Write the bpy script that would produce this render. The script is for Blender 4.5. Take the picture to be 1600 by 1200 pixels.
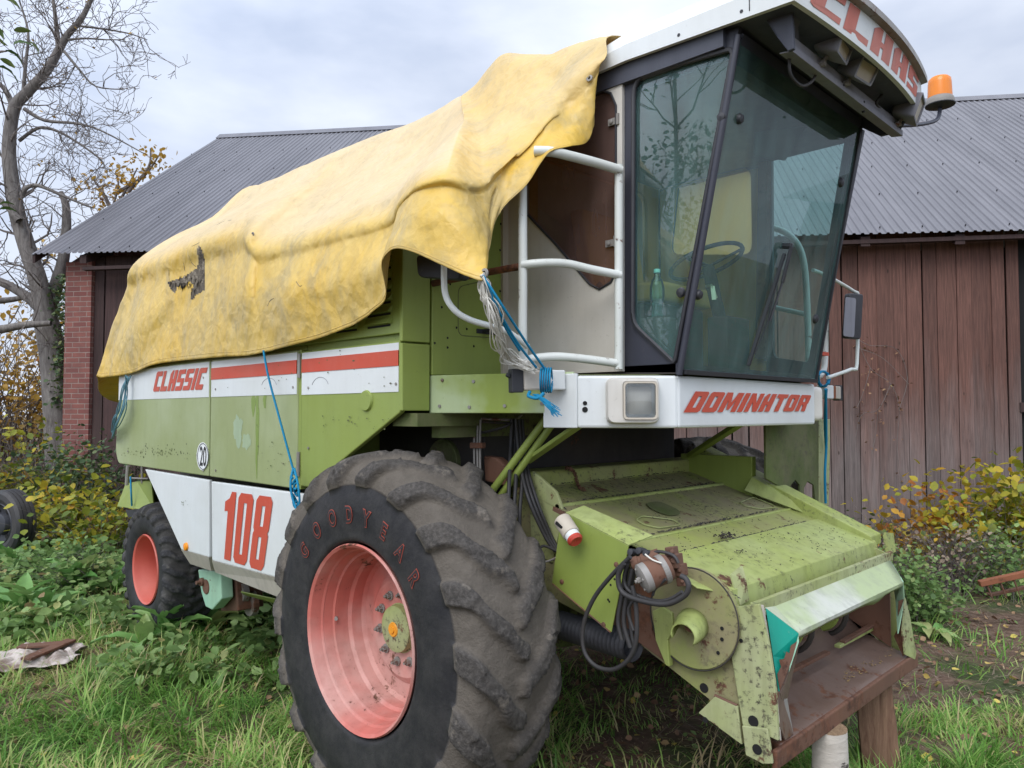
import bpy, bmesh, math, random
import numpy as np
from mathutils import Vector, Matrix, noise
from mathutils.bvhtree import BVHTree
random.seed(7); rng = np.random.default_rng(7)
for o in list(bpy.data.objects): bpy.data.objects.remove(o)
SC = bpy.context.scene; COL = SC.collection
R = math.radians
# ---------------------------------------------------------------- camera
# world frame: X = forward along the machine, Y = towards its far side, Z up, metres
CAM = Vector((0, 0, 1.9)); FPX = 1169.0; PITCH = math.atan(44 / 1169)
cam = bpy.data.cameras.new("camera"); camo = bpy.data.objects.new("camera", cam); COL.objects.link(camo)
cam.sensor_width = 36; cam.lens = 36 * FPX / 1600; cam.clip_end = 2000; cam.clip_start = .05
camo.location = CAM; camo.rotation_euler = (R(90) + PITCH, 0, R(45))
SC.camera = camo
c45 = math.sqrt(.5)
FW = Vector((-c45 * math.cos(PITCH), c45 * math.cos(PITCH), math.sin(PITCH)))
RT = Vector((c45, c45, 0)); UP = RT.cross(FW)
def ray(px, py): return FW + RT * ((px - 800) / FPX) + UP * ((600 - py) / FPX)
def P(px, py, X=None, Y=None, Z=None, D=None):
    """where the sight line through a point of the photograph meets a plane of the place"""
    d = ray(px, py)
    if X is not None: t = (X - CAM.x) / d.x
    elif Y is not None: t = (Y - CAM.y) / d.y
    elif Z is not None: t = (Z - CAM.z) / d.z
    else: t = D
    return CAM + d * t
def PN(px, py, p, n):
    d = ray(px, py); return CAM + d * ((Vector(p) - CAM).dot(n) / d.dot(n))
# ---------------------------------------------------------------- world, sun, exposure
SUN_EL, SUN_AZ = R(48), R(200)
w = bpy.data.worlds.new("World"); SC.world = w; w.use_nodes = True
nt = w.node_tree; nt.nodes.clear(); N = nt.nodes.new; L = nt.links.new
out = N("ShaderNodeOutputWorld"); bg = N("ShaderNodeBackground"); bg.inputs[1].default_value = .12
sky = N("ShaderNodeTexSky"); sky.sky_type = 'NISHITA'; sky.sun_disc = False
sky.sun_elevation = SUN_EL; sky.sun_rotation = R(0); sky.air_density = 1.2; sky.dust_density = 2
tc = N("ShaderNodeTexCoord"); mp = N("ShaderNodeMapping"); mp.inputs['Scale'].default_value = (1.2, 1.2, 3.0)
mp.inputs['Location'].default_value = (.35, .1, .2)
n1 = N("ShaderNodeTexNoise"); n1.inputs['Scale'].default_value = 1.7; n1.inputs['Detail'].default_value = 6; n1.inputs['Roughness'].default_value = .5
cr = N("ShaderNodeValToRGB"); cr.color_ramp.elements[0].position = .38; cr.color_ramp.elements[1].position = .64
cr.color_ramp.elements[0].color = (4.1, 4.7, 6.0, 1); cr.color_ramp.elements[1].color = (7.3, 7.7, 8.6, 1)
mx = N("ShaderNodeMixRGB"); mx.inputs[0].default_value = .93
L(tc.outputs['Generated'], mp.inputs[0]); L(mp.outputs[0], n1.inputs[0]); L(n1.outputs[0], cr.inputs[0])
L(sky.outputs[0], mx.inputs[1]); L(cr.outputs[0], mx.inputs[2]); # an overcast sky is brighter overhead and round the hidden sun than low in front of the camera
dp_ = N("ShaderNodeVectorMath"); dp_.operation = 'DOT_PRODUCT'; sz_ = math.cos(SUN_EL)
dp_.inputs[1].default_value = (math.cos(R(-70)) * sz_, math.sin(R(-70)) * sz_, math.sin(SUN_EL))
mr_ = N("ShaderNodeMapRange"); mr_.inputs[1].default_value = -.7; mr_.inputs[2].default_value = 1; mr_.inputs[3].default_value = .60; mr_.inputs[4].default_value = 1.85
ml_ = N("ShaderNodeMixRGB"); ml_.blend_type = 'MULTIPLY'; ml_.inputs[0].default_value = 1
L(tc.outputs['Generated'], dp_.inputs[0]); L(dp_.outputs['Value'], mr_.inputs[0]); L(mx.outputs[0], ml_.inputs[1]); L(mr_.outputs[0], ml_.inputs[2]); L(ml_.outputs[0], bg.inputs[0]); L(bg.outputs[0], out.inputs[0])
sl = bpy.data.lights.new("sun", 'SUN'); sl.energy = 1.5; sl.angle = R(35); sl.color = (1, .97, .93)
so = bpy.data.objects.new("sun", sl); COL.objects.link(so)
# light comes from over the photographer's left shoulder
_sd = Vector((math.cos(R(-70)) * math.cos(SUN_EL), math.sin(R(-70)) * math.cos(SUN_EL), math.sin(SUN_EL)))
so.rotation_euler = _sd.to_track_quat('Z', 'Y').to_euler(); so.location = _sd * 30
sky.sun_rotation = math.atan2(_sd.x, _sd.y)
SC.view_settings.view_transform = 'Standard'; SC.view_settings.look = 'None'
SC.view_settings.exposure = 0.36; SC.view_settings.gamma = 1
SC.cycles.max_bounces = 8; SC.cycles.transparent_max_bounces = 16
SC.cycles.use_denoising = True; SC.cycles.caustics_reflective = False; SC.cycles.caustics_refractive = False

# ---------------------------------------------------------------- materials
def newmat(name):
    m = bpy.data.materials.new(name); m.use_nodes = True; m.node_tree.nodes.clear(); return m
class G:
    """tiny node-graph helper"""
    def __init__(s, name):
        s.m = newmat(name); s.t = s.m.node_tree
        s.out = s.n("ShaderNodeOutputMaterial"); s.b = s.n("ShaderNodeBsdfPrincipled")
        s.l(s.b.outputs[0], s.out.inputs[0]); s.tc = s.n("ShaderNodeTexCoord")
    def n(s, k, **kw):
        x = s.t.nodes.new(k)
        for a, b in kw.items(): setattr(x, a, b)
        return x
    def l(s, a, b): s.t.links.new(a, b)
    def map(s, sc=(1, 1, 1), rot=(0, 0, 0)):
        m = s.n("ShaderNodeMapping"); m.inputs['Scale'].default_value = sc; m.inputs['Rotation'].default_value = rot
        s.l(s.tc.outputs['Object'], m.inputs[0]); return m.outputs[0]
    def noise(s, scale, detail=5, rough=.6, vec=None, dist=0):
        x = s.n("ShaderNodeTexNoise"); x.inputs['Scale'].default_value = scale; x.inputs['Detail'].default_value = detail
        x.inputs['Roughness'].default_value = rough; x.inputs['Distortion'].default_value = dist
        s.l(vec if vec is not None else s.tc.outputs['Object'], x.inputs[0]); return x.outputs[0]
    def ramp(s, fac, stops):
        x = s.n("ShaderNodeValToRGB"); e = x.color_ramp.elements
        while len(e) < len(stops): e.new(.5)
        for k, (p, c) in enumerate(stops):
            e[k].position = p; e[k].color = (c, c, c, 1) if not hasattr(c, '__len__') else (*c, 1)
        s.l(fac, x.inputs[0]); return x.outputs[0]
    def mix(s, fac, a, b, mode='MIX'):
        x = s.n("ShaderNodeMixRGB", blend_type=mode)
        for v, i in ((fac, 0), (a, 1), (b, 2)):
            if isinstance(v, (int, float)): x.inputs[i].default_value = v if i == 0 else (v, v, v, 1)
            elif isinstance(v, tuple): x.inputs[i].default_value = (*v, 1)
            else: s.l(v, x.inputs[i])
        return x.outputs[0]
    def math(s, op, a, b=0, clamp=False):
        x = s.n("ShaderNodeMath", operation=op); x.use_clamp = clamp
        for v, i in ((a, 0), (b, 1)):
            if isinstance(v, (int, float)): x.inputs[i].default_value = v
            else: s.l(v, x.inputs[i])
        return x.outputs[0]
    def attr(s, name): 
        x = s.n("ShaderNodeAttribute"); x.attribute_name = name; return x.outputs['Fac']
    def color(s, c):
        if isinstance(c, tuple): s.b.inputs['Base Color'].default_value = (*c, 1)
        else: s.l(c, s.b.inputs['Base Color'])
    def rough(s, c):
        if isinstance(c, (int, float)): s.b.inputs['Roughness'].default_value = c
        else: s.l(c, s.b.inputs['Roughness'])
    def metal(s, v): s.b.inputs['Metallic'].default_value = v
    def spec(s, v): s.b.inputs['Specular IOR Level'].default_value = v
    def bump(s, h, strength=.3, dist=.01):
        x = s.n("ShaderNodeBump"); x.inputs['Strength'].default_value = strength; x.inputs['Distance'].default_value = dist
        s.l(h, x.inputs['Height']); s.l(x.outputs[0], s.b.inputs['Normal'])
M = {}
def paint(name, base, fade, dirt=(.035, .035, .02), dirtlo=.62, dirthi=.72, rust=.0, streak=.25, rough=.45, fadeamt=(.4, .7), vert=True, grime=.35, dust=0.0):
    g = G(name)
    big = g.noise(1.6, 4, .55); c = g.mix(g.ramp(big, [(fadeamt[0], 0), (fadeamt[1], 1)]), base, fade)
    sv = g.map((7, 7, .8) if vert else (3, 3, 3)); st = g.noise(3.0, 4, .6, sv)
    c = g.mix(g.math('MULTIPLY', g.ramp(st, [(.45, 0), (.75, 1)]), streak), c, tuple(x * .45 for x in base))
    fine = g.noise(38, 5, .7); spec = g.ramp(fine, [(dirtlo, 0), (dirthi, 1)])
    mask = g.ramp(g.noise(2.1, 4, .65), [(.45, 0.05), (.6, 1)])
    c = g.mix(g.math('MULTIPLY', g.math('MULTIPLY', spec, mask), grime * 2, True), c, dirt)
    if dust: c = g.mix(g.math('MULTIPLY', g.ramp(g.noise(5, 6, .7), [(.35, 0), (.6, 1)]), dust), c, (.23, .18, .13))
    if rust:
        r = g.ramp(g.math('ADD', g.math('MULTIPLY', g.noise(4.5, 6, .75), .8), g.math('MULTIPLY', g.noise(25, 3, .6), .2)), [(.62 - rust * .2, 0), (.66 - rust * .2, 1)])
        c = g.mix(r, c, g.ramp(g.noise(20, 4, .7), [(.3, (.05, .022, .014)), (.7, (.17, .07, .035))]))
    g.color(c); g.rough(g.math('ADD', g.math('MULTIPLY', g.noise(9, 4), .35), rough - .12)); g.bump(g.math('ADD', fine, g.math('MULTIPLY', g.noise(2.4, 2, .5), 5)), .16, .004)
    M[name] = g.m
GREEN = (.23, .29, .055); GREEN2 = (.27, .34, .11)
paint('green', GREEN, (.235, .30, .07), streak=.12, grime=.25)
paint('green_pale', (.28, .325, .14), (.34, .39, .21), streak=.12, grime=.2)          # weathered side panels
paint('green_bleached', (.24, .31, .05), (.38, .46, .26), streak=.1, grime=.3, fadeamt=(.42, .54))
paint('green_top', (.29, .34, .075), (.27, .28, .12), dirtlo=.56, dirthi=.64, grime=.4, dust=.3, rust=.12, vert=False, rough=.6)
paint('green_dusty', (.27, .31, .08), (.25, .22, .12), dirtlo=.52, dirthi=.62, grime=.5, dust=.6, rust=.22, vert=False, rough=.7)
paint('green_mossy', (.31, .37, .085), (.36, .42, .17), dirtlo=.54, dirthi=.62, grime=.38, rust=.10, streak=.5, rough=.6, dust=.15)
paint('green_worn', (.30, .35, .10), (.40, .43, .25), dirtlo=.52, dirthi=.63, grime=.5, dust=.22, rust=.26, streak=.4, rough=.65)
paint('green_dark', (.10, .14, .03), (.06, .08, .02), dirtlo=.5, dirthi=.6, grime=.6, dust=.3, rough=.7)
paint('white', (.66, .69, .69), (.60, .62, .60), dirt=(.25, .24, .2), grime=.15, streak=.08, rough=.4)
paint('white_old', (.62, .60, .55), (.50, .47, .41), dirt=(.2, .17, .12), grime=.3, streak=.15, rough=.45)
paint('white_green', (.52, .54, .47), (.38, .45, .25), dirt=(.2, .2, .12), grime=.6, streak=.4, rust=.1, rough=.5, fadeamt=(.45, .58))
paint('white_pipe', (.64, .67, .64), (.56, .58, .53), dirt=(.16, .10, .05), grime=.5, streak=.1, rust=.05, rough=.4)
paint('cream', (.50, .45, .37), (.44, .39, .31), dirt=(.2, .15, .1), grime=.2, streak=.1)
paint('red', (.52, .065, .03), (.47, .09, .05), dirt=(.5, .4, .35), grime=.1, streak=.05, rough=.5)
paint('sign_red', (.50, .13, .09), (.45, .19, .15), dirt=(.3, .25, .2), grime=.3, streak=.25, rough=.6)
paint('sign_white', (.52, .48, .42), (.40, .36, .30), dirt=(.12, .1, .07), grime=.6, streak=.4, rough=.6)
paint('rim_red', (.54, .14, .11), (.56, .30, .26), dirt=(.22, .11, .08), grime=.7, streak=.4, rust=.2, rough=.65, fadeamt=(.42, .58), dust=.15, vert=False)
paint('rim_red_rear', (.55, .10, .07), (.55, .15, .11), dirt=(.2, .1, .07), grime=.2, streak=.1, rough=.5, vert=False)
paint('teal', (.0, .30, .22), (.0, .26, .19), dirt=(.3, .4, .3), grime=.3, rust=.2, rough=.4)
paint('mint', (.27, .50, .36), (.33, .50, .34), dirt=(.1, .1, .05), grime=.5, rust=.12, rough=.5)
paint('rust_plate', (.12, .075, .055), (.17, .12, .10), dirt=(.03, .02, .015), grime=.6, rust=.35, streak=.1, rough=.42, vert=False)
paint('rust_brown', (.16, .075, .045), (.11, .06, .04), dirt=(.03, .02, .015), grime=.5, rust=.5, rough=.75)
paint('rust_orange', (.25, .09, .04), (.19, .07, .035), dirt=(.04, .02, .015), grime=.5, rust=.5, rough=.8)
paint('steel', (.28, .27, .25), (.18, .16, .14), dirt=(.06, .04, .03), grime=.6, rust=.25, rough=.45, vert=False)
paint('frame_black', (.028, .030, .045), (.04, .042, .055), dirt=(.12, .11, .1), grime=.15, streak=.1, rough=.4)
paint('soffit', (.045, .05, .07), (.06, .065, .085), dirt=(.1, .1, .09), grime=.2, rough=.5)
paint('lamp_grey', (.20, .20, .23), (.25, .25, .27), dirt=(.2, .18, .15), grime=.3, rough=.5)
paint('plastic_black', (.02, .021, .026), (.035, .035, .04), dirt=(.1, .09, .07), grime=.3, rough=.5)
paint('rubber_hose', (.022, .022, .024), (.05, .045, .042), dirt=(.1, .09, .07), grime=.4, rough=.55, vert=False)
paint('dark_metal', (.03, .028, .026), (.05, .04, .032), dirt=(.012, .01, .01), grime=.5, rust=.1, rough=.75)
paint('interior_ochre', (.62, .38, .06), (.50, .29, .05), grime=.2, rough=.7)
paint('seat_fabric', (.05, .06, .05), (.07, .06, .045), grime=.2, rough=.9)
paint('ply_cream', (.46, .42, .34), (.40, .35, .27), dirt=(.2, .15, .1), grime=.2)
def plain(name, c, rough=.5, metal=0, emit=0):
    g = G(name); g.color(c); g.rough(rough); g.metal(metal); M[name] = g.m; return g
plain('black_hole', (.006, .006, .006), .9); plain('chrome', (.55, .55, .55), .25, 1); plain('sign_disc', (.78, .8, .8), .5)
plain('ink', (.012, .012, .014), .6); plain('rope_blue', (.012, .20, .36), .7); plain('rope_old', (.10, .22, .27), .8); plain('twine', (.62, .60, .54), .9)
plain('amber', (.9, .30, .015), .3); plain('mirror', (.9, .9, .9), .05, 1); plain('yellow_cap', (.75, .30, .02), .5)
plain('bottle_plastic', (.35, .75, .62), .15); plain('label_red', (.45, .05, .03), .6); plain('key_metal', (.6, .6, .4), .3, 1)
M['rope_blue'].node_tree.nodes['Principled BSDF'].inputs['Specular IOR Level'].default_value = .2
def glassmat(name, tint, refl=.9, rough=0.0, film=0.05, filmcol=(.5, .6, .6), ior=1.5):
    m = newmat(name); t = m.node_tree; n = t.nodes.new; l = t.links.new
    o = n("ShaderNodeOutputMaterial"); tr = n("ShaderNodeBsdfTransparent"); tr.inputs[0].default_value = (*tint, 1)
    gl = n("ShaderNodeBsdfGlossy"); gl.inputs['Roughness'].default_value = rough; gl.inputs[0].default_value = (refl,) * 3 + (1,)
    fr = n("ShaderNodeFresnel"); fr.inputs[0].default_value = ior
    df = n("ShaderNodeBsdfDiffuse"); df.inputs[0].default_value = (*filmcol, 1)
    tcn = n("ShaderNodeTexCoord"); mpn = n("ShaderNodeMapping"); mpn.inputs['Scale'].default_value = (5, 5, 1.2)
    no = n("ShaderNodeTexNoise"); no.inputs['Scale'].default_value = 2.2; no.inputs['Detail'].default_value = 6
    l(tcn.outputs['Object'], mpn.inputs[0]); l(mpn.outputs[0], no.inputs[0])
    ma = n("ShaderNodeMath"); ma.operation = 'MULTIPLY'; ma.inputs[1].default_value = film * 2; l(no.outputs[0], ma.inputs[0])
    m1 = n("ShaderNodeMixShader"); l(ma.outputs[0], m1.inputs[0]); l(tr.outputs[0], m1.inputs[1]); l(df.outputs[0], m1.inputs[2])
    m2 = n("ShaderNodeMixShader"); l(fr.outputs[0], m2.inputs[0]); l(m1.outputs[0], m2.inputs[1]); l(gl.outputs[0], m2.inputs[2])
    l(m2.outputs[0], o.inputs[0]); M[name] = m
glassmat('cab_glass', (.70, .90, .87), film=.15, filmcol=(.30, .53, .51), ior=1.40); glassmat('brown_glass', (.40, .24, .19), film=.28, filmcol=(.30, .19, .165)); glassmat('lens_glass', (.93, .95, .95), film=.02)  # dirty-glass film; cab and door tints also paint in missing light and pale reflection
glassmat('bottle_glass', (.62, .88, .80), film=.04)
# ---------------------------------------------------------------- mesh builder
ORG = {}
class MB:
    def __init__(s): s.v = []; s.f = []; s.mi = []; s.m = 0
    def add(s, vs, fs):
        o = len(s.v); s.v += [Vector(v) for v in vs]; s.f += [tuple(i + o for i in f) for f in fs]; s.mi += [s.m] * len(fs); return s
    def prism(s, pts, th):
        """polygon pts extruded by the vector th"""
        th = Vector(th); n = len(pts); a = [Vector(p) for p in pts]; b = [p + th for p in a]
        fs = [tuple(range(n))[::-1], tuple(range(n, 2 * n))] + [(i, (i + 1) % n, n + (i + 1) % n, n + i) for i in range(n)]
        return s.add(a + b, fs)
    def box(s, lo, hi):
        x0, y0, z0 = lo; x1, y1, z1 = hi
        return s.prism([(x0, y0, z0), (x1, y0, z0), (x1, y1, z0), (x0, y1, z0)], (0, 0, z1 - z0))
    def obox(s, c, ax, ay, az):
        """oriented box: centre and three half-axis vectors"""
        c, ax, ay, az = map(Vector, (c, ax, ay, az))
        return s.prism([c - ax - ay - az, c + ax - ay - az, c + ax + ay - az, c - ax + ay - az], az * 2)
    def bar(s, a, b, w, h, up=(0, 0, 1)):
        a, b = Vector(a), Vector(b); d = (b - a).normalized(); u = Vector(up); sd = d.cross(u)
        sd = sd.normalized() if sd.length > 1e-4 else Vector((1, 0, 0)); u = sd.cross(d).normalized()
        return s.obox((a + b) / 2, (b - a) / 2, sd * w / 2, u * h / 2)
    def tube(s, pts, r, n=10, smooth=0, cap=True):
        pts = [Vector(p) for p in pts]
        rs = r if hasattr(r, '__len__') else [r] * len(pts)
        if smooth: pts, rs = crs(pts, rs, smooth)
        k = len(pts); vs = []; fs = []
        t0 = (pts[1] - pts[0]).normalized(); u = t0.orthogonal().normalized()
        for i, p in enumerate(pts):
            t = (pts[min(i + 1, k - 1)] - pts[max(i - 1, 0)])
            t = t.normalized() if t.length > 1e-9 else t0
            u = (u - t * u.dot(t)); u = u.normalized() if u.length > 1e-6 else t.orthogonal().normalized()
            v = t.cross(u)
            for j in range(n):
                a = 2 * math.pi * j / n; vs.append(p + (u * math.cos(a) + v * math.sin(a)) * rs[i])
        for i in range(k - 1):
            for j in range(n): fs.append((i * n + j, i * n + (j + 1) % n, (i + 1) * n + (j + 1) % n, (i + 1) * n + j))
        if cap: fs += [tuple(range(n))[::-1], tuple(range((k - 1) * n, k * n))]
        return s.add(vs, fs)
    def lathe(s, c, axis, prof, n=32, closed=False):
        """prof: (radius, distance along axis)"""
        c = Vector(c); ax = Vector(axis).normalized(); u = ax.orthogonal().normalized(); v = ax.cross(u); k = len(prof); vs = []; fs = []
        for r, h in prof:
            for j in range(n):
                a = 2 * math.pi * j / n; vs.append(c + ax * h + (u * math.cos(a) + v * math.sin(a)) * max(r, 1e-4))
        for i in range(k if closed else k - 1):
            i2 = (i + 1) % k
            for j in range(n): fs.append((i * n + j, i * n + (j + 1) % n, i2 * n + (j + 1) % n, i2 * n + j))
        return s.add(vs, fs)
    def cyl(s, a, b, r, n=20):
        return s.tube([a, b], r, n)
    def bolt(s, p, nrm, r=.012, h=.008):
        p = Vector(p); nrm = Vector(nrm).normalized(); return s.tube([p, p + nrm * h], r, 6)
    def build(s, name, mat, parent=None, origin=None, bevel=0, smooth=None, sub=0):
        vs = s.v
        if parent is None and origin is None:
            lo = [min(v[i] for v in vs) for i in range(3)]; hi = [max(v[i] for v in vs) for i in range(3)]
            origin = Vector(((lo[0] + hi[0]) / 2, (lo[1] + hi[1]) / 2, lo[2]))
        pw = ORG[parent.name] if parent is not None else Vector((0, 0, 0))
        ow = Vector(origin) if origin is not None else pw
        me = bpy.data.meshes.new(name); me.from_pydata([v - ow for v in vs], [], s.f)
        mats = mat if isinstance(mat, (list, tuple)) else [mat]
        for k in mats: me.materials.append(M[k] if isinstance(k, str) else k)
        if len(mats) > 1: me.polygons.foreach_set('material_index', s.mi)
        bm = bmesh.new(); bm.from_mesh(me); bmesh.ops.recalc_face_normals(bm, faces=bm.faces); bm.to_mesh(me); bm.free()
        if smooth is not None:
            me.polygons.foreach_set('use_smooth', [True] * len(me.polygons)); me.set_sharp_from_angle(angle=R(smooth))
        o = bpy.data.objects.new(name, me); COL.objects.link(o); o.location = ow - pw
        if parent is not None: o.parent = parent
        ORG[o.name] = ow
        if bevel:
            b = o.modifiers.new('bevel', 'BEVEL'); b.width = bevel; b.segments = 2; b.limit_method = 'ANGLE'; b.angle_limit = R(40)
            b.harden_normals = False
        return o
def crs(pts, rs, n):
    op = []; orr = []; k = len(pts)
    for i in range(k - 1):
        p0, p1, p2, p3 = pts[max(i - 1, 0)], pts[i], pts[i + 1], pts[min(i + 2, k - 1)]
        for j in range(n):
            t = j / n; op.append(.5 * ((2 * p1) + (p2 - p0) * t + (2 * p0 - 5 * p1 + 4 * p2 - p3) * t * t + (3 * p1 - p0 - 3 * p2 + p3) * t ** 3))
            orr.append(rs[i] * (1 - t) + rs[i + 1] * t)
    return op + [pts[-1]], orr + [rs[-1]]
def tag(o, label, cat, group=None, kind=None):
    if label: o['label'] = label
    if cat: o['category'] = cat
    if group: o['group'] = group
    if kind: o['kind'] = kind
    return o
def empty(name, loc, label, cat, group=None):
    o = bpy.data.objects.new(name, None); COL.objects.link(o); o.location = loc; o.empty_display_size = .2
    ORG[o.name] = Vector(loc); return tag(o, label, cat, group)
def copy_tree(o, parent=None):
    c = o.copy(); COL.objects.link(c)
    if parent is not None: c.parent = parent
    for ch in list(o.children): copy_tree(ch, c)
    return c
# ---------------------------------------------------------------- block lettering
GL = {
 'C': (4, [[(0, .6), (.5, 0), (4, 0), (4, 1.7), (1.7, 1.7), (1.7, 5.3), (4, 5.3), (4, 7), (.5, 7), (0, 6.5)]]),
 'L': (4, [[(0, 0), (4, 0), (4, 1.7), (1.7, 1.7), (1.7, 7), (0, 7)]]),
 'A': (4.1, [[(0, 0), (1.7, 0), (1.7, 2.6), (2.3, 2.6), (2.3, 0), (4.1, 0), (4.1, 7), (2.3, 7), (2.3, 4), (1.7, 4), (1.7, 7), (.9, 7), (0, 5.8)]]),
 'S': (4, [[(0, 0), (3.6, 0), (4, .5), (4, 4.1), (1.7, 4.1), (1.7, 5.5), (4, 5.5), (4, 7), (.5, 7), (0, 6.5), (0, 2.8), (2.3, 2.8), (2.3, 1.5), (0, 1.5)]]),
 'I': (1.7, [[(0, 0), (1.7, 0), (1.7, 7), (0, 7)]]),
 'D': (4.3, [[(0, 0), (3.8, 0), (4.3, .5), (4.3, 6.5), (3.8, 7), (0, 7)], [(1.7, 1.6), (2.6, 1.6), (2.6, 5.4), (1.7, 5.4)]]),
 'O': (4.3, [[(.5, 0), (3.8, 0), (4.3, .5), (4.3, 6.5), (3.8, 7), (.5, 7), (0, 6.5), (0, .5)], [(1.7, 1.6), (2.6, 1.6), (2.6, 5.4), (1.7, 5.4)]]),
 'M': (5.6, [[(0, 0), (1.6, 0), (1.6, 4.3), (2.4, .8), (3.2, .8), (4, 4.3), (4, 0), (5.6, 0), (5.6, 7), (3.7, 7), (2.8, 3.4), (1.9, 7), (0, 7)]]),
 'N': (4.4, [[(0, 0), (1.5, 0), (1.5, 3.8), (2.9, 0), (4.4, 0), (4.4, 7), (2.9, 7), (2.9, 3.2), (1.5, 7), (0, 7)]]),
 'T': (4.1, [[(1.2, 0), (2.9, 0), (2.9, 5.4), (4.1, 5.4), (4.1, 7), (0, 7), (0, 5.4), (1.2, 5.4)]]),
 'R': (4.3, [[(0, 0), (1.7, 0), (1.7, 2.7), (2.4, 2.7), (2.6, 0), (4.3, 0), (4.0, 3.0), (4.3, 3.6), (4.3, 6.5), (3.8, 7), (0, 7)], [(1.7, 4), (2.6, 4), (2.6, 5.6), (1.7, 5.6)]]),
 '1': (2.2, [[(.7, 0), (2.2, 0), (2.2, 7), (1.3, 7), (.9, 6.3), (0, 5.9), (0, 4.9), (.7, 5.0)]]),
 '0': (3.0, [[(.45, 0), (2.55, 0), (3, .5), (3, 6.5), (2.55, 7), (.45, 7), (0, 6.5), (0, .5)], [(1.2, .95), (1.8, .95), (1.8, 6.05), (1.2, 6.05)]]),
 '8': (3.0, [[(.45, 0), (2.55, 0), (3, .5), (3, 3.3), (2.8, 3.6), (3, 3.9), (3, 6.5), (2.55, 7), (.45, 7), (0, 6.5), (0, 3.9), (.2, 3.6), (0, 3.3), (0, .5)], [(1.2, .95), (1.8, .95), (1.8, 3.1), (1.2, 3.1)], [(1.2, 4.1), (1.8, 4.1), (1.8, 6.05), (1.2, 6.05)]]),
}
def curve_mesh(cu):
    o = bpy.data.objects.new('tmp', cu); COL.objects.link(o); bpy.context.view_layer.update()
    me = bpy.data.meshes.new_from_object(o.evaluated_get(bpy.context.evaluated_depsgraph_get())); bpy.data.objects.remove(o)
    vs = [v.co.copy() for v in me.vertices]; fs = [tuple(p.vertices) for p in me.polygons]; bpy.data.meshes.remove(me); return vs, fs
def word(txt, shear=0, gap=.6, rnd=0):
    """flat letter mesh normalised to u in 0..1, v in 0..1"""
    cu = bpy.data.curves.new('w', 'CURVE'); cu.dimensions = '2D'; cu.fill_mode = 'BOTH'; x = 0
    for ch in txt:
        wd, loops = GL[ch]
        for lp in loops:
            sp = cu.splines.new('POLY'); sp.points.add(len(lp) - 1); sp.use_cyclic_u = True
            for q, (a, b) in zip(sp.points, lp): q.co = (x + a + b * shear, b, 0, 1)
        x += wd + gap
    vs, fs = curve_mesh(cu); x0 = min(v.x for v in vs); x1 = max(v.x for v in vs)
    return [Vector(((v.x - x0) / (x1 - x0), v.y / 7, v.z)) for v in vs], fs
def quadmap(c00, c10, c11, c01, off):
    def f(v):
        a = c00.lerp(c10, v.x); b = c01.lerp(c11, v.x); return a.lerp(b, v.y) + off
    return f
def lettering(name, wd, fmap, mat, parent, thick=None):
    vs, fs = wd; mb = MB(); mb.add([fmap(v) for v in vs], fs); o = mb.build(name, mat, parent)
    if thick: 
        s = o.modifiers.new('t', 'SOLIDIFY'); s.thickness = thick; s.offset = 0
    return o
def shape_slab(vs, th):  # offset both ways not needed
    pass
# ================================================================ ground
def gz(x, y):
    """height of the ground"""
    d = max(0.0, (-x + y) * c45 - 7.5)
    return .035 * noise.noise(Vector((x * .7, y * .7, 0))) + .015 * noise.noise(Vector((x * 2.3, y * 2.3, 3))) + min(.25, .05 * d)
def uneven(lo, hi, n, k=3):
    t = np.linspace(-1, 1, n); s = np.sign(t) * np.abs(t) ** k; return s
g = G('ground')
big = g.noise(.9, 6, .6); fine = g.noise(14, 6, .75); vfine = g.noise(70, 4, .7)
soil = g.ramp(fine, [(.3, (.06, .036, .024)), (.52, (.145, .088, .058)), (.72, (.24, .165, .11))])
green = g.ramp(fine, [(.3, (.022, .03, .008)), (.6, (.06, .08, .02)), (.8, (.13, .12, .05))])
g.color(g.mix(g.ramp(big, [(.46, 0), (.56, 1)]), soil, green)); g.rough(.95); g.bump(g.math('ADD', fine, g.math('MULTIPLY', vfine, .4)), .7, .03)
M['ground'] = g.m
ax = np.concatenate([-uneven(0, 1, 261, 1)[::-1][0:0], np.array(sorted(set(list(np.linspace(-16, 8, 200)) + list(-16 - np.geomspace(.2, 280, 24)) + list(8 + np.geomspace(.2, 280, 24)))))])
ay = np.array(sorted(set(list(np.linspace(-4, 18, 190)) + list(-4 - np.geomspace(.2, 280, 24)) + list(18 + np.geomspace(.2, 280, 24)))))
vs = [(x, y, gz(x, y)) for y in ay for x in ax]; nx = len(ax)
fs = [(j * nx + i, j * nx + i + 1, (j + 1) * nx + i + 1, (j + 1) * nx + i) for j in range(len(ay) - 1) for i in range(nx - 1)]
m = MB(); m.add(vs, fs); gr = m.build('ground', 'ground', origin=(0, 0, 0), smooth=60); gr['kind'] = 'structure'

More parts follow.
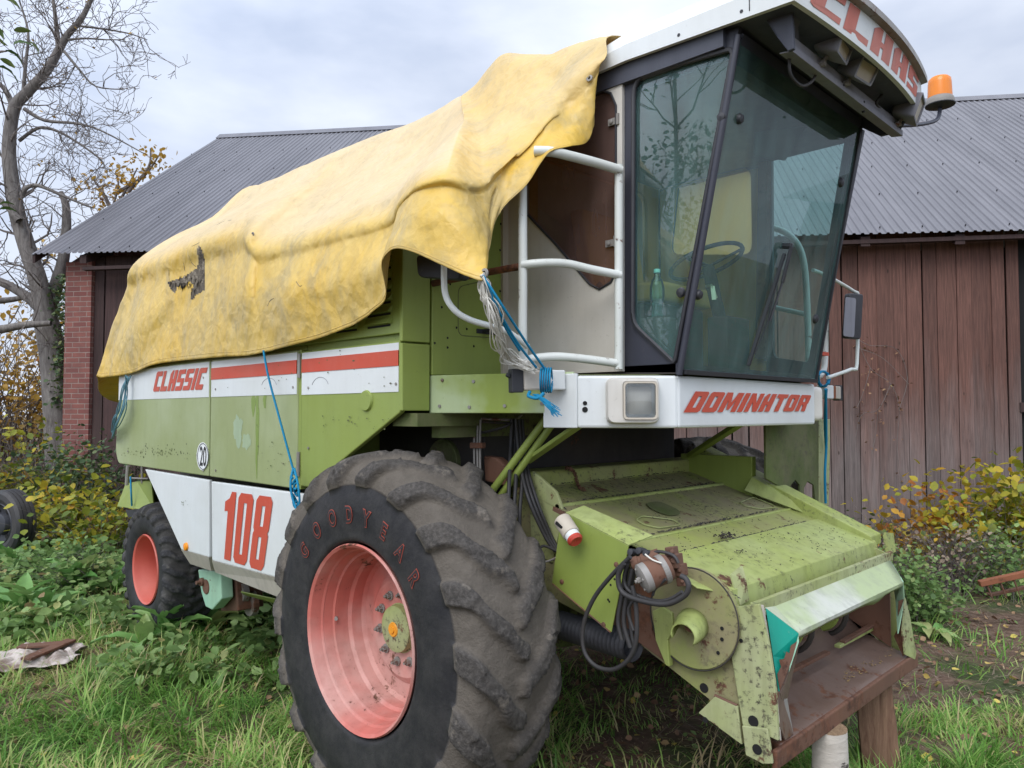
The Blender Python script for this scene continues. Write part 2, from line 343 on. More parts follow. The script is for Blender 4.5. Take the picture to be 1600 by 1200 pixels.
# ================================================================ barn (local frame: x right along the wall, y away, z up)
def cgw(r, f): return Vector((c45 * (r - f), c45 * (r + f), 0))
BW = cgw(5.28, 9.5); BANG = math.atan2(.585, .811)
barn = empty('barn', (0, 0, 0), 'long barn with reddish brown board walls, brick corner pier and grey ribbed metal roof', 'barn')
SL, SR = 12.25, 9.0   # how far it reaches left and right of the local origin
def board_mat(name, top, low, z0, z1):
    g = G(name); sp = g.n("ShaderNodeSeparateXYZ"); g.l(g.tc.outputs['Object'], sp.inputs[0])
    v = g.map((26, 26, 1.1)); grain = g.noise(2.0, 7, .7, v, .6); tint = g.attr('tint')
    c1 = g.ramp(grain, [(.3, tuple(x * .5 for x in top)), (.55, top), (.75, tuple(min(1, x * 1.5) for x in top))])
    c2 = g.ramp(grain, [(.3, tuple(x * .55 for x in low)), (.55, low), (.75, tuple(min(1, x * 1.4) for x in low))])
    zz = g.math('ADD', sp.outputs[2], g.math('MULTIPLY', g.math('SUBTRACT', g.noise(1.0, 5, .65, g.map((5, 5, .5))), .5), 2.6))
    zz = g.math('ADD', zz, g.math('MULTIPLY', tint, .5))
    mr = g.n("ShaderNodeMapRange"); mr.inputs[1].default_value = z0; mr.inputs[2].default_value = z1; g.l(zz, mr.inputs[0])
    c = g.mix(mr.outputs[0], c2, c1)
    kn = g.n("ShaderNodeTexVoronoi"); kn.inputs['Scale'].default_value = 2.3; g.l(g.map((2.2, 2.2, .8)), kn.inputs[0])
    c = g.mix(g.ramp(kn.outputs['Distance'], [(.03, .8), (.06, 0)]), c, (.03, .018, .012))
    hsv = g.n("ShaderNodeHueSaturation"); g.l(c, hsv.inputs['Color']); g.l(g.math('ADD', g.math('MULTIPLY', tint, .42), .78), hsv.inputs['Value'])
    g.color(hsv.outputs[0]); g.rough(.85); g.bump(grain, .5, .006); M[name] = g.m
board_mat('boards', (.125, .058, .043), (.175, .142, .133), 1.1, 2.7)
board_mat('boards_dark', (.045, .022, .02), (.085, .055, .048), .8, 2.2)
def planks(name, x0, x1, z0, z1, mat, y=0.0, wmin=.14, wmax=.25, skip=None):
    m = MB(); x = x0; ti = []
    while x < x1 - .03:
        wd = min(random.uniform(wmin, wmax), x1 - x); dy = random.uniform(-.012, .012); t = random.random(); lean = random.uniform(-.012, .012)
        gap = random.choice([.003, .004, .006, .010, .016, .022]); zb = z0 + random.uniform(-.04, .06)
        n0 = len(m.v)
        m.prism([(x + gap / 2, y + dy, zb), (x + wd - gap / 2, y + dy, zb), (x + wd - gap / 2, y + dy + .025, zb), (x + gap / 2, y + dy + .025, zb)], (lean, 0, z1 - zb))
        ti += [t] * (len(m.v) - n0); x += wd
    o = m.build(name, mat, barn); a = o.data.attributes.new('tint', 'FLOAT', 'POINT'); a.data.foreach_set('value', ti); return o
def eavez(x): return 4.115 - .0125 * x
planks('plank_wall', -9.1, 1.09, -.1, 4.22, 'boards')
planks('dark_plank_wall', -SL + .42, -9.11, -.1, 4.28, 'boards_dark', y=.01)  # left stretch of the wall gets a darker board colour
planks('plank_wall', 3.2, SR, -.1, 4.12, 'boards')
m = MB(); m.box((-SL + .05, .16, -.1), (SR, .3, 4.0)); m.box((1.05, .09, 0), (3.25, .13, 4.1)); m.build('inner_wall', 'black_hole', barn)
m = MB(); m.box((1.06, -.02, 1.9), (3.3, .05, 2.02)); m.box((1.06, -.02, .6), (3.3, .05, .72)); m.build('cross_rail', 'boards_dark', barn)
# brick pier
g = G('brick'); sp = g.n("ShaderNodeSeparateXYZ"); g.l(g.tc.outputs['Object'], sp.inputs[0]); cb = g.n("ShaderNodeCombineXYZ")
g.l(g.math('ADD', sp.outputs[0], sp.outputs[1]), cb.inputs[0]); g.l(sp.outputs[2], cb.inputs[1])
br = g.n("ShaderNodeTexBrick"); g.l(cb.outputs[0], br.inputs[0]); br.inputs['Scale'].default_value = 1; br.inputs['Brick Width'].default_value = .23; br.inputs['Row Height'].default_value = .078
br.inputs['Mortar Size'].default_value = .007; br.inputs['Mortar Smooth'].default_value = .3; br.inputs['Bias'].default_value = -.2
br.inputs['Color1'].default_value = (.21, .075, .06, 1); br.inputs['Color2'].default_value = (.14, .042, .038, 1); br.inputs['Mortar'].default_value = (.26, .2, .17, 1)
c = g.mix(g.ramp(g.noise(6, 5, .7), [(.35, 0), (.7, .55)]), br.outputs[0], (.11, .05, .045)); g.color(c); g.rough(.9)
g.bump(g.math('ADD', g.math('MULTIPLY', br.outputs['Fac'], -1), g.math('MULTIPLY', g.noise(40, 4), .3)), .6, .01); M['brick'] = g.m
m = MB()
for (lo, hi) in (((-SL - .02, -.06, -.1), (-SL + .42, .5, 4.2)), ((-SL + .001, .5, -.1), (-SL + .3, 9.6, 4.2))): m.box(lo, hi)
m.prism([(-SL + .001, .0, 4.201), (-SL + .001, 9.6, 4.201), (-SL + .001, 4.8, 7.5)], (.29, 0, 0))
m.build('brick_pier', 'brick', barn)
# roof: ribbed sheets on two slopes
pitch = .1; XL, XR = -12.62, SR + .6; EY, RY, RISE = -.35, 4.75, 3.67
def rib(mb, y0, y1, zf, flip):
    xs = []; x = XL
    while x < XR:
        xs += [(x, 0), (x + .050, 0), (x + .062, .018), (x + .088, .018)]; x += pitch
    ny = 6; vs = []
    for j in range(ny + 1):
        t = j / ny; y = y0 + (y1 - y0) * t
        for (xx, h) in xs: vs.append((xx, y, zf(xx, t) + h))
    k = len(xs); fs = [(j * k + i, j * k + i + 1, (j + 1) * k + i + 1, (j + 1) * k + i) for j in range(ny) for i in range(k - 1)]
    mb.add(vs, fs)
g = G('roof_sheet'); c = g.mix(g.ramp(g.noise(1.6, 6, .65, g.map((2.2, .25, .25))), [(.35, 0), (.7, 1)]), (.115, .113, .125), (.168, .164, .178)); c = g.mix(g.ramp(g.noise(14, 5, .8), [(.66, 0), (.72, .5)]), c, (.09, .085, .08))
g.color(c); g.rough(g.math('ADD', g.math('MULTIPLY', g.noise(3, 4), .15), .30)); g.metal(.25); M['roof_sheet'] = g.m
plain('roof_screw', (.05, .05, .06), .5, .5)
m = MB(); rib(m, EY, RY, lambda x, t: eavez(x) + RISE * t, 0); rib(m, RY * 2 - EY, RY, lambda x, t: eavez(x) + RISE * t, 1)
m.m = 1
for r_, t in enumerate((.03, .22, .41, .6, .79, .97)):
    x = XL + .025 + (r_ % 2) * .3
    while x < XR:
        y = EY + (RY - EY) * t; z = eavez(x) + RISE * t + .001
        m.tube([(x, y, z), (x, y - .012, z + .018)], .008, 6); x += .5
m.build('roof', ['roof_sheet', 'roof_screw'], barn)
m = MB(); m.prism([(XL, RY - .16, eavez(XL) + RISE - .085), (XL, RY, eavez(XL) + RISE + .055), (XL, RY + .16, eavez(XL) + RISE - .085)], (XR - XL, 0, eavez(XR) - eavez(XL)))
m.build('ridge_cap', 'roof_sheet', barn)
m = MB()
for sx in (-1, 1): m.prism([(XL + .01, EY + .02, eavez(XL) - .13), (XL + .01, EY + .02, eavez(XL) - .01), (XL + .01, RY, eavez(XL) + RISE - .01), (XL + .01, RY, eavez(XL) + RISE - .13)], (.04, 0, 0)); break
m.box((-SL + .45, -.30, 4.02), (SR, -.20, 4.07))
x = -SL + .4
while x < SR:
    m.prism([(x, EY + .06, eavez(x) - .14), (x, EY + .06, eavez(x) - .02), (x, .3, eavez(x) + .23), (x, .3, eavez(x) + .1)], (.11, 0, 0)); x += 1.1
m.build('rafter_ends', 'boards_dark', barn)
barn.location = BW; barn.rotation_euler = (0, 0, BANG)
# ================================================================ the combine harvester
YS = 2.2; YC = 3.64
plain('lamp_bowl', (.80, .83, .86), .22, .35)
ROOT = Vector((-4.4, YC, 0))
cmb = empty('combine_harvester', ROOT, 'old lime green and white combine harvester with red wheels, its feeder house resting on logs', 'combine harvester')
def S(px, py, Y=YS): return P(px, py, Y=Y)
def plate(name, outer, holes, nrm, th, mat, parent, bevel=0):
    """flat plate with openings: loops of 3D points, thickness th along nrm"""
    nrm = Vector(nrm).normalized(); o = Vector(outer[0]); u = (Vector(outer[1]) - o).normalized(); v = nrm.cross(u)
    cu = bpy.data.curves.new('w', 'CURVE'); cu.dimensions = '2D'; cu.fill_mode = 'BOTH'
    for lp in [outer] + holes:
        sp = cu.splines.new('POLY'); sp.points.add(len(lp) - 1); sp.use_cyclic_u = True
        for q, p in zip(sp.points, lp): d = Vector(p) - o; q.co = (d.dot(u), d.dot(v), 0, 1)
    vs, fs = curve_mesh(cu); f3 = [o + u * a.x + v * a.y for a in vs]; mb = MB()
    mb.add(f3, fs); mb.add([p + nrm * th for p in f3], fs)
    for lp in [outer] + holes:
        q = [o + u * (Vector(p) - o).dot(u) + v * (Vector(p) - o).dot(v) for p in lp]; k = len(q)
        mb.add(q + [p + nrm * th for p in q], [(i, (i + 1) % k, k + (i + 1) % k, k + i) for i in range(k)])
    return mb.build(name, mat, parent)
def rnd(pts, r, n=4):
    """round the corners of a loop of 3D points"""
    res = []; k = len(pts); pts = [Vector(p) for p in pts]; rs = r if hasattr(r, '__len__') else [r] * k
    for i in range(k):
        p = pts[i]; a = pts[i - 1] - p; b = pts[(i + 1) % k] - p; q = min(rs[i], a.length * .45, b.length * .45)
        if q < 1e-4: res.append(p); continue
        A = p + a.normalized() * q; B = p + b.normalized() * q
        for j in range(n + 1):
            t = j / n; res.append(A * (1 - t) ** 2 + p * 2 * t * (1 - t) + B * t * t)
    return res
# ---- main body masses
m = MB(); m.box((-7.06, YS + .035, 1.46), (-3.93, 5.06, 2.3)); m.box((-6.5, YS + .1, 2.3), (-3.93, 4.95, 2.78)); m.box((-3.93, YS + .035, 1.93), (-2.985, 5.06, 2.86))
m.prism([(-6.4, 2.8, 2.78), (-3.3, 2.8, 2.78), (-3.3, 3.3, 3.5), (-6.2, 3.3, 3.5)], (0, 1.3, 0))
m.build('body', 'green', cmb, bevel=.012)
m = MB(); m.box((-6.9, 2.75, .75), (-2.95, 4.6, 1.45)); m.box((-4.2, 2.75, 1.45), (-2.96, 4.6, 1.92)); m.box((-6.3, 2.6, .62), (-4.4, 2.75, 1.0))
m.box((-7.5, 2.9, .9), (-6.9, 4.5, 1.5)); m.build('chassis', 'dark_metal', cmb, bevel=.01)
# side panels
def panel(name, pts, mat, y0=YS, th=.032, parent=cmb, bevel=.006, rr=0):
    pts = [P(a, b, Y=y0) for a, b in pts]
    if rr: pts = rnd(pts, rr)
    m = MB(); m.prism(pts, (0, th, 0)); return m.build(name, mat, parent, bevel=bevel)
def zl(z, x, Y=YS): return Vector((x, Y, z))
XA0, XA1, XB0, XB1, XC0, XC1 = -7.13, -5.185, -5.165, -3.965, -3.925, -2.972
ZT, ZW, ZB = 2.262, 2.005, 1.455
pa = MB(); pa.prism(rnd([zl(ZB, XA1), zl(ZT, XA1), zl(ZT, XA0 + .18), zl(1.95, XA0 + .03), zl(ZB + .1, XA0), zl(ZB, XA0 + .07)], [0, 0, .02, .1, .08, .06]), (0, .033, 0))
pa = pa.build('rear_side_panel', 'green_pale', cmb, bevel=.006)
def strip(name, x0, x1, z0, z1, mat, parent, off=.003, z0b=None, z1b=None):
    m = MB(); z0b = z0 if z0b is None else z0b; z1b = z1 if z1b is None else z1b
    m.prism([zl(z0, x0, YS - off), zl(z0b, x1, YS - off), zl(z1b, x1, YS - off), zl(z1, x0, YS - off)], (0, off - .0005, 0)); return m.build(name, mat, parent)
strip('white_band', XA0 + .06, XA1 - .008, ZW, ZT - .01, 'white', pa)
e1 = lambda px, py, off: P(px, py, Y=YS - off)
lettering('lettering', word('CLASSIC', .22, .55), quadmap(e1(239, 612, .006), e1(320, 608.5, .006), e1(324.5, 574, .006), e1(242, 581, .006), Vector((0, 0, 0))), 'red', pa)
pb = MB(); pb.prism([zl(ZB, XB0), zl(ZB, XB1), zl(ZT, XB1), zl(ZT, XB0)], (0, .03, 0)); pb = pb.build('middle_side_panel', 'green_pale', cmb, bevel=.006)
strip('white_band', XB0 + .01, XB1 - .01, ZW, ZT - .012, 'white', pb); strip('red_band', XB0 + .01, XB1 - .01, 2.125, 2.205, 'red', pb, .006)
pc = MB(); pc.prism([zl(ZB + .02, XC0), zl(ZB + .02, XC0 + .1), zl(1.9, XC1), zl(ZT - .01, XC1), zl(ZT - .01, XC0)], (0, .03, 0)); pc = pc.build('front_side_panel', 'green', cmb, bevel=.006)
strip('white_band', XC0 + .008, XC1 - .012, 2.0, ZT - .02, 'white', pc); strip('red_band', XC0 + .008, XC1 - .012, 2.128, 2.205, 'red', pc, .006)
m = MB(); m.lathe(P(573, 626, Y=YS - .001), (0, -1, 0), [(.0, .012), (.05, .012), (.056, 0)], 28); m.build('round_cap', 'green', pc, smooth=30)
m = MB(); m.box((XB1 + .004, YS + .004, ZB), (XC0 - .004, YS + .04, ZT)); m.build('post', 'green', cmb)
for zc in (2.17, 1.6):
    m = MB(); m.tube([(XB1 + .02, YS - .004, zc - .07), (XB1 + .02, YS - .004, zc + .07)], .011, 8); m.build('hinge', 'steel', cmb)
# bottom white skirts
def skirt(name, a, th=.03, mat='white', fold=None):
    m = MB(); pts = [P(x, y, Y=YS + .01) for x, y in a]; m.prism(pts, (0, th, 0)); return m.build(name, mat, cmb, bevel=.008)
sk1 = skirt('rear_skirt', [(226, 733), (326, 750), (326, 871), (283, 859)])
m = MB(); a = [P(283, 859, Y=YS + .01), P(326, 871, Y=YS + .01), P(330, 892, Y=YS + .06), P(297, 881, Y=YS + .06)]; m.prism(a, (0, .03, 0)); m.build('folded_edge', 'sign_white', sk1)
sk2 = skirt('lower_skirt', [(330, 752), (478, 772), (478, 915), (331, 876)])
m = MB(); a = [P(331, 876, Y=YS + .01), P(478, 915, Y=YS + .01), P(478, 950, Y=YS + .06), P(336, 894, Y=YS + .06)]; m.prism(a, (0, .03, 0)); m.build('folded_edge', 'sign_white', sk2)
f = lambda off: quadmap(P(345.5, 872, Y=YS + off), P(411, 893, Y=YS + off), P(427, 777, Y=YS + off), P(353, 767, Y=YS + off), Vector((0, 0, 0)))
lettering('model_number', word('108', .0, .55), f(.006), 'red', sk2)
m = MB(); m.lathe(P(291.5, 854, Y=YS + .008), (0, -1, 0), [(0, .018), (.026, .014), (.03, 0)], 20); m.build('side_reflector', 'amber', sk1, smooth=40)
# speed disc "20"
sd_ = MB(); sd_.lathe(P(317, 713, Y=YS - .001), (0, -1, 0), [(0, .004), (.098, .004), (.098, 0)], 40); sd_ = sd_.build('speed_disc', 'sign_disc', pa)
def textmesh(txt, off=0.0, spacing=1):
    cu = bpy.data.curves.new('t', 'FONT'); cu.body = txt; cu.offset = off; cu.size = 1; cu.align_x = 'CENTER'; cu.align_y = 'CENTER'; return curve_mesh(cu)
vs, fs = textmesh('20', .012); c0 = P(317, 713, Y=YS - .007); ys_ = [v.y for v in vs]; ycn = (min(ys_) + max(ys_)) / 2
mt = MB(); mt.add([c0 + Vector((v.x * .115, 0, (v.y - ycn) * .19)) for v in vs], fs); mt.build('speed_figures', 'ink', sd_)
m = MB(); m.lathe(P(317, 713, Y=YS - .006), (0, -1, 0), [(.088, 0), (.088, .002), (.092, .002), (.092, 0)], 40, closed=True); m.build('disc_ring', 'ink', sd_)
# louvred engine panels above the side panels
lo = MB(); lo.prism([zl(2.29, -4.9, YS + .01), zl(2.29, -2.978, YS + .01), zl(2.80, -2.978, YS + .01), zl(2.80, -4.9, YS + .01)], (0, .022, 0)); lo = lo.build('louvre_panel', 'green', cmb, bevel=.005)
for cx in (-3.17, -3.47, -3.79, -4.11, -4.43):
    m = MB()
    for k in range(7):
        z = 2.345 + k * .058; x0, x1 = cx - .115, cx + .115
        m.add([(x0, YS + .009, z + .035), (x1, YS + .009, z + .035), (x1 - .006, YS - .016, z), (x0 + .006, YS - .016, z), (x0, YS + .009, z - .001), (x1, YS + .009, z - .001)],
              [(0, 1, 2, 3), (3, 2, 5, 4), (0, 3, 4), (1, 5, 2)])
    m.build('louvre_bank', 'green', lo)
for cx in (-3.17, -3.47, -3.79, -4.11, -4.43):
    m = MB()
    for k in range(7): z = 2.345 + k * .058; m.prism([(cx - .1, YS + .0085, z - .014), (cx + .1, YS + .0085, z - .014), (cx + .1, YS + .0085, z - .003), (cx - .1, YS + .0085, z - .003)], (0, .003, 0))
    m.build('louvre_slots', 'black_hole', lo)
# front-facing wall behind the cab platform
XF = -2.978
def fpan(name, pts, mat, th=.03, x=XF, par=cmb, bevel=.005): 
    m = MB(); m.prism([P(a, b, X=x + th) for a, b in pts], (-th + .001, 0, 0)); return m.build(name, mat, par, bevel=bevel)
fpan('corner_panel', [(628.5, 536), (672, 538.5), (671.5, 642), (628.5, 642)], 'green')
fpan('corner_panel', [(629, 380), (673, 380), (672, 536), (628.5, 533)], 'green', th=.027)
dp = fpan('engine_door', [(676, 300), (812, 290), (812, 588), (675, 586)], 'green')
m = MB()
for (a, b) in ((703, 444), (713, 512), (699, 528), (699, 543), (740, 541), (729, 514), (679, 536), (781, 391), (781, 455), (782, 350), (760, 365), (744, 330), (690, 480)): m = MB(); m.tube([P(a, b, X=XF + .032), P(a, b, X=XF + .028)], .0065, 8); m.build('rivet_hole', 'black_hole', dp)
m = MB(); c0 = P(755, 517, X=XF + .03)
m.tube([c0, c0 + Vector((.05, 0, 0))], .011, 10); m.lathe(c0 + Vector((.05, 0, 0)), (1, 0, 0), [(.001, 0), (.02, .002), (.02, .02), (.001, .024)], 14); m.obox(c0 + Vector((.003, .02, -.004)), (.002, 0, 0), (0, .07, 0), (0, 0, .012))
m.build('door_handle', 'plastic_black', dp, smooth=40)
m = MB(); loop = rnd([P(a, b, X=XF + .031) for a, b in [(716, 448), (768, 436), (772, 528), (716, 524)]], .04)
m.tube(loop + [loop[0]], .0025, 5); m.build('pressed_hatch', 'green_dark', dp)
# beam under the ledge
m = MB(); m.box((-3.1, 2.25, 1.83), (-2.9, 4.5, 1.895)); m.box((-3.0, 2.42, 1.77), (-2.93, 3.1, 1.86)); m.build('cross_beam', 'green_dark', cmb)
# ---- platform
PLT = [(-2.96, 2.385), (-2.21, 2.60), (-1.90, 2.93), (-1.90, 4.37), (-2.21, 4.69), (-2.96, 4.9)]
m = MB(); m.prism([(x - .02, y + (.035 if y < 3.6 else -.035), 2.03) for x, y in PLT], (0, 0, .045)); m.build('platform_deck', 'green_dark', cmb)
m = MB(); m.prism([(x - .06, y + (.06 if y < 3.6 else -.06), 1.9) for x, y in PLT], (0, 0, .02)); m.build('platform_floor', 'dark_metal', cmb)
def vwall(name, a, b, z0, z1, mat, th=.02, par=cmb, bevel=.004):
    a, b = Vector((*a, 0)), Vector((*b, 0)); d = (b - a).normalized(); n = Vector((d.y, -d.x, 0))
    m = MB(); m.prism([a + Vector((0, 0, z0)), b + Vector((0, 0, z0)), b + Vector((0, 0, z1)), a + Vector((0, 0, z1))], -n * th); return m.build(name, mat, par, bevel=bevel), n
ps, _ = vwall('platform_side', (-2.965, 2.375), (-2.215, 2.61), 1.895, 2.085, 'green_bleached')
m = MB()
for (t, z) in ((.08, 1.93), (.3, 1.925), (.33, 2.05), (.55, 1.93), (.8, 1.94), (.1, 2.06), (.6, 2.0)):
    p = Vector((-2.965, 2.375, z)).lerp(Vector((-2.215, 2.61, z)), t); m.bolt(p, (.3, -.95, 0), .009, .006)
m.build('bolts', 'steel', ps)
vwall('platform_side', (-2.215, 4.67), (-2.96, 4.9), 1.895, 2.085, 'green_bleached')
# fascia
fz0, fz1 = 1.828, 2.066
ff, _ = vwall('front_fascia', (-1.86, 2.927), (-1.86, 4.392), fz0, fz1, 'white', .03, bevel=.012)
lettering('model_lettering', word('DOMINATOR', .28, .55), quadmap(P(1068, 644.5, X=-1.855), P(1264, 642.5, X=-1.855), P(1268, 617.5, X=-1.855), P(1076, 611, X=-1.855), Vector((0, 0, 0))), 'red', ff)
A0, A1 = Vector((-2.19, 2.61, 0)), Vector((-1.862, 2.922, 0))
fl, nl = vwall('corner_fascia', A0[:2], A1[:2], fz0, fz1, 'white', .03, bevel=.012)
fr_, nr = vwall('corner_fascia', (-1.862, 4.397), (-2.19, 4.71), fz0, fz1, 'white', .03, bevel=.012)
vwall('end_fascia', (-2.36, 2.565), (-2.192, 2.607), fz0, fz1 + .01, 'white', .02)
m = MB()
for (a, b, r) in ((914, 630, .010), (914, 640, .013)):
    p = PN(a, b, A0 + nl * .001, nl); m.tube([p, p + nl * .002], r, 14)
m.build('bolt_holes', 'black_hole', fl)
def headlamp(c, n, ww, hh, par, name='headlight'):
    c = Vector(c); n = n.normalized(); u = Vector((0, 0, 1)); s = u.cross(n).normalized()
    def rr(w_, h_, d, r): return rnd([c + n * d + s * sx * w_ + u * sz * h_ for sx, sz in ((-1, -1), (1, -1), (1, 1), (-1, 1))], r, 5)
    def loft(mb, loops):
        k = len(loops[0]); vs = [p for l_ in loops for p in l_]; mb.add(vs, [(j * k + i, j * k + (i + 1) % k, (j + 1) * k + (i + 1) % k, (j + 1) * k + i) for j in range(len(loops) - 1) for i in range(k)])
    m = MB(); sh = s * ww * .25
    lp = [rr(ww, hh, -.01, .035), rr(ww, hh, .04, .035), rr(ww * .95, hh * .95, .062, .035), [p + sh for p in rr(ww * .66, hh * .84, .064, .02)], [p + sh for p in rr(ww * .62, hh * .8, .058, .02)], [p + sh for p in rr(ww * .6, hh * .78, .03, .02)]]
    loft(m, lp); m.add(lp[-1], [tuple(range(len(lp[-1])))]); h = m.build(name, 'white_old', par, smooth=35)
    m = MB(); r = [[p + sh for p in rr(ww * .64, hh * .82, .066, .02)], [p + sh for p in rr(ww * .64, hh * .82, .074, .02)], [p + sh for p in rr(ww * .57, hh * .74, .074, .018)], [p + sh for p in rr(ww * .57, hh * .74, .062, .018)]]
    loft(m, r + [r[0]]); m.build('rim_frame', 'cream', h, smooth=35)
    m = MB(); r = [[p + sh for p in rr(ww * .57 * k, hh * .74 * k, .062 - d, .02)] for k, d in ((1, 0), (.85, .03), (.5, .055), (.1, .06))]; loft(m, r); m.build('reflector', 'lamp_bowl', h, smooth=60)
    m = MB()
    nx_, ny_ = 12, 14; vs = []; W_, H_ = ww * .57, hh * .74
    for j in range(ny_ + 1):
        for i in range(nx_ + 1):
            a = -1 + 2 * i / nx_; b = -1 + 2 * j / ny_; vs.append(c + sh + s * a * W_ + u * b * H_ + n * (.066 + .010 * (1 - a * a) * (1 - b * b) + .0012 * (i % 2)))
    m.add(vs, [(j * (nx_ + 1) + i, j * (nx_ + 1) + i + 1, (j + 1) * (nx_ + 1) + i + 1, (j + 1) * (nx_ + 1) + i) for j in range(ny_) for i in range(nx_)])
    m.build('lens', 'lens_glass', h, smooth=20); return h
headlamp(PN(987, 626, A0, nl), nl, .118, .103, cmb)
pr_ = Vector((-1.862, 4.397, 1.95)); headlamp(pr_.lerp(Vector((-2.19, 4.71, 1.95)), .34), nr, .118, .103, cmb)
# marker lamps on stub arms
def marker(pts, tipcol, par=cmb):
    a, b, c_, d = [Vector(p) for p in pts]   # fascia end -> white -> lens -> tip
    m = MB(); m.bar(a, b, .06, .09); o = m.build('marker_lamp', 'white', par, bevel=.006)
    m = MB(); m.bar(b, b.lerp(c_, .3), .064, .088); m.build('amber_lens', 'rust_orange', o, bevel=.006)
    m = MB(); m.bar(b.lerp(c_, .3), c_, .064, .088); m.build('clear_lens', 'sign_white', o, bevel=.008)
    m = MB(); m.bar(c_, d, .05, .105); m.bar(d + Vector((0, 0, .02)), d + (d - c_) * .3 + Vector((0, 0, .03)), .02, .02); m.build('lamp_base', 'plastic_black', o, bevel=.004); return o
marker([P(878, 594, Y=2.585), P(853, 594, Y=2.50), P(815, 595, Y=2.39), P(797, 595, Y=2.34)], 0)
marker([P(1283, 612, X=-2.05), P(1296, 613, X=-2.05), P(1307, 614, X=-2.05), P(1311, 614, X=-2.05)], 0)
# ---- hand rails (each bent pipe its own part)
def pipe(name, pts, r=.021, mat='white_pipe', sm=5, par=cmb): 
    m = MB(); m.tube(pts, r, 12, sm); return m.build(name, mat, par, smooth=50)
pipe('handrail_post', [P(816, 270, Y=2.47), P(817, 400, Y=2.47), P(817, 540, Y=2.47), P(821, 578, Y=2.5)])
pipe('handrail_post', [P(967, 258, Y=2.85), P(967, 420, Y=2.85), P(967, 577, Y=2.85)])
pipe('handrail', [P(835, 236, Y=2.45), P(862, 237, Y=2.50), P(888, 243, Y=2.58), P(930, 254, Y=2.72), P(970, 266, Y=2.85)], .023)
pipe('handrail', [P(815, 414, Y=2.46), P(848, 411, Y=2.52), P(885, 412, Y=2.62), P(925, 421, Y=2.73), P(970, 430, Y=2.85)], .020)
pipe('handrail', [P(819, 562, Y=2.48), P(865, 557, Y=2.58), P(915, 561, Y=2.71), P(967, 568, Y=2.85)], .020)
pipe('rear_handrail', [P(815, 416, Y=2.47), P(760, 426, X=-2.65), P(676, 443, X=-2.95)], .017, 'rust_orange')
# mirror arms and mirrors
def mirror(arm, face, par=cmb, glass='plastic_black'):
    o = pipe('mirror_arm', arm, .014); m = MB(); m.prism(rnd(face, .03), (face[1] - face[0]).cross(face[2] - face[1]).normalized() * .05); k = m.build('mirror', 'plastic_black', o, bevel=.01)
    cen = sum((Vector(p) for p in face), Vector()) / 4; n = (face[1] - face[0]).cross(face[2] - face[1]).normalized()
    m = MB(); m.prism(rnd([cen + (Vector(p) - cen) * .88 - n * .003 for p in face], .025), n * .002); m.build('mirror_glass', glass, k)
mirror([P(824, 541, Y=2.46), P(790, 517, Y=2.33), P(735, 500, Y=2.2), P(708, 482, Y=2.14), P(695, 455, Y=2.12), P(694, 405, Y=2.12)], [P(649, 398, Y=2.16), P(725, 404, Y=2.20), P(723, 438, Y=2.20), P(652, 433, Y=2.16)])
# the far side: pipe frame and mirror seen past the windscreen
pipe('handrail_post', [P(1290, 440, X=-2.12), P(1289, 560, X=-2.12), P(1283, 585, X=-2.12), P(1272, 590, X=-2.12)], .021)
XM = -2.0
pm = pipe('mirror_arm', [P(1270, 422, X=XM), P(1292, 431, X=XM), P(1335, 456, X=XM), P(1340, 468, X=XM), P(1339, 568, X=XM), P(1330, 577, X=XM), P(1293, 590, X=XM)], .012, sm=3)
m = MB(); m.prism(rnd([P(1319, 459, X=XM - .01), P(1340, 461, X=XM - .01), P(1336, 531, X=XM - .01), P(1315, 529, X=XM - .01)], .03), (.045, -.01, 0)); mk = m.build('mirror', 'plastic_black', pm, bevel=.008)
m = MB(); m.prism(rnd([P(1321, 464, X=XM + .038), P(1337, 466, X=XM + .038), P(1334, 527, X=XM + .038), P(1317, 525, X=XM + .038)], .025), (.003, 0, 0)); m.build('mirror_glass', 'lamp_grey', mk)
pipe('handrail', [P(1190, 352, Y=4.62), P(1225, 362, Y=4.62), P(1248, 385, Y=4.62), P(1258, 425, Y=4.62), P(1262, 500, Y=4.62), P(1264, 575, Y=4.62)], .02)
pipe('handrail', [P(1180, 474, Y=4.62), P(1263, 492, Y=4.62)], .016)
m = MB(); m.obox(P(1283, 553, X=-2.1), (.03, 0, 0), (0, .06, 0), (0, 0, .012)); m.build('red_reflector', 'red', cmb)

# weather marks on the side panels: thin irregular films of old paint and dirt
def stain(cx, cz, sx, sz, mat, par, seed, off=.0012, drip=0):
    m = MB(); n_ = 40; pts_ = []
    for i in range(n_):
        a = 2 * math.pi * i / n_; r_ = 1 + .45 * noise.noise(Vector((math.cos(a) * 1.6 + seed, math.sin(a) * 1.6, seed))) + .2 * noise.noise(Vector((math.cos(a) * 6, math.sin(a) * 6 + seed, 1)))
        pts_.append(Vector((cx + math.cos(a) * sx * r_, YS - off, cz + math.sin(a) * sz * r_ - (drip if math.sin(a) < -.6 and i % 3 == 0 else 0))))
    m.add(pts_, [tuple(range(n_))]); return m.build('weather_mark', mat, par)
paint('green_mintfade', (.33, .42, .27), (.29, .37, .20), grime=.2); paint('green_damp', (.19, .27, .05), (.22, .30, .07), grime=.3)
q = P(372, 672, Y=YS); stain(q.x, q.z, .07, .10, 'green_mintfade', pb, 3); q = P(385, 690, Y=YS); stain(q.x, q.z, .06, .05, 'green_mintfade', pb, 8)
for (a, b, w_, h_, s__) in ((402, 660, .022, .30, 2), (396, 630, .03, .07, 5), (414, 625, .02, .05, 6)): q = P(a, b, Y=YS); stain(q.x, q.z, w_, h_, 'green_damp', pb, s__)
m = MB()
